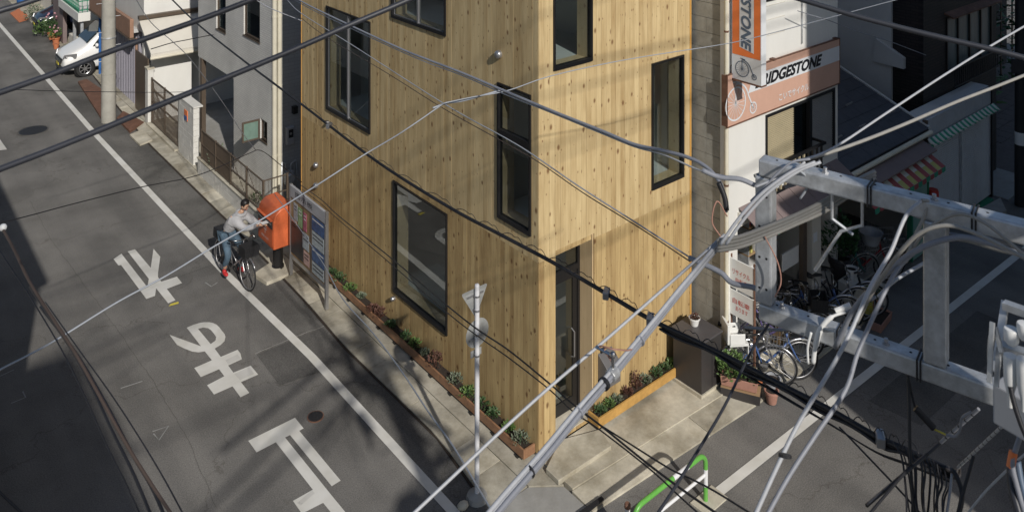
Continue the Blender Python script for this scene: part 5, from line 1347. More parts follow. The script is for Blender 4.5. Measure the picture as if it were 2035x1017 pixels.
def penny(parent, C, xd, zd, Rb, m, n, nspoke=18, w_=.012, flip=1):
    """a high wheeler drawn in flat strips on a board; C centre of the big wheel"""
    C = Vector(C); X = Vector(xd); Z = Vector(zd); Nn = Vector(n)
    mb = MB()
    def ring(c, r, w2, k=32):
        vs = []; fs = []
        for i in range(k):
            a = 2*math.pi*i/k; e = X*math.cos(a)+Z*math.sin(a); vs += [c+e*(r-w2), c+e*r]
        for i in range(k): j = (i+1) % k; fs.append((2*i,2*i+1,2*j+1,2*j))
        mb.add(vs, fs)
    def strip(pts, w2):
        pts = [Vector(p) for p in pts]
        for p, q in zip(pts, pts[1:]):
            t_ = (q-p).normalized(); s_ = t_.cross(Nn)*w2/2; mb.add([p-s_, q-s_, q+s_, p+s_], [(0,1,2,3)])
    c2 = C+X*flip*(Rb*1.75)+Z*(-Rb*.62)
    ring(C, Rb, w_*1.4); ring(c2, Rb*.36, w_*1.2, 20)
    for k in range(nspoke):
        a = 2*math.pi*k/nspoke; e = X*math.cos(a)+Z*math.sin(a); strip([C+e*.02*Rb, C+e*(Rb-w_)], w_*.35)
    for k in range(8):
        a = 2*math.pi*k/8; e = X*math.cos(a)+Z*math.sin(a); strip([c2, c2+e*Rb*.3], w_*.35)
    back = [C+Z*Rb*1.12+X*flip*(-.0)]
    for k in range(8):
        a = R(88-11*k); back.append(C+(X*flip*math.cos(a)+Z*math.sin(a))*Rb*(1.14+.02*k))
    back.append(c2)
    strip(back, w_*1.6)
    strip([C, C+Z*Rb*1.3], w_); strip([C+Z*Rb*1.3-X*flip*Rb*.25, C+Z*Rb*1.3+X*flip*Rb*.12], w_*1.2); strip([C+Z*Rb*1.22+X*flip*Rb*.1, C+Z*Rb*1.2+X*flip*Rb*.45], w_*2.2)
    return build('bicycle_emblem', mb, m, parent)
penny(sb, (3.80,yf-.001,4.66), (1,0,0),(0,0,1), .29, M['sign_white'], (0,-1,0), w_=.02)
# vertical board
vs_ = root('hanging_sign', (3.78,SY-.45,4.95), 'tall vertical orange and white shop sign projecting from the wall corner', 'sign')
vx, vy0, vy1, vz0, vz1 = 3.70, SY-.72, SY-.14, 5.12, 8.2
build('box', MB().box((vx,vy0,vz0),(vx+.14,vy1,vz1)), M['sign_white'], vs_, bevel=.004)
build('bottom_edge', MB().box((vx-.006,vy0-.006,vz0-.025),(vx+.146,vy1+.006,vz0-.001)), M['rust'], vs_)
xo = vx-.003
build('orange_field', MB().add([(xo,vy1-.015,vz0+.42),(xo,vy0+.015,vz0+.42),(xo,vy0+.015,vz1),(xo,vy1-.015,vz1)], [(0,1,2,3)]), M['sign_orange'], vs_)
build('white_field', MB().add([(xo-.002,vy1-.16,vz0+.56),(xo-.002,vy0+.14,vz0+.50),(xo-.002,vy0+.14,7.44),(xo-.002,vy1-.16,7.50)], [(0,1,2,3)]), M['sign_white'], vs_)
text('BRIDGESTONE', M['sign_blue'], vs_, (xo-.003,vy1-.19,7.42), (0,0,-1),(0,-1,0), 1.78,.20, shear=.3, bold=.035, name='brand_lettering')
penny(vs_, (xo-.001,vy1-.21,vz0+.20), (0,-1,0),(0,0,1), .135, M['sign_blue'], (-1,0,0), w_=.010)
for z in (5.3,6.6): 
    build('bracket', MB().tube([(vx+.07,vy1,z),(vx+.07,SY-.08,z)], .012, 6), M['rust'], vs_); build('bracket_stay', MB().tube([(vx+.02,vy1+.0,z-.02),(vx+.02,SY-.08,z-.22)], .008, 5), M['rust'], vs_)
# striped awning over the shop front
aw = root('striped_awning', (5.5,-1.0,2.4), 'mauve awning with red yellow white striped fringe over the bicycle shop', 'awning')
n = 9
ax0, ax1 = 3.98, 7.22
for k in range(n):
    a = ax0+(ax1-ax0)*k/n; b = ax0+(ax1-ax0)*(k+1)/n-.012
    build('panel', MB().slab([(a,SY-.085,2.80),(b,SY-.085,2.80),(b,-1.18,2.52),(a,-1.18,2.52)], (0,0,.012)), M['mauve'], aw)
k = 0; a = ax0; fmats = ['awnyellow','awnred','awnyellow','awnwhite','awnred','awngreen']
while a < ax1:
    b = min(a+.085, ax1); build('fringe_strip', MB().add([(a,-1.182,2.53),(b,-1.182,2.53),(b,-1.19,2.41),((a+b)/2,-1.19,2.39),(a,-1.19,2.41)], [(0,1,2,3,4)]), M[fmats[k % 6]], aw); a = b; k += 1
build('front_tube', MB().tube([(ax0,-1.18,2.51),(ax1,-1.18,2.51)], .015, 6), M['galv'], aw)
build('shop_lintel', MB().box((3.95,SY-.12,2.50),(7.14,SY-.081,2.74)), M['creamwall'], sh)
# pillars and boards in the shop front
pl = root('shop_pillar', (6.2,-.75,0), 'pale wooden pillar with wall lamps in the middle of the shop front', 'pillar')
build('shaft', MB().box((6.12,-.83,.1),(6.42,-.71,2.49)), M['creamwall'], pl, bevel=.004)
build('notice', MB().box((6.15,-.836,1.55),(6.28,-.831,1.72)), M['sign_white'], pl)
build('side_strip', MB().box((5.86,-.80,.1),(5.98,-.71,2.49)), M['brownmetal'], pl)
for s,(px,pz) in enumerate(((1640,505),(1700,400))): pass
for nm,(cx_,cz_) in (('left',(4.42,1.02)),('right',(0,0))):
    if nm == 'right': continue
sd = root('sandwich_board', (3.75,-.9,.1), 'white upper sale board with red lettering beside the shop corner', 'sign board')
def bd2(rt, z0, z1, t1, t2):
    a = Vector((3.73,-.70,z0)); b = Vector((3.73,-1.17,z0)); d = Vector((0,-1,0)); nrm = Vector((-1,0,0)); hh = Vector((0,0,z1-z0))
    build('panel', MB().slab([a,b,b+hh,a+hh], -nrm*.025), M['white'], rt, bevel=.002)
    text(t1, M['redink'], rt, a+d*.06+hh*.50, d, (0,0,1), .34,.09, thick=.003)
    text(t2, M['redink'], rt, a+d*.12+hh*.24, d, (0,0,1), .24,.08, thick=.003)
    build('edge', MB().box((3.725,-1.19,z0),(3.76,-1.172,z1)), M['rust'], rt)
bd2(sd, 1.56, 2.05, 'リサイクル', '自転車')
sd2 = root('sandwich_board', (3.75,-.9,.1), 'white lower board with faint red lettering under the sale board', 'sign board')
bd2(sd2, 1.10, 1.52, '自転車', 'あります')
for yy in (-.70,-1.16): build('post', MB().box((3.757,yy-.015,.05),(3.787,yy+.015,2.1)), M['rust'], sd)
# things in the shop
def boxthing(name, a, b, m, label, cat, bev=.004, grp=None, z=.105):
    rt = root(name, ((a[0]+b[0])/2,(a[1]+b[1])/2,a[2]), label, cat, grp)
    build('body', MB().box(a,b), m, rt, bevel=bev)
    build('lid', MB().box((a[0]-.006,a[1]-.006,b[2]+.001),(b[0]+.006,b[1]+.006,b[2]+.018)), m, rt, bevel=.003)
    return rt
boxthing('tool_cabinet', (4.15,-.1,.106),(4.75,.5,1.0), M['galv'], 'grey metal tool cabinet inside the bicycle shop behind the steel post', 'cabinet')
boxthing('parts_box', (4.95,-.25,1.05),(5.45,.1,1.25), M['white'], 'white parts box on the shop shelf', 'box')
rk = root('shop_shelf', (5.2,.1,.1), 'shelf with small coloured packages inside the bicycle shop', 'shelf')
for z in (1.0,1.5,2.0): build('board', MB().box((4.85,-.3,z),(5.8,.3,z+.03)), M['cardboard'], rk)
for xx in (4.85,5.77): build('upright', MB().box((xx,-.3,.106),(xx+.03,.3,.999)).box((xx,-.3,1.031),(xx+.03,.3,1.499)).box((xx,-.3,1.531),(xx+.03,.3,1.999)).box((xx,-.3,2.031),(xx+.03,.3,2.3)), M['galv'], rk)
cols_ = ['red','awnyellow','bluetarp','white','sign_orange','greenmat','cardboard']
cn_ = {'red':'red','awnyellow':'yellow','bluetarp':'blue','white':'white','sign_orange':'orange','greenmat':'green','cardboard':'brown'}
for i in range(14):
    x = 4.9+.06*i; zz = 1.531 if i % 2 else 2.031; c_ = cols_[i % 7]
    boxthing('package', (x,-.28,zz),(x+.05,-.15,zz+random.uniform(.12,.24)), M[c_], 'small %s package on the %s board of the shop shelf' % (cn_[c_], 'middle' if i % 2 else 'top'), 'package', .002, 'packages on the shop shelf')
boxthing('white_board', (5.3,-.72,1.25),(5.83,-.70,1.55), M['white'], 'white rectangular board hanging in the shop front', 'board')
boxthing('white_board', (4.55,-.66,1.85),(4.95,-.64,2.1), M['white'], 'smaller white board hung high behind the steel post', 'board')
boxthing('carton', (5.0,-.85,.106),(5.35,-.66,.42), M['cardboard'], 'brown cardboard carton on the shop floor behind the bicycles', 'carton')
# bicycles in front of the shop
GB = 'bicycles standing at the shop'
place(bike('blue framed bicycle with white child seat, front wheel in the sun at the shop corner', M['bikeblue'], None, seat_child=True, group=GB), 4.10,-1.16, -34)
place(bike('silver bicycle leaning behind the white child seat at the shop corner', M['silver'], 'wire', group=GB), 3.92,-.80, -62, 6)
specs = [(4.75,-.80,-55,'bikepurple',None,'purple bicycle nearest the steel post in the shop row'),
         (5.15,-.84,-50,'black','black','black bicycle with dark basket second from the steel post in the shop row'),
         (5.52,-.86,-52,'black',None,'black bicycle without basket in the middle of the shop row'),
         (5.95,-.92,-46,'bikeblue',None,'dark blue bicycle below the pale pillar in the shop row'),
         (6.38,-.96,-44,'silver',None,'silver mudguard bicycle right of the pale pillar'),
         (6.72,-1.0,-48,'black',None,'black bicycle at the right end of the shop row by the plant pots'),
         (7.5,-.55,-30,'bikegreen','wire','teal bicycle with grey basket under the right striped awning'),
         (8.15,-.72,-35,'bikered','wire','dark red bicycle farthest right under the striped awning')]
for (x,y,a,fm,bk,lb) in specs: place(bike(lb, M[fm], bk, group=GB), x, y, a, random.uniform(2,7)).location.z = .06
# plants and pots by the cabinet
tb = root('trough_planter', (3.6,-1.15,.05), 'long terracotta trough planter with green shrub beside the cabinet', 'planter')
P0 = G(1434,778,.1); 
def trough(rt, c, ang, L_, W_, Hh, m):
    mm = Matrix.Translation(c) @ Matrix.Rotation(R(ang),4,'Z')
    mb = MB(); a = L_/2; b = W_/2
    mb.add([(-a*.93,-b*.85,0),(a*.93,-b*.85,0),(a*.93,b*.85,0),(-a*.93,b*.85,0),(-a,-b,Hh),(a,-b,Hh),(a,b,Hh),(-a,b,Hh),(-a*.93,-b*.85,Hh),(a*.93,-b*.85,Hh),(a*.93,b*.85,Hh),(-a*.93,b*.85,Hh),(-a*.9,-b*.8,Hh*.8),(a*.9,-b*.8,Hh*.8),(a*.9,b*.8,Hh*.8),(-a*.9,b*.8,Hh*.8)],
           [(0,3,2,1),(0,1,5,4),(1,2,6,5),(2,3,7,6),(3,0,4,7),(4,5,9,8),(5,6,10,9),(6,7,11,10),(7,4,8,11),(8,9,13,12),(9,10,14,13),(10,11,15,14),(11,8,12,15)])
    build('body', mb.xf(mm), m, rt, bevel=.006)
    build('soil', MB().add([(-a*.9,-b*.8,Hh*.82),(a*.9,-b*.8,Hh*.82),(a*.9,b*.8,Hh*.82),(-a*.9,b*.8,Hh*.82)], [(0,1,2,3)]).xf(mm), M['soil'], rt)
trough(tb, Vector((3.44,-1.10,.20)), -62, .60, .22, .16, M['terra_pink'])
ct = root('wooden_crate', (3.5,-1.2,.05), 'low weathered wooden crate under the terracotta trough planter', 'crate')
mm = Matrix.Translation((3.45,-1.12,.04)) @ Matrix.Rotation(R(-62),4,'Z') @ Matrix.Diagonal((.86,.82,.72,1))
for (a,b) in (((-.36,-.16,.0),(.36,-.14,.20)),((-.36,.14,.0),(.36,.16,.20)),((-.36,-.139,.0),(-.34,.139,.20)),((.34,-.139,.0),(.36,.139,.20)),((-.36,-.16,.201),(.36,.0,.208)),((-.36,.005,.201),(.36,.16,.208))):
    build('board', MB().box(a,b).xf(mm), M['greycab'] if b[2] < .205 else M['cardboard'], ct)
leafy('shrub', (3.38,-.98,.32), .20, .46, 420, .08, M['leaf_bright'], 'bright green leafy shrub in the trough planter beside the cabinet', up=.5)
leafy('small_plant', (3.54,-1.25,.33), .12, .18, 120, .07, M['leaf'], 'smaller green plant at the near end of the trough planter')
pot((3.60,-1.36,.32), .08, .13, M['terra'], 'orange clay pot at the near end of the trough planter')
pot((3.88,-1.42,.03), .14, .28, M['plasticgrey'], 'blue grey plastic bucket on the kerb beside the trough planter', 'bucket')
pot((3.72,-1.52,.03), .11, .20, M['terra_pink'], 'brown square looking pot on the kerb in front of the crate')
# plants under the awnings
pot((7.05,-1.10,.62), .11, .26, M['white'], 'white pot on a shelf box right of the bicycle row')
boxthing('crate_stack', (6.88,-1.22,.03),(7.28,-.92,.60), M['creamwall'], 'pale box standing under the white pot', 'box')
leafy('tall_shrub', (7.25,-.75,.9), .32, .9, 420, .11, M['leaf_dark'], 'dark green leafy shrub in the shade right of the pillar', up=.6)
pot((7.25,-.75,.10), .2, .8, M['greycab'], 'tall dark pot holding the dark green shrub')
pot((7.55,-1.28,.0), .13, .24, M['terra'], 'orange pot on the road edge below the dark shrub', group=None)
pot((7.85,-1.32,.0), .10, .34, M['creamwall'], 'tall pale pot farthest right on the road edge')
leafy('pot_plant', (7.55,-1.28,.22), .16, .22, 100, .09, M['leaf'], 'small green plant in the orange pot on the road edge')
boxthing('yellow_tub', (7.1,-1.35,.0),(7.4,-1.15,.2), M['yellow'], 'yellow plastic tub between the bicycles and the orange pot', 'tub')
tr2 = root('flat_trough', (7.5,-1.55,0), 'empty pinkish flat trough lying on the road edge', 'planter')
trough(tr2, Vector((7.15,-1.62,.0)), 8, .6, .24, .16, M['terra_pink'])
bkt = root('grey_basket', (8.0,-.9,1.0), 'large grey bicycle basket in the shade under the right striped awning', 'basket')
build('shell', MB().lathe([(.14,1.05),(.22,1.28),(.235,1.29),(.21,1.28),(.13,1.07)], (7.9,-1.05,0), 16), M['plasticgrey'], bkt, smooth='a')
# ---------------------------------------------------------------- low house with slate roof
ls_ = root('slate_roof_house', (9.2,1,0), 'low old shop with dark slate roof right of the bicycle shop', 'building')
LX0, LX1 = 7.28, 10.75
bdx = MB().box((LX0,.0,-.05),(LX0+.1,5,2.7)).box((LX1-.1,-.45,-.05),(LX1,5,2.6)).box((LX0,2.5,0),(LX1-.1,2.6,3.4)); build('wall', bdx, M['creamwall'], ls_)
build('floor', MB().box((LX0,-.7,.0),(LX1,2.5,.06)), M['concrete_grey'], ls_)
build('ceiling', MB().box((LX0+.1,-.5,2.35),(LX1-.1,2.5,2.42)), M['brownmetal'], ls_)
# roof plane from the eave up to the back
ye, ze, yr, zr = -.92, 2.60, 2.6, 4.02
sl = (zr-ze)/(yr-ye)
build('roof_deck', MB().slab([(LX0,ye,ze-.06),(LX1,ye,ze-.06),(LX1,yr,zr-.06),(LX0,yr,zr-.06)], (0,0,.05)), M['dark'], ls_)
nr = 12; ncol = 7
for r_i in range(nr):
    ya_ = ye+(yr-ye)*r_i/nr; yb2 = ye+(yr-ye)*(r_i+1)/nr+.03
    off = .5 if r_i % 2 else 0
    edges = sorted({LX0,LX1}|{LX0+(LX1-LX0)*(i+off)/ncol for i in range(ncol+1) if 0 < i+off < ncol})
    for a, b in zip(edges, edges[1:]):
        z_a = ze+sl*(ya_-ye)+.012; z_b = ze+sl*(yb2-ye)-.002
        build('roof_slate', MB().slab([(a+.003,ya_,z_a),(b-.003,ya_,z_a),(b-.003,yb2,z_b),(a+.003,yb2,z_b)], (0,0,.012)), M['slate'], ls_)
for (x,yy) in ((7.9,-.3),(8.9,-.3),(8.35,.25),(9.35,.25),(8.8,.8),(9.8,.8),(9.3,1.35),(10.2,-.3)):
    zz = ze+sl*(yy-ye)+.03; build('snow_guard', MB().box((x,yy,zz),(x+.28,yy+.03,zz+.03)), M['silver'], ls_)
build('verge', MB().slab([(LX1,ye,ze),(LX1+.06,ye,ze),(LX1+.06,yr,zr),(LX1,yr,zr)], (0,0,.05)), M['greywall'], ls_)
build('gutter', MB().tube([(LX0,ye-.05,ze-.06),(LX1,ye-.05,ze-.06)], .05, 8), M['cream_pipe'], ls_)
build('canopy', MB().slab([(LX0,-.95,2.42),(LX1-.35,-.95,2.42),(LX1-.35,-1.25,2.30),(LX0,-1.25,2.30)], (0,0,.03)), M['mauve'], ls_)
a2 = root('striped_awning', (9.2,-1.3,2.1), 'red yellow and white striped awning over the low slate roofed shop', 'awning')
k = 0; xx = LX0+.05; sm = ['awnred','awnwhite','awnred','awnyellow']
W2 = (LX1-.35-xx)/17
for k in range(17):
    a = xx+k*W2; b = a+W2
    m_ = M[('awnred','awnwhite')[k % 2]]
    build('stripe', MB().slab([(a,-1.0,2.26),(b,-1.0,2.26),(b,-1.42,2.03),(a,-1.42,2.03)], (0,0,.006)), m_, a2)
    if k % 2: build('yellow_block', MB().slab([(a+.01,-1.25,2.133),(b-.01,-1.25,2.133),(b-.01,-1.42,2.040),(a+.01,-1.42,2.040)], (0,0,.004)), M['awnyellow'], a2)
    build('valance', MB().add([(a,-1.425,2.03),(b,-1.425,2.03),(b,-1.43,1.94),((a+b)/2,-1.43,1.92),(a,-1.43,1.94)], [(0,1,2,3,4)]), M['awnred'] if k % 2 else M['awngreen'], a2)
mp_ = root('mint_panel', (10.3,-1.0,0), 'pale mint green panel wall at the right end of the striped awning', 'panel')
build('sheet', MB().box((9.75,-1.02,.05),(10.45,-.95,2.0)), M['mint'], mp_); build('edge', MB().box((9.70,-1.04,.05),(9.745,-.93,2.0)).box((10.455,-1.04,.05),(10.5,-.93,2.1)), M['greenmat'], mp_)
rc = root('red_canister', (10.62,-1.05,.4), 'dark red cylindrical canister hanging at the shutter edge', 'canister')
build('body', MB().lathe([(.10,.85),(.115,.87),(.115,1.33),(.10,1.36)], (10.60,-1.08,0), 16), M['red'], rc, smooth='a'); build('band', MB().lathe([(.118,1.05),(.118,1.10)], (10.60,-1.08,0), 16), M['rust'], rc)
boxthing('vending_case', (8.0,-.6,.07),(8.6,-.2,1.1), M['greycab'], 'dark case inside the low shop under the striped awning', 'case')
# ---------------------------------------------------------------- shed with roller shutters
st_ = root('shutter_shed', (12.6,-.5,0), 'grey shed with two closed roller shutters and green fringe', 'building')
ya = -.85; c0, c1, zt = 10.78, 14.45, 2.32
for nm,(a,b) in (('l',(c0+.06,12.55)),('r',(12.65,c1-.06))):
    mb = MB(); n = 46; h = (zt-.05)/n
    for k in range(n):
        z = .05+k*h; mb.add([(a,ya+.03,z),(b,ya+.03,z),(b,ya+.008,z+h*.5),(a,ya+.008,z+h*.5),(b,ya+.03,z+h),(a,ya+.03,z+h)], [(0,1,2,3),(3,2,4,5)])
    build('roller_shutter', mb, M['shutter'], st_, smooth=True)
build('post', MB().box((c0,ya-.02,0),(c0+.06,ya+.08,2.75)), M['brownmetal'], st_); build('post', MB().box((12.55,ya-.005,0),(12.65,ya+.08,zt)), M['galv'], st_); build('post', MB().box((c1-.06,ya-.02,0),(c1,ya+.08,2.75)), M['black'], st_)
n = 7
for k in range(n): build('head_panel', MB().box((c0+.061+(c1-c0-.122)*k/n,ya+.01,zt+.02),(c0+.061+(c1-c0-.122)*(k+1)/n-.008,ya+.07,2.74)), M['shutter'], st_)
build('body', MB().box((c0,ya+.09,0),(c1,-.35,2.75)), M['greywall'], st_)
k = 0; a = c0
while a < c1:
    b = min(a+.11,c1); build('fringe_strip', MB().slab([(a,ya-.03,2.34),(b,ya-.03,2.34),(b,ya-.20,2.22),(a,ya-.09,2.27)], (0,0,.006)), M['awngreen'] if k % 2 else M['awnwhite'], st_)
    build('fringe_strip', MB().add([(a,ya-.095,2.27),(b,ya-.095,2.27),(b,ya-.13,2.19),(a,ya-.13,2.19)], [(0,1,2,3)]), M['awnwhite'] if k % 3 else M['awngreen'], st_); a = b; k += 1
build('green_mat', MB().prism([tuple(G(*p)[:2]) for p in ((1888,428),(1902,412),(1962,392),(1975,398),(1930,432))], .0,.02), M['greenmat'], kind='thing', label='green mat on the ground in front of the roller shutters', cat='mat')
build('concrete_plate', MB().prism([tuple(G(*p)[:2]) for p in ((1935,428),(1988,400),(2000,425),(1955,452))], .0,.09), M['concrete_grey'], kind='thing', label='grey concrete ramp plate right of the green mat', cat='kerb ramp')
# ---------------------------------------------------------------- dark brick house
dk = root('dark_brick_house', (14,3,0), 'tall dark brown brick house with a four pane window in the shade', 'building')
YB = -.3; bx = 11.88
hole = [(13.10,15.86,3.22,4.56)]
mb = MB()
for a,b,c,d in cells(bx, 16.2, -.05, 9, hole): mb.box((a,YB,c),(b,YB+.12,d))
build('front_wall', mb, M['brick_x'], dk)
build('side_wall', MB().box((bx-.0,YB+.12,-.05),(bx+.12,6,9)), M['brick_y'], dk)
build('end_wall', MB().box((16.08,YB+.12,-.05),(16.2,6,9)).box((bx+.12,5.9,0),(16.08,6,9)).box((bx+.12,YB+.12,8.9),(16.08,5.9,9)).box((bx+.3,1.2,0),(16,1.3,8.8)), M['greywall'], dk)
wf = MB(); a0,a1,z0,z1 = hole[0]; t = .05
wf.box((a0,YB-.03,z0),(a0+t,YB+.05,z1)).box((a1-t,YB-.03,z0),(a1,YB+.05,z1)).box((a0+t,YB-.03,z0),(a1-t,YB+.05,z0+t)).box((a0+t,YB-.03,z1-t),(a1-t,YB+.05,z1))
for k in (1,2,3): wf.box((a0+(a1-a0)*k/4-.025,YB-.02,z0+t),(a0+(a1-a0)*k/4+.025,YB+.05,z1-t))
wn = build('window', wf, M['black'], dk)
for k in range(4): build('pane', MB().box((a0+(a1-a0)*k/4+.03,YB+.02,z0+t),(a0+(a1-a0)*(k+1)/4-.03,YB+.026,z1-t)), mat('curtain_pane', (.13,.16,.16), .25, var=.2, streak=6) if k == 0 else bpy.data.materials['curtain_pane'], wn)
build('hood', MB().slab([(a0-.1,YB-.001,z1+.12),(a1+.1,YB-.001,z1+.12),(a1+.1,YB-.22,z1+.03),(a0-.1,YB-.22,z1+.03)], (0,0,.04)), M['rust'], wn)
gr = MB()
for k in range(22): gr.box((a0+.05+k*.125,YB-.20,z0-.28),(a0+.07+k*.125,YB-.18,z0+.12))
gr.box((a0,YB-.205,z0+.12),(a1,YB-.175,z0+.15)).box((a0,YB-.205,z0-.31),(a1,YB-.175,z0-.28)); build('window_rail', gr, M['black'], dk)
# grey rendered house between
gw = root('grey_rendered_house', (12,5,0), 'plain grey rendered house wall in the shade between shop and brick house', 'building')
mb = MB().box((8.6,2.7,-.05),(11.87,2.85,9)).box((8.6,2.85,0),(8.75,8,9)); build('wall', mb, M['greywall'], gw)
pts = [PX(1745,75,11.86),PX(1800,115,11.86),PX(1800,136,11.86),PX(1738,120,11.86)]
build('stair_wing', MB().slab(pts, (-.12,0,0)), M['greywall'], gw)
build('parapet_strip', MB().box((11.80,.43,-.05),(11.872,2.69,9)), M['greywall'], gw)
# ---------------------------------------------------------------- far right: garden, pavers, pole
build('paver_court', MB().box((16.3,-.9,.0),(26,2.6,.03)), M['paving_dark'], kind='structure')
pvr = bpy.data.objects['paver_court']
for i in range(9):
    for j in range(6):
        a = 18.2+i*.52; b = .3+j*.5; build('paver', MB().box((a,b,.03),(a+.505,b+.485,.045)), M['paving_dark'], pvr)
build('concrete_court', MB().box((14.5,-1.2,.0),(18.15,-.0,.025)), M['concrete_grey'], kind='structure')
hg = root('hedge', (21,3.2,0), 'dark green climbing hedge on poles at the top right corner', 'hedge')
rnd = random.Random(3); mb = MB()
for i in range(1500):
    p = Vector((rnd.uniform(17.2,26), rnd.uniform(1.6,3.2), rnd.uniform(.4,5.5))); d = Vector((rnd.uniform(-1,1),rnd.uniform(-1,0),rnd.uniform(-.6,.8))).normalized(); s_ = d.cross(Vector((rnd.uniform(-1,1),.3,1))).normalized()
    L_ = rnd.uniform(.12,.26); mb.add([p,p+d*L_*.5+s_*L_*.3,p+d*L_,p+d*L_*.5-s_*L_*.3], [(0,1,2,3)])
build('foliage', mb, M['leaf_dark'], hg)
for k in range(9): build('pole', MB().tube([(17.4+k,2.2,0),(17.4+k,2.2,5.6)], .03, 6), M['brownmetal'], hg)
for k in range(4): build('rail', MB().tube([(17.2,2.2,1.2+k*1.2),(26,2.2,1.2+k*1.2)], .025, 6), M['brownmetal'], hg)
build('garden_wall', MB().box((16.3,3.3,0),(27,3.45,3.2)), M['dark'], kind='thing', label='dark garden wall behind the hedge at the top right', cat='wall')
big = root('broadleaf_plant', (18.2,.8,0), 'large leaved yellow green plant in the shade near the right edge', 'plant')
mb = MB()
for i in range(16):
    a = i*2.4; el = .25+.5*random.random(); d = Vector((math.cos(a)*math.cos(el), math.sin(a)*math.cos(el), math.sin(el))); p = Vector((18.0,.75,1.0+.05*i)); s_ = d.cross(Vector((0,0,1))).normalized(); u = s_.cross(d)
    L_ = .55; mb.add([p+d*.1, p+d*.3+s_*.16+u*.02, p+d*.55+s_*.13, p+d*.7-u*.05, p+d*.55-s_*.13, p+d*.3-s_*.16+u*.02], [(0,1,2),(0,2,3),(0,3,4),(0,4,5)])
build('leaves', mb, M['leaf_bright'], big)
build('stem', MB().tube([(18,.75,.35),(18,.75,1.8)], .03, 8), M['leaf'], big)
pot((18.0,.75,.03), .28, .5, M['bluetarp'], 'dark blue tub holding the large leaved plant')
bp2 = G(2028,408)
p2 = root('black_utility_pole', (bp2.x,bp2.y,0), 'dark pole with a white band standing at the far right edge', 'utility pole')
build('shaft', MB().tube([(bp2.x,bp2.y,0),(bp2.x,bp2.y,9)], [.13,.11], 18), M['blackrub'], p2, smooth='a')
build('white_band', MB().lathe([(.128,1.5),(.129,1.51),(.128,1.8),(.126,1.81)], (bp2.x,bp2.y,0), 18), M['white'], p2)
build('fixing_box', MB().box((bp2.x-.2,bp2.y-.16,3.25),(bp2.x+.0,bp2.y+.14,3.6)), M['greycab'], p2, bevel=.01)
# the side street's opposite buildings and the main street's other side (outside the photo, they cast its shade)
def block(name, x0,y0,x1,y1,h,m,label):
    rt = root(name, ((x0+x1)/2,(y0+y1)/2,0), label, 'building')
    build('walls', MB().box((x0,y0,-.05),(x1,y1,h)), m, rt)
    build('roof', MB().box((x0-.1,y0-.1,h+.001),(x1+.1,y1+.1,h+.15)), M['concrete_grey'], rt)
    for k in range(int(h//2.8)):
        for j in range(int(abs(y1-y0)//2.4)):
            yy = y0+1+j*2.4; z = .9+k*2.8
            for xx, s in ((x0,-1),(x1,1)):
                f = build('window', MB().box((xx-.03,yy,z),(xx+.03,yy+1.2,z+1.3)), M['brownmetal'], rt); build('pane', MB().box((xx+s*.031,yy+.06,z+.06),(xx+s*.036,yy+1.14,z+1.24)), M['carglass'], f)
    return rt
block('corner_tower', -18.5,-26,-11.05,-17,16.4, M['greywall'], 'tall grey building behind the viewpoint')
block('street_house', -12.5,1.6,-6.9,5.5,5.7, M['creamwall'], 'cream house across the main street beyond the left edge')
block('street_house', -13.5,5.7,-6.9,14,5.7, M['greywall'], 'grey house across the main street, second beyond the left edge')
block('street_house', -13.0,14.2,-7.0,32,6.2, M['whitewall'], 'white row of houses across the main street farther up')
block('sky_blocking_mass', -21,3,-9.6,34,12.2, M['greywall'], 'unseen tall grey block added behind the street houses to cut sky light')  # added mass out of view; narrows the sky to deepen the road's shade
block('added_viewpoint_house', -17,-16.5,-9.3,-9.9,9.0, M['creamwall'], 'unseen cream house added beside the viewpoint to cut sky light')  # added out of view beside the camera; keeps sky light off the street
block('side_street_house', 3.8,-22,24,-9.6,15.5, M['creamwall'], 'tall cream block across the side street beyond the right edge')
block('side_street_house', 2.75,-20,3.7,-9.5,8.4, M['greywall'], 'lower grey wing across the side street')

# ================================================================== STEEL CROSS FRAME AND OVERHEAD CABLES
def cr(P_, n=6):
    P_ = [Vector(p) for p in P_]
    if len(P_) < 3:
        return [P_[0].lerp(P_[-1], i/n) for i in range(n+1)]
    Q = [P_[0]*2-P_[1]]+P_+[P_[-1]*2-P_[-2]]; out = []
    for i in range(1, len(Q)-2):
        a, b, c, d = Q[i-1:i+3]
        for k in range(n):
            t = k/n; out.append(.5*((2*b)+(c-a)*t+(2*a-5*b+4*c-d)*t*t+(3*b-a-3*c+d)*t*t*t))
    return out+[P_[-1]]
def track(pts, w0, w1):
    """points of the photograph given a distance that runs evenly from w0 to w1 along the wire"""
    if len(pts[0]) == 3: return [D(*p) for p in pts]
    L_ = [0]
    for p, q in zip(pts, pts[1:]): L_.append(L_[-1]+math.hypot(q[0]-p[0], q[1]-p[1]))
    return [D(p[0], p[1], 1/((1-s/L_[-1])/w0+s/L_[-1]/w1)) for p, s in zip(pts, L_)]
def cable(label, pts, w0, w1, r, m, group='overhead cables', name='overhead_cable', n=8, cat='cable'):
    T = cr(track(pts, w0, w1), 6)
    return build(name, MB().tube(T, r, n), m, label=label, cat=cat, group=group, smooth=True)
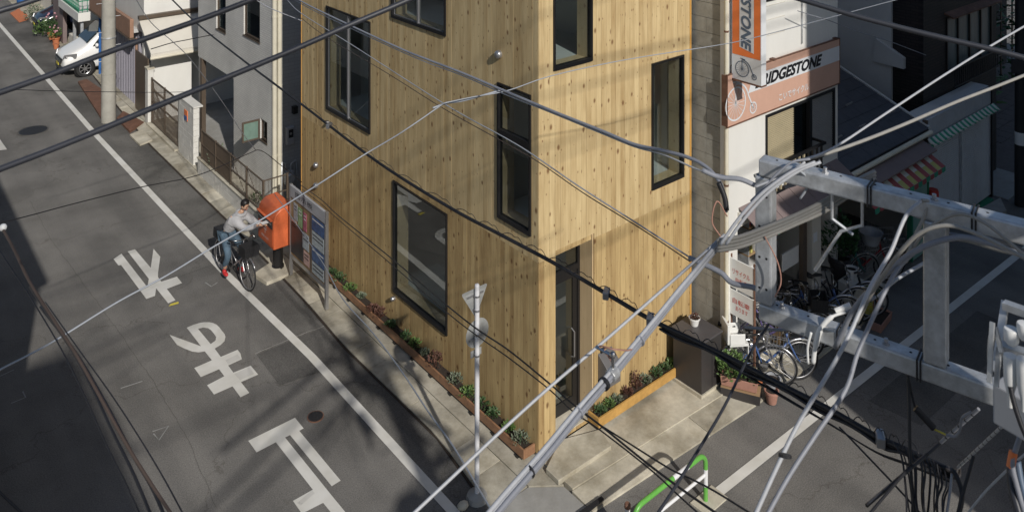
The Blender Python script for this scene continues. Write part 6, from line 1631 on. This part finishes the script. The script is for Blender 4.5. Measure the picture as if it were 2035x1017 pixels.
# --- steel frame on the (unseen) pole
FP = {'tl':D(1522,330,5.2),'bl':D(1522,615,5.2),'tr':D(2060,492,4.35),'br':D(2060,838,4.35)}
sf = root('steel_cross_frame', FP['bl'], 'galvanised steel frame of perforated beams in the foreground at right', 'steel frame')
dT = (FP['tr']-FP['tl']); dT.z = 0; dT.normalize()
ztop, zbot = FP['tl'].z, FP['bl'].z
TS = .105
tl = Vector((FP['tl'].x,FP['tl'].y,ztop)); bl_ = Vector((tl.x,tl.y,zbot)); Lb = 2.0
nr_ = Vector((-dT.y,dT.x,0))
if nr_.dot(Vector((CAMX,CAMY,0))-tl) < 0: nr_ = -nr_
def member(nm, p, q, holes=True, sz=TS):
    d = (q-p).normalized()
    o = build(nm, MB().beam(p, q, sz, sz, up=(0,0,1) if abs(d.z) < .5 else tuple(nr_)), M['galv'], sf, bevel=.012)
    if holes:
        L_ = (q-p).length; hb = MB(); k = int(L_/.19)
        for i in range(k):
            c = p+d*(.10+i*.19)
            if abs(d.z) < .5:
                hb.lathe([(.008,sz/2-.002),(.008,sz/2+.0012)], c, 8)
            else:
                for off in (-.022,.022):
                    cc = c+dT*off+nr_*(sz/2-.002)
                    a_ = cc; b_ = cc+nr_*.0032; hb.cyl(a_, b_, .008, 8)
        build('bolt_hole', hb, M['hole'], o, kind='stuff')
    return o
member('top_beam', tl-dT*.03, tl+dT*Lb)
member('bottom_beam', bl_-dT*.03, bl_+dT*Lb)
member('left_post', bl_+Vector((0,0,.055)), tl-Vector((0,0,.055)))
pm = D(1866,470,4.70)
tpos = (pm-tl).dot(dT); mid = tl+dT*tpos
member('middle_post', Vector((mid.x,mid.y,zbot+.055))+nr_*.0, Vector((mid.x,mid.y,ztop-.055)), holes=False, sz=.115)
def strap(t, z, parent=sf):
    c = tl+dT*t; c.z = z
    q = .058; mb = MB()
    for k in (-.008,.010):
        mb.tube([c+dT*k+nr_*q+Vector((0,0,q)), c+dT*k+nr_*q-Vector((0,0,q)), c+dT*k-nr_*q-Vector((0,0,q)), c+dT*k-nr_*q+Vector((0,0,q))], .005, 6, closed=True)
    build('strap', mb, M['cable_black'], sf)
for t in (.62,1.15,1.5): strap(t, ztop)
for t in (.45,.88,1.62): strap(t, zbot)
for t,z in ((.36,ztop),(.95,ztop),(.1,zbot),(.7,zbot)):
    c = tl+dT*t; c.z = z+TS/2
    build('bolt', MB().cyl(c-Vector((0,0,.0)), c+Vector((0,0,.03)), .012, 6).cyl(c, c+Vector((0,0,.010)), .022, 6), M['alu'], sf)
# hanging bracket lamp arms below the top beam
hk = MB()
c = tl+dT*.40; c.z = ztop-TS/2
hk.tube([c, c-Vector((0,0,.16)), c+dT*.12-Vector((0,0,.22))], .010, 6).tube([c+dT*.17, c+dT*.17-Vector((0,0,.15)), c+dT*.05-Vector((0,0,.22)), c-dT*.10-Vector((0,0,.5))], .010, 6)
build('hanger', hk, M['galv'], sf)
# --- cut-out switches and box at the right edge
tr_ = root('switch_box', D(2000,850,3.6), 'pale grey switch box with white insulators at the right edge', 'switch box')
fr_d = dT
def W3(px, py, w_): return D(px, py, w_)
b0 = W3(1972,840,3.55); 
ax = (W3(2050,862,3.42)-b0).normalized(); ax.z = 0; ax.normalize(); ay = Vector((-ax.y,ax.x,0))
if ay.dot(Vector((CAMX,CAMY,0))-b0) > 0: ay = -ay
mb = MB(); hgt = .20
mb.slab([b0, b0+ax*.34, b0+ax*.34+ay*.18, b0+ay*.18], (0,0,.17)); build('box', mb, M['plasticgrey'], tr_, bevel=.008)
f0 = W3(1975,700,3.50); 
build('bracket', MB().beam(W3(1978,740,3.5), W3(1998,598,3.62), .03,.012, up=tuple(ay)), M['galv'], tr_)
build('bracket', MB().beam(W3(1990,688,3.5), W3(2060,712,3.4), .05,.03), M['galv'], tr_)
build('bracket', MB().beam(W3(1995,605,3.6), W3(2060,628,3.5), .04,.03), M['galv'], tr_)
for k,(px,py,w_) in enumerate(((2010,665,3.45),(2036,655,3.42))):
    c = W3(px,py,w_); build('insulator', MB().lathe([(.016,-.04),(.027,-.025),(.029,.02),(.026,.026),(.012,.028)], c, 20), M['white'], tr_, smooth='a')
for k,(px,py,w_) in enumerate(((2008,735,3.40),(2034,742,3.36))):
    c = W3(px,py,w_); build('terminal', MB().lathe([(.009,-.15),(.012,-.10),(.024,-.05),(.027,.05),(.024,.06),(.01,.062)], c, 20), M['white'], tr_, smooth='a')
for (a,b) in (((1972,640,3.5),(1966,760,3.45)),((1985,690,3.5),(1980,768,3.45)),((1978,650,3.5),(1990,700,3.45))):
    build('link_arm', MB().beam(W3(*a), W3(*b), .018,.010, up=tuple(ay)), M['galv'], tr_)
build('arc_horn', MB().tube(cr([W3(1978,655,3.5),W3(1968,670,3.5),W3(1966,710,3.5),W3(1969,745,3.5)]), .008, 6), M['galv'], tr_, smooth=True)
cable('black lead from the first white insulator down past the grey box', [(2008,768),(2015,800),(2028,840),(2045,880)], 3.38, 3.3, .010, M['cable_black'], 'leads at the switch box')
cable('light grey lead with orange sleeve below the grey box', [(2030,860),(2018,895),(2012,925),(2025,980),(2040,1030)], 3.6, 3.5, .011, M['cable_grey'], 'leads at the switch box')
slv = build('cable_sleeve', MB().tube([D(2014,897,3.58),D(2008,928,3.57)], .017, 10), M['sign_orange'], label='orange sleeve on the lead below the grey switch box', cat='cable sleeve', smooth='a')
# --- thick near cables upper left
GN = 'thick dark cables crossing the upper left'
cable('thick dark cable cutting the very top left corner', [(-60,42),(0,22),(40,10),(110,-14)], 3.4, 3.6, .0125, M['cable_near'], GN, n=12)
cable('thick dark cable crossing above the white minivan', [(-60,204),(0,184),(100,149),(197,111),(290,77),(393,41),(470,12),(560,-24)], 3.3, 3.7, .0125, M['cable_near'], GN, n=12)
cable('thick dark cable crossing over the lattice gate and tall window', [(-60,358),(0,336),(100,298),(197,259),(300,216),(393,178),(500,134),(600,92),(700,48),(790,10),(860,-22)], 3.2, 3.8, .0125, M['cable_near'], GN, n=12)
# --- long black messenger with its spiral
mp = [(330,-12),(389,45),(470,110),(600,208),(700,285),(780,342),(900,416),(1000,469),(1100,522),(1205,583),(1292,634),(1380,676),(1460,716),(1560,768),(1650,814),(1740,866),(1800,893),(1895,938)]
TR = track(mp, 19.0, 4.7)
TR = cr(TR, 8)
mc = root('overhead_cable', TR[60], 'long black cable with spiral hanger running from top left to the lower right knot', 'cable', 'overhead cables')
N_ = len(TR)
build('cable', MB().tube(TR, [.015+.004*(i/N_) for i in range(N_)], 8), M['cable_black'], mc, smooth=True)
i0 = int(N_*.18); seg = TR[i0:int(N_*.97)]
hx = []; m_i = 0
for i in range(len(seg)-1):
    a, b = seg[i], seg[i+1]; L_ = (b-a).length; k = max(4, int(L_/.035))
    for j in range(k):
        hx.append(a.lerp(b, j/k))
for i, p in enumerate(hx):
    an = i*.42; hx[i] = p+Vector((math.cos(an)*.028, math.cos(an)*.015, .022+abs(math.sin(an))*.03))
build('spiral_hanger', MB().tube(hx, .0032, 4, cap=False), M['cable_black'], mc)
sg2 = TR[int(N_*.60):]
build('lashed_cable', MB().tube([p+Vector((.01,0,-.028)) for p in sg2], .014, 8), M['cable_black'], mc, smooth=True)
build('lashed_cable', MB().tube([p+Vector((-.02,0,-.022-.012*math.sin(i*.5))) for i, p in enumerate(sg2)], .009, 6), M['cable_black'], mc, smooth=True)
for k in range(3):
    s3 = TR[int(N_*(.70+.02*k)):]
    build('drop_wire', MB().tube([p+Vector((.012*k-.02,0,-.04-.010*k-.04*math.sin(math.pi*i/len(s3)))) for i, p in enumerate(s3)], .0045, 5), M['cable_black'], mc, smooth=True)
for fpx in ((1205,583),(1292,634),(653,243),(1748,872)):
    tgt = min(TR, key=lambda p: (lambda q: abs(q[0]-fpx[0])+abs(q[1]-fpx[1]))((CXP+F*((p.x-CAMX)*rx+(p.y-CAMY)*ry)/((p.x-CAMX)*fx+(p.y-CAMY)*fy), YH-F*(p.z-H)/((p.x-CAMX)*fx+(p.y-CAMY)*fy))))
    build('clamp', MB().obox(Matrix.Translation(tgt) @ Matrix.Rotation(.6,4,'Z'), .10,.05,.06), M['alu'], mc, bevel=.006)
# --- grey cable across the upper facades
cable('grey twisted cable crossing the upper timber facade to the splice at the shop corner', [(560,-25),(600,4),(700,53),(800,99),(850,119),(920,146),(1000,180),(1100,222),(1200,262),(1260,287),(1320,300),(1370,314),(1405,333),(1430,362),(1442,398),(1443,420)], 13.5, 5.3, .0125, M['cable_grey'], n=10)
cable('second strand lashed to the grey twisted cable', [(560,-20),(600,9),(700,58),(800,104),(850,125),(920,151),(1000,186),(1100,226),(1200,267),(1262,292),(1320,308),(1390,338),(1450,352),(1500,366)], 13.5, 5.3, .006, M['cable_light'])
cable('dark splice sleeve hanging at the shop corner', [(1428,362),(1440,392),(1444,418)], 5.3, 5.25, .017, M['cable_black'], 'splices at the steel frame', cat='cable splice', name='cable_splice')
cable('grey frayed splice running right towards the steel frame', [(1395,338),(1430,352),(1470,356),(1500,368)], 5.3, 5.2, .016, M['cable_grey'], 'splices at the steel frame', cat='cable splice', name='cable_splice')
cable('grey splice wrapped with wires below the sale boards', [(1370,512),(1430,540),(1455,562),(1500,572),(1525,590)], 5.6, 5.2, .017, M['cable_grey'], 'splices at the steel frame', cat='cable splice', name='cable_splice')
# --- thin wires
GT = 'thin wires crossing the scene'
cable('thin light wire running down across the timber house to the splice', [(570,0),(600,28),(700,90),(880,205),(1000,272),(1055,305),(1150,370),(1260,440),(1375,514)], 13, 5.7, .0055, M['wire_white'], GT, n=6)
cable('thin brown wire just below the light one across the timber house', [(590,30),(650,75),(760,140),(880,215),(1000,282),(1070,322),(1160,384),(1270,452),(1372,520)], 13, 5.7, .0042, M['cable_brown'], GT, n=6)
cable('pale wire from the left edge up over the man to the knot on the facade', [(-40,758),(0,734),(100,682),(230,602),(330,548),(430,487),(520,436),(630,368),(720,310),(800,262),(883,205)], 5.0, 8.0, .0060, M['wire_white'], GT, n=6)
cable('pale wire from the facade knot to the shop wall', [(883,205),(940,193),(1010,180),(1100,150),(1250,118),(1440,88),(1520,70),(1640,38),(1800,-5)], 8.0, 12.5, .0055, M['wire_white'], GT, n=6)
cable('short pale wire joining the knot in front of the facade', [(860,215),(885,206),(905,203),(930,198),(1000,178)], 8.0, 8.4, .009, M['wire_white'], GT, n=6)
cable('pale wire descending behind the sign post to the bottom edge', [(545,385),(580,432),(640,520),(680,592),(740,660),(800,740),(850,816),(900,885),(960,985),(990,1035)], 15, 4.4, .0062, M['wire_white'], GT, n=6)
cable('straight light steel wire rising from the bottom edge to the frame', [(800,1040),(880,965),(1000,852),(1100,762),(1200,678),(1300,590),(1380,520),(1440,466)], 4.0, 5.2, .0085, M['cable_light'], GT, n=8)
cable('upper black drop wire over the long planter', [(598,368),(640,398),(672,428),(780,515),(890,608),(950,655),(1010,695),(1090,760),(1150,812),(1190,842),(1280,915),(1360,975),(1440,1030)], 17, 5.0, .0075, M['cable_black'], GT, n=6)
cable('lower black drop wire over the long planter', [(600,376),(640,407),(672,436),(780,527),(890,622),(950,668),(1010,710),(1090,772),(1140,818),(1190,852),(1290,930),(1350,985),(1400,1030)], 17, 5.0, .0055, M['cable_black'], GT, n=6)
cable('thin black wire sagging over the concrete apron to the right', [(1190,842),(1250,880),(1330,930),(1372,950),(1420,975),(1480,1012),(1510,1030)], 6.0, 4.6, .0055, M['cable_black'], GT, n=6)
cable('dark wire rising from the bottom edge past the guard rail', [(1296,1035),(1330,985),(1382,903),(1440,806),(1492,700),(1530,640),(1560,592)], 4.2, 5.6, .0085, M['cable_near'], GT, n=8)
cable('thick dark cable across the top right over the brick house', [(1560,-10),(1620,8),(1700,32),(1800,58),(1900,82),(1990,103),(2060,122)], 4.4, 3.9, .0135, M['cable_near'], GT, n=10)
cable('pale wire from the steel frame up to the top right', [(1600,318),(1660,292),(1760,226),(1860,160),(1960,97),(2040,50)], 5.2, 6.2, .0075, M['cable_light'], GT, n=8)
cable('thick white wire with ties from the steel frame to the right edge', [(1500,350),(1570,325),(1640,306),(1720,278),(1800,246),(1900,203),(1980,172),(2040,148)], 5.2, 6.4, .0115, M['cable_beige'], GT, n=10)
cable('thin black wire across the gate at the upper left', [(20,178),(110,181),(220,183),(320,184),(395,182)], 14, 19, .006, M['cable_black'], GT, n=5)
cable('thin dark wire from the left edge to the grey house corner', [(-20,448),(60,428),(150,404),(280,372),(380,352),(440,330),(495,305),(520,300),(560,330),(600,362)], 11, 18, .0075, M['cable_black'], GT, n=6)
cable('thin wire from top left down to the grey house window', [(265,-10),(300,45),(345,85),(380,120),(440,200),(480,262),(508,298)], 13, 18, .0065, M['cable_grey'], GT, n=6)
cable('thin wire looping below the roof of the white house', [(300,98),(340,86),(370,80),(410,72),(424,70)], 14, 16, .008, M['cable_black'], GT, n=6)
cable('thin wires at the shaded top centre of the photo', [(500,-5),(540,18),(600,42)], 13, 13, .007, M['cable_grey'], GT, n=6)
cable('faint wire over the white shop wall', [(1585,22),(1610,30),(1650,42),(1700,62),(1760,80),(1840,110)], 15, 17, .008, M['cable_grey'], GT, n=5)
cable('thin black wire at the bottom left corner', [(-20,960),(0,978),(50,1025)], 5, 5, .008, M['cable_black'], GT, n=6)
# --- lower left bundle over the dark road
GL = 'dark cables over the shaded left road'
for i,(lb,pts,r,m) in enumerate((('brownish rope like cable from the insulator down over the road', [(4,452),(30,500),(60,562),(110,640),(150,702),(200,790),(250,880),(300,960),(350,1035)], .0085, 'cable_brown'),
      ('black cable beside the brown rope, ending at the bottom edge', [(60,570),(110,645),(160,715),(215,810),(262,900),(300,965),(332,1035)], .0085, 'cable_black'),
      ('black cable splitting left of the rope, ending at the bottom edge', [(80,610),(130,675),(180,765),(225,860),(265,940),(305,1035)], .008, 'cable_black'),
      ('thin dark wire farthest left in the road bundle', [(0,500),(60,590),(120,690),(170,790),(210,880),(250,960),(285,1035)], .004, 'cable_black'),
      ('thin dark wire farthest right in the road bundle', [(90,600),(150,685),(215,775),(265,850),(320,940),(372,1035)], .004, 'cable_black'))):
    cable(lb, pts, 5.0+.05*i, 3.9+.04*i, r, M[m], GL, n=6)
ins = root('strain_insulator', D(6,452,5.0), 'small white strain insulator at the left edge', 'insulator')
build('body', MB().ball(D(6,452,5.0), .022, 10, 7), M['white'], ins, smooth=True); build('eye', MB().ball(D(-6,446,5.0), .014, 8, 6), M['galv'], ins)
# --- big grey bundle from the bottom centre to the frame
GB2 = 'grey cable bundle to the steel frame'
bpts = [(960,1045),(1010,985),(1080,905),(1150,820),(1218,742),(1290,655),(1360,568),(1432,482)]
BT = cr(track(bpts, 3.5, 5.2), 8)
bn = root('cable_bundle', BT[20], 'thick pale grey cable bundle rising from the bottom centre to the steel frame', 'cable bundle')
for k,(ox,oz,r,m) in enumerate(((0,0,.0115,'cable_light'),(.019,.006,.0105,'cable_grey'),(-.010,.018,.010,'cable_light'),(.009,-.017,.009,'cable_grey'),(-.017,-.005,.008,'cable_beige'))):
    build('cable', MB().tube([p+Vector((ox*math.cos(i*.03)*fy*1.1, -ox*math.cos(i*.03)*fx, oz)) for i,p in enumerate(BT)], r, 8), M[m], bn, smooth=True)
for k in (13,24,38):
    c = BT[k]; t_ = (BT[k+1]-BT[k-1]).normalized(); build('tie', MB().tube([c-t_*.004, c+t_*.004], .028, 12), M['cable_black'] if k % 2 else M['cable_grey'], bn)
c = BT[32]; t_ = (BT[33]-BT[31]).normalized()
build('clamp', MB().tube([c-t_*.025, c+t_*.025], .031, 14), M['galv'], bn, bevel=.004)
build('clamp', MB().tube([BT[30]-t_*.01, BT[30]+t_*.008], .032, 14), M['cable_black'], bn)
up_ = Vector((0,0,1))
build('clamp_bolt', MB().tube([c, c+up_*.09],.008,6).tube([c+up_*.09, c+up_*.1-dT*.10], .008, 6).ball(c+up_*.095, .018, 8, 6), M['chrome'], bn)
for k in range(2): build('pink_wire', MB().tube(cr([c+up_*(.05+.02*k), c+up_*.11-dT*(.05+.03*k), c+up_*.13+dT*.02, D(1262,690,4.42), D(1300,640,4.6)]), .004, 5), M['terra_pink'], bn, smooth=True)
GC = 'beige cables at the steel frame'
for k,(a,b_) in enumerate(((0,0),(7,6),(14,13),(20,21))):
    cable(('topmost','second','third','lowest')[k]+' beige cable sweeping past the left frame post', [(1425,478+a),(1470,470+a),(1520,452+a),(1580,428+a*.9),(1640,398+b_),(1700,360+b_),(1740,340+b_)], 5.1, 5.0, .0125, M['cable_beige'], GC)
for k,a in enumerate((0,11)):
    cable(('left','right')[k]+' pale cable rising beside the left frame post', [(1432+a,486),(1455+a,452),(1480+a,420),(1512+a,386),(1545+a,360),(1580+a,338),(1620+a,322)], 5.0, 5.0, .010, M['cable_light'], GC)
for k,(pts,lb) in enumerate((([(1500,372),(1530,360),(1560,350),(1600,322)],'tangled pale wire on the upper frame corner'),([(1492,400),(1520,372),(1545,345),(1575,322),(1610,316)],'second tangled wire on the upper frame corner'),
      ([(1590,395),(1604,372),(1602,352),(1590,340)],'white loop of wire below the top beam'),([(1520,470),(1545,520),(1552,560),(1540,590)],'pink wire running down the left frame post'),([(1445,430),(1425,400),(1415,440),(1432,470)],'thin pink wire curling from the dark splice'))):
    cable(lb, pts, 5.05, 5.0, .0075 if k < 3 else .004, M[('cable_light','cable_grey','wire_white','terra_pink','terra_pink')[k]], 'small wires at the steel frame')
# --- tubes from bottom right up to the middle post and arcs to the right edge
GR = 'light cables in the right foreground'
cable('left light cable from the bottom edge up to the middle post', [(1495,1035),(1545,925),(1590,835),(1650,735),(1690,660),(1730,570),(1770,500),(1800,430),(1830,400)], 3.9, 4.6, .0105, M['cable_light'], GR, n=10)
cable('right light cable from the bottom edge up to the middle post', [(1515,1040),(1565,950),(1620,865),(1680,775),(1705,700),(1740,620),(1780,540),(1830,490),(1870,460)], 3.95, 4.7, .011, M['cable_grey'], GR, n=10)
cable('upper pale cable arching over the middle post to the right edge', [(1700,645),(1740,570),(1790,500),(1830,462),(1880,448),(1930,460),(1990,488),(2050,520)], 4.7, 4.1, .0105, M['cable_beige'], GR, n=10)
cable('highest pale cable arching along the top beam', [(1800,520),(1830,470),(1865,440),(1910,425),(1960,445),(2010,485),(2050,520)], 4.65, 4.2, .009, M['cable_beige'], GR, n=8)
cable('thick grey cable arching behind the middle post top', [(1660,690),(1700,610),(1760,545),(1820,498),(1900,472),(1970,485),(2050,515)], 4.8, 4.3, .0145, M['cable_grey'], GR, n=10)
cable('thin cable below the arches right of the middle post', [(1880,470),(1930,480),(1990,498),(2050,508)], 4.7, 4.3, .011, M['cable_beige'], GR, n=8)
cable('third cable of the arch, right of the middle post', [(1870,462),(1920,470),(1985,478),(2050,505)], 4.72, 4.35, .011, M['cable_grey'], GR, n=8)
cable('white tube running up right across the shaded road', [(1745,590),(1780,556),(1838,522)], 4.9, 5.0, .010, M['wire_white'], GR, n=8)
cable('grey cable under the top beam', [(1560,372),(1640,352),(1720,386),(1780,412),(1830,432)], 5.15, 4.85, .012, M['cable_grey'], GR, n=8)
cable('second grey cable under the top beam', [(1720,372),(1780,396),(1850,430)], 4.95, 4.75, .013, M['cable_grey'], GR, n=8)
cable('pale knotted lead over the top beam', [(1832,398),(1845,402),(1836,432),(1822,462),(1806,500),(1790,530)], 4.62, 4.6, .010, M['cable_beige'], GR, n=8)
cable('loose cable hanging from the bottom beam to the bicycles', [(1540,605),(1590,640),(1640,655),(1700,655)], 5.2, 5.1, .006, M['terra_pink'], GR, n=6)
cable('pale insulated lead hanging at the bottom beam', [(1480,650),(1560,655),(1620,640),(1680,620),(1740,590)], 5.5, 5.0, .009, M['cable_grey'], GR, n=6)
hl_ = root('hanging_clamp', D(1620,690,5.0), 'pale insulated clamp hanging from the bottom beam over the bicycle wheel', 'cable clamp')
build('arm', MB().tube(cr([D(1680,620,4.95),D(1652,630,4.95),D(1630,655,4.95),D(1620,690,4.95),D(1616,722,4.95)]), [.008]*6+[.014]*6+[.018]*6+[.014]*6+[.010], 8), M['white'], hl_, smooth=True)
build('hook', MB().tube(cr([D(1612,660,4.95),D(1605,690,4.95),D(1606,722,4.95)]), .008, 6), M['white'], hl_, smooth=True)
build('white_cap', MB().tube([D(1660,618,4.96),D(1690,606,4.96)], .016, 8), M['white'], hl_, smooth='a')
for (px,py,w_) in ((1560,905,3.95),(1700,648,4.75),(1728,575,4.65)):
    c = D(px,py,w_); t_ = Vector((.35,.25,.9)).normalized(); build('cable_tie', MB().tube([c-t_*.006, c+t_*.006], .03, 10), M['cable_black'], kind='thing', label={1560:'black tie around the light cables near the bottom edge',1700:'black tie on the light cables over the bottom beam',1728:'black tie on the light cables below the arch'}[px], cat='cable tie')
# --- black tangle bottom right
GK = 'black wires of the lower right tangle'
knot = (1893,938)
kn = root('cable_knot', D(1893,938,4.7), 'dark metal strain clamp where the black cables meet at lower right', 'strain clamp')
build('plate', MB().beam(D(1880,928,4.72), D(1903,943,4.68), .03,.02), M['greycab'], kn, bevel=.006)
build('eye', MB().tube([D(1903,940,4.68)+Vector((.03*math.cos(a),0,.03*math.sin(a))) for a in [i*math.pi/6 for i in range(12)]], .008, 6, closed=True), M['greycab'], kn)
rnd = random.Random(11)
ends = [1800,1818,1824,1830,1838,1846,1852,1858,1864,1872,1880,1886,1892,1898,1904,1912]
ordn = ['first','second','third','fourth','fifth','sixth','seventh','eighth','ninth','tenth','eleventh','twelfth','thirteenth','fourteenth','fifteenth','sixteenth']
for i, ex in enumerate(ends):
    sx = 1775+i*7.2; sy = 890+(sx-1800)*.50+rnd.uniform(-3,6); ex = 1842+(i-8)*5.2+rnd.uniform(-4,4)
    cable(ordn[i]+' black wire from the left falling out of the tangle to the bottom edge', [(sx,sy),(sx+(ex-sx)*.35+rnd.uniform(2,9),sy+rnd.uniform(26,40)),(ex+rnd.uniform(-6,6),990),(ex+rnd.uniform(-4,4),1035)], 4.75, 4.45+rnd.uniform(-.1,.1), rnd.choice((.0045,.006,.008,.005)), M['cable_black'], GK, n=6)
cable('white thin rod in the black tangle', [(1892,940),(1888,975),(1880,1030)], 4.6, 4.5, .007, M['cable_light'], GK, n=6)
def stripes(lb, p, q, w0, w1, r, m1, m2, nn):
    rt = root('sleeved_wire', D(*p,w0), lb, 'cable', 'sleeved wires at lower right')
    T = track([p,q], w0, w1); a, b = T
    for k in range(nn):
        s0 = a.lerp(b, k/nn); s1 = a.lerp(b, (k+.86)/nn); s2 = a.lerp(b, (k+1)/nn)
        build('sleeve', MB().tube([s0,s1], r, 8), M[m1], rt, smooth='a'); build('gap', MB().tube([s1,s2], r*1.02, 8), M[m2], rt, smooth='a')
stripes('sleeved wire from the knot up to the right, below the grey box', (1904,928), (1996,842), 4.65, 4.2, .0075, 'cable_light','cable_black', 12)
stripes('sleeved wire from the bottom beam down to the left tangle', (1945,812), (1868,880), 4.5, 4.7, .009, 'cable_grey','cable_black', 6)
stripes('blue grey sleeved wire running down left from the tangle', (1866,882), (1722,1004), 4.7, 4.4, .009, 'cable_near','cable_black', 5)
cable('black wire beside the blue grey sleeved wire', [(1812,922),(1775,965),(1745,1000),(1720,1030)], 4.6, 4.3, .008, M['cable_black'], GK, n=6)
cable('dense black lashing below the knot', [(1895,935),(1905,955),(1912,985),(1902,1035)], 4.6, 4.4, .013, M['cable_black'], GK, n=8)
cable('second dense black lashing below the knot', [(1935,905),(1925,940),(1915,975),(1900,1035)], 4.5, 4.4, .009, M['cable_black'], GK, n=8)
cable('black tape hanging from the bottom beam', [(1805,752),(1807,800),(1808,880),(1812,960),(1820,1035)], 4.75, 4.5, .010, M['cable_black'], GK, n=6)
cable('black rope from the beam strap to the sleeve', [(1804,745),(1812,780),(1818,808)], 4.75, 4.7, .007, M['cable_black'], GK, n=6)
build('cable_sleeve', MB().tube([D(1819,810,4.7),D(1856,850,4.65)], .020, 10), M['cable_black'], label='thick black sleeve hanging diagonally under the bottom beam', cat='cable sleeve', smooth='a')
cable('yellowish rod continuing the black sleeve', [(1856,852),(1882,864)], 4.65, 4.6, .005, M['yellow'], GK, n=6)
cable('hooked black wire right of the sleeve', [(1880,864),(1898,866),(1908,852),(1912,830),(1930,818)], 4.6, 4.5, .007, M['cable_grey'], GK, n=6)
cable('thin black wire crossing down from the messenger', [(1668,848),(1720,902),(1780,965),(1830,1020)], 5.0, 4.6, .0055, M['cable_black'], GK, n=6)
cable('pale thin wire at the bottom right corner', [(1915,1030),(1955,980),(2005,930),(2045,895)], 4.3, 4.1, .006, M['cable_light'], GK, n=6)
cable('thick dark lead hanging at the right edge', [(2008,930),(2012,970),(2028,1030)], 3.6, 3.5, .016, M['cable_near'], GK, n=8)
cable('blue dark lead hanging at the right edge', [(2022,915),(2030,960),(2045,1010)], 3.6, 3.5, .014, M['sign_blue'], GK, n=8)
# --- the pole that carries the frame and its transformer (outside the photo; they shade the pavement)
PXY = (-3.9,-8.75)
pp = root('utility_pole', (PXY[0],PXY[1],0), 'concrete pole outside the photo that carries the steel cross frame', 'utility pole')
build('shaft', MB().tube([(*PXY,-.1),(*PXY,9.4)], [.19,.14], 20), M['pole_concrete'], pp, smooth='a')
build('cross_arm', MB().box((PXY[0]-.9,PXY[1]-.05,8.2),(PXY[0]+.9,PXY[1]+.05,8.3)), M['galv'], pp)
build('cross_arm', MB().box((PXY[0]-.05,PXY[1]-.7,7.0),(PXY[0]+.9,PXY[1]-.6,7.1)), M['galv'], pp)
for dx,dy in ((-.42,-.2),(.3,-.3)):
    build('transformer', MB().lathe([(.18,5.7),(.24,5.75),(.24,6.5),(.18,6.55)], (PXY[0]+dx,PXY[1]+dy,0), 18), M['galv'], pp, smooth='a')
for k,(a,b) in enumerate((((PXY[0]-.8,PXY[1],8.35),(-11.5,-12.6,8.9)),((PXY[0]+.7,PXY[1],8.4),(-11.5,-13.4,9.4)),((PXY[0]+.3,PXY[1]-.6,7.2),(-12,-15,8.4)))):
    build('overhead_cable', MB().tube([a,b], .03, 8), M['cable_black'], label='service cable number outside the photo'.replace('number ', ('upper ','middle ','lower ')[k]), cat='cable', group='service cables outside the photo', smooth=True)

for k, (zc, rr, t_) in enumerate(((5.78,.022,14),(5.40,.014,14),(4.62,.020,15),(4.40,.014,15),(2.75,.022,16),(6.6,.014,14))):  # unseen lines added so that their shadows streak the timber facades
    p = Vector((0,0,zc))-ld*t_; dv = Vector((1,0,-.06+.02*k))
    build('overhead_cable', MB().tube(cr([p-dv*9+Vector((0,0,.25)), p, p+dv*9+Vector((0,0,.25))], 8), rr, 6), M['cable_black'], label=('first','second','third','fourth','fifth','sixth')[k]+' unseen line added behind the viewpoint to streak the facades with shadow', cat='cable', group='unseen lines added for wire shadows', smooth=True)
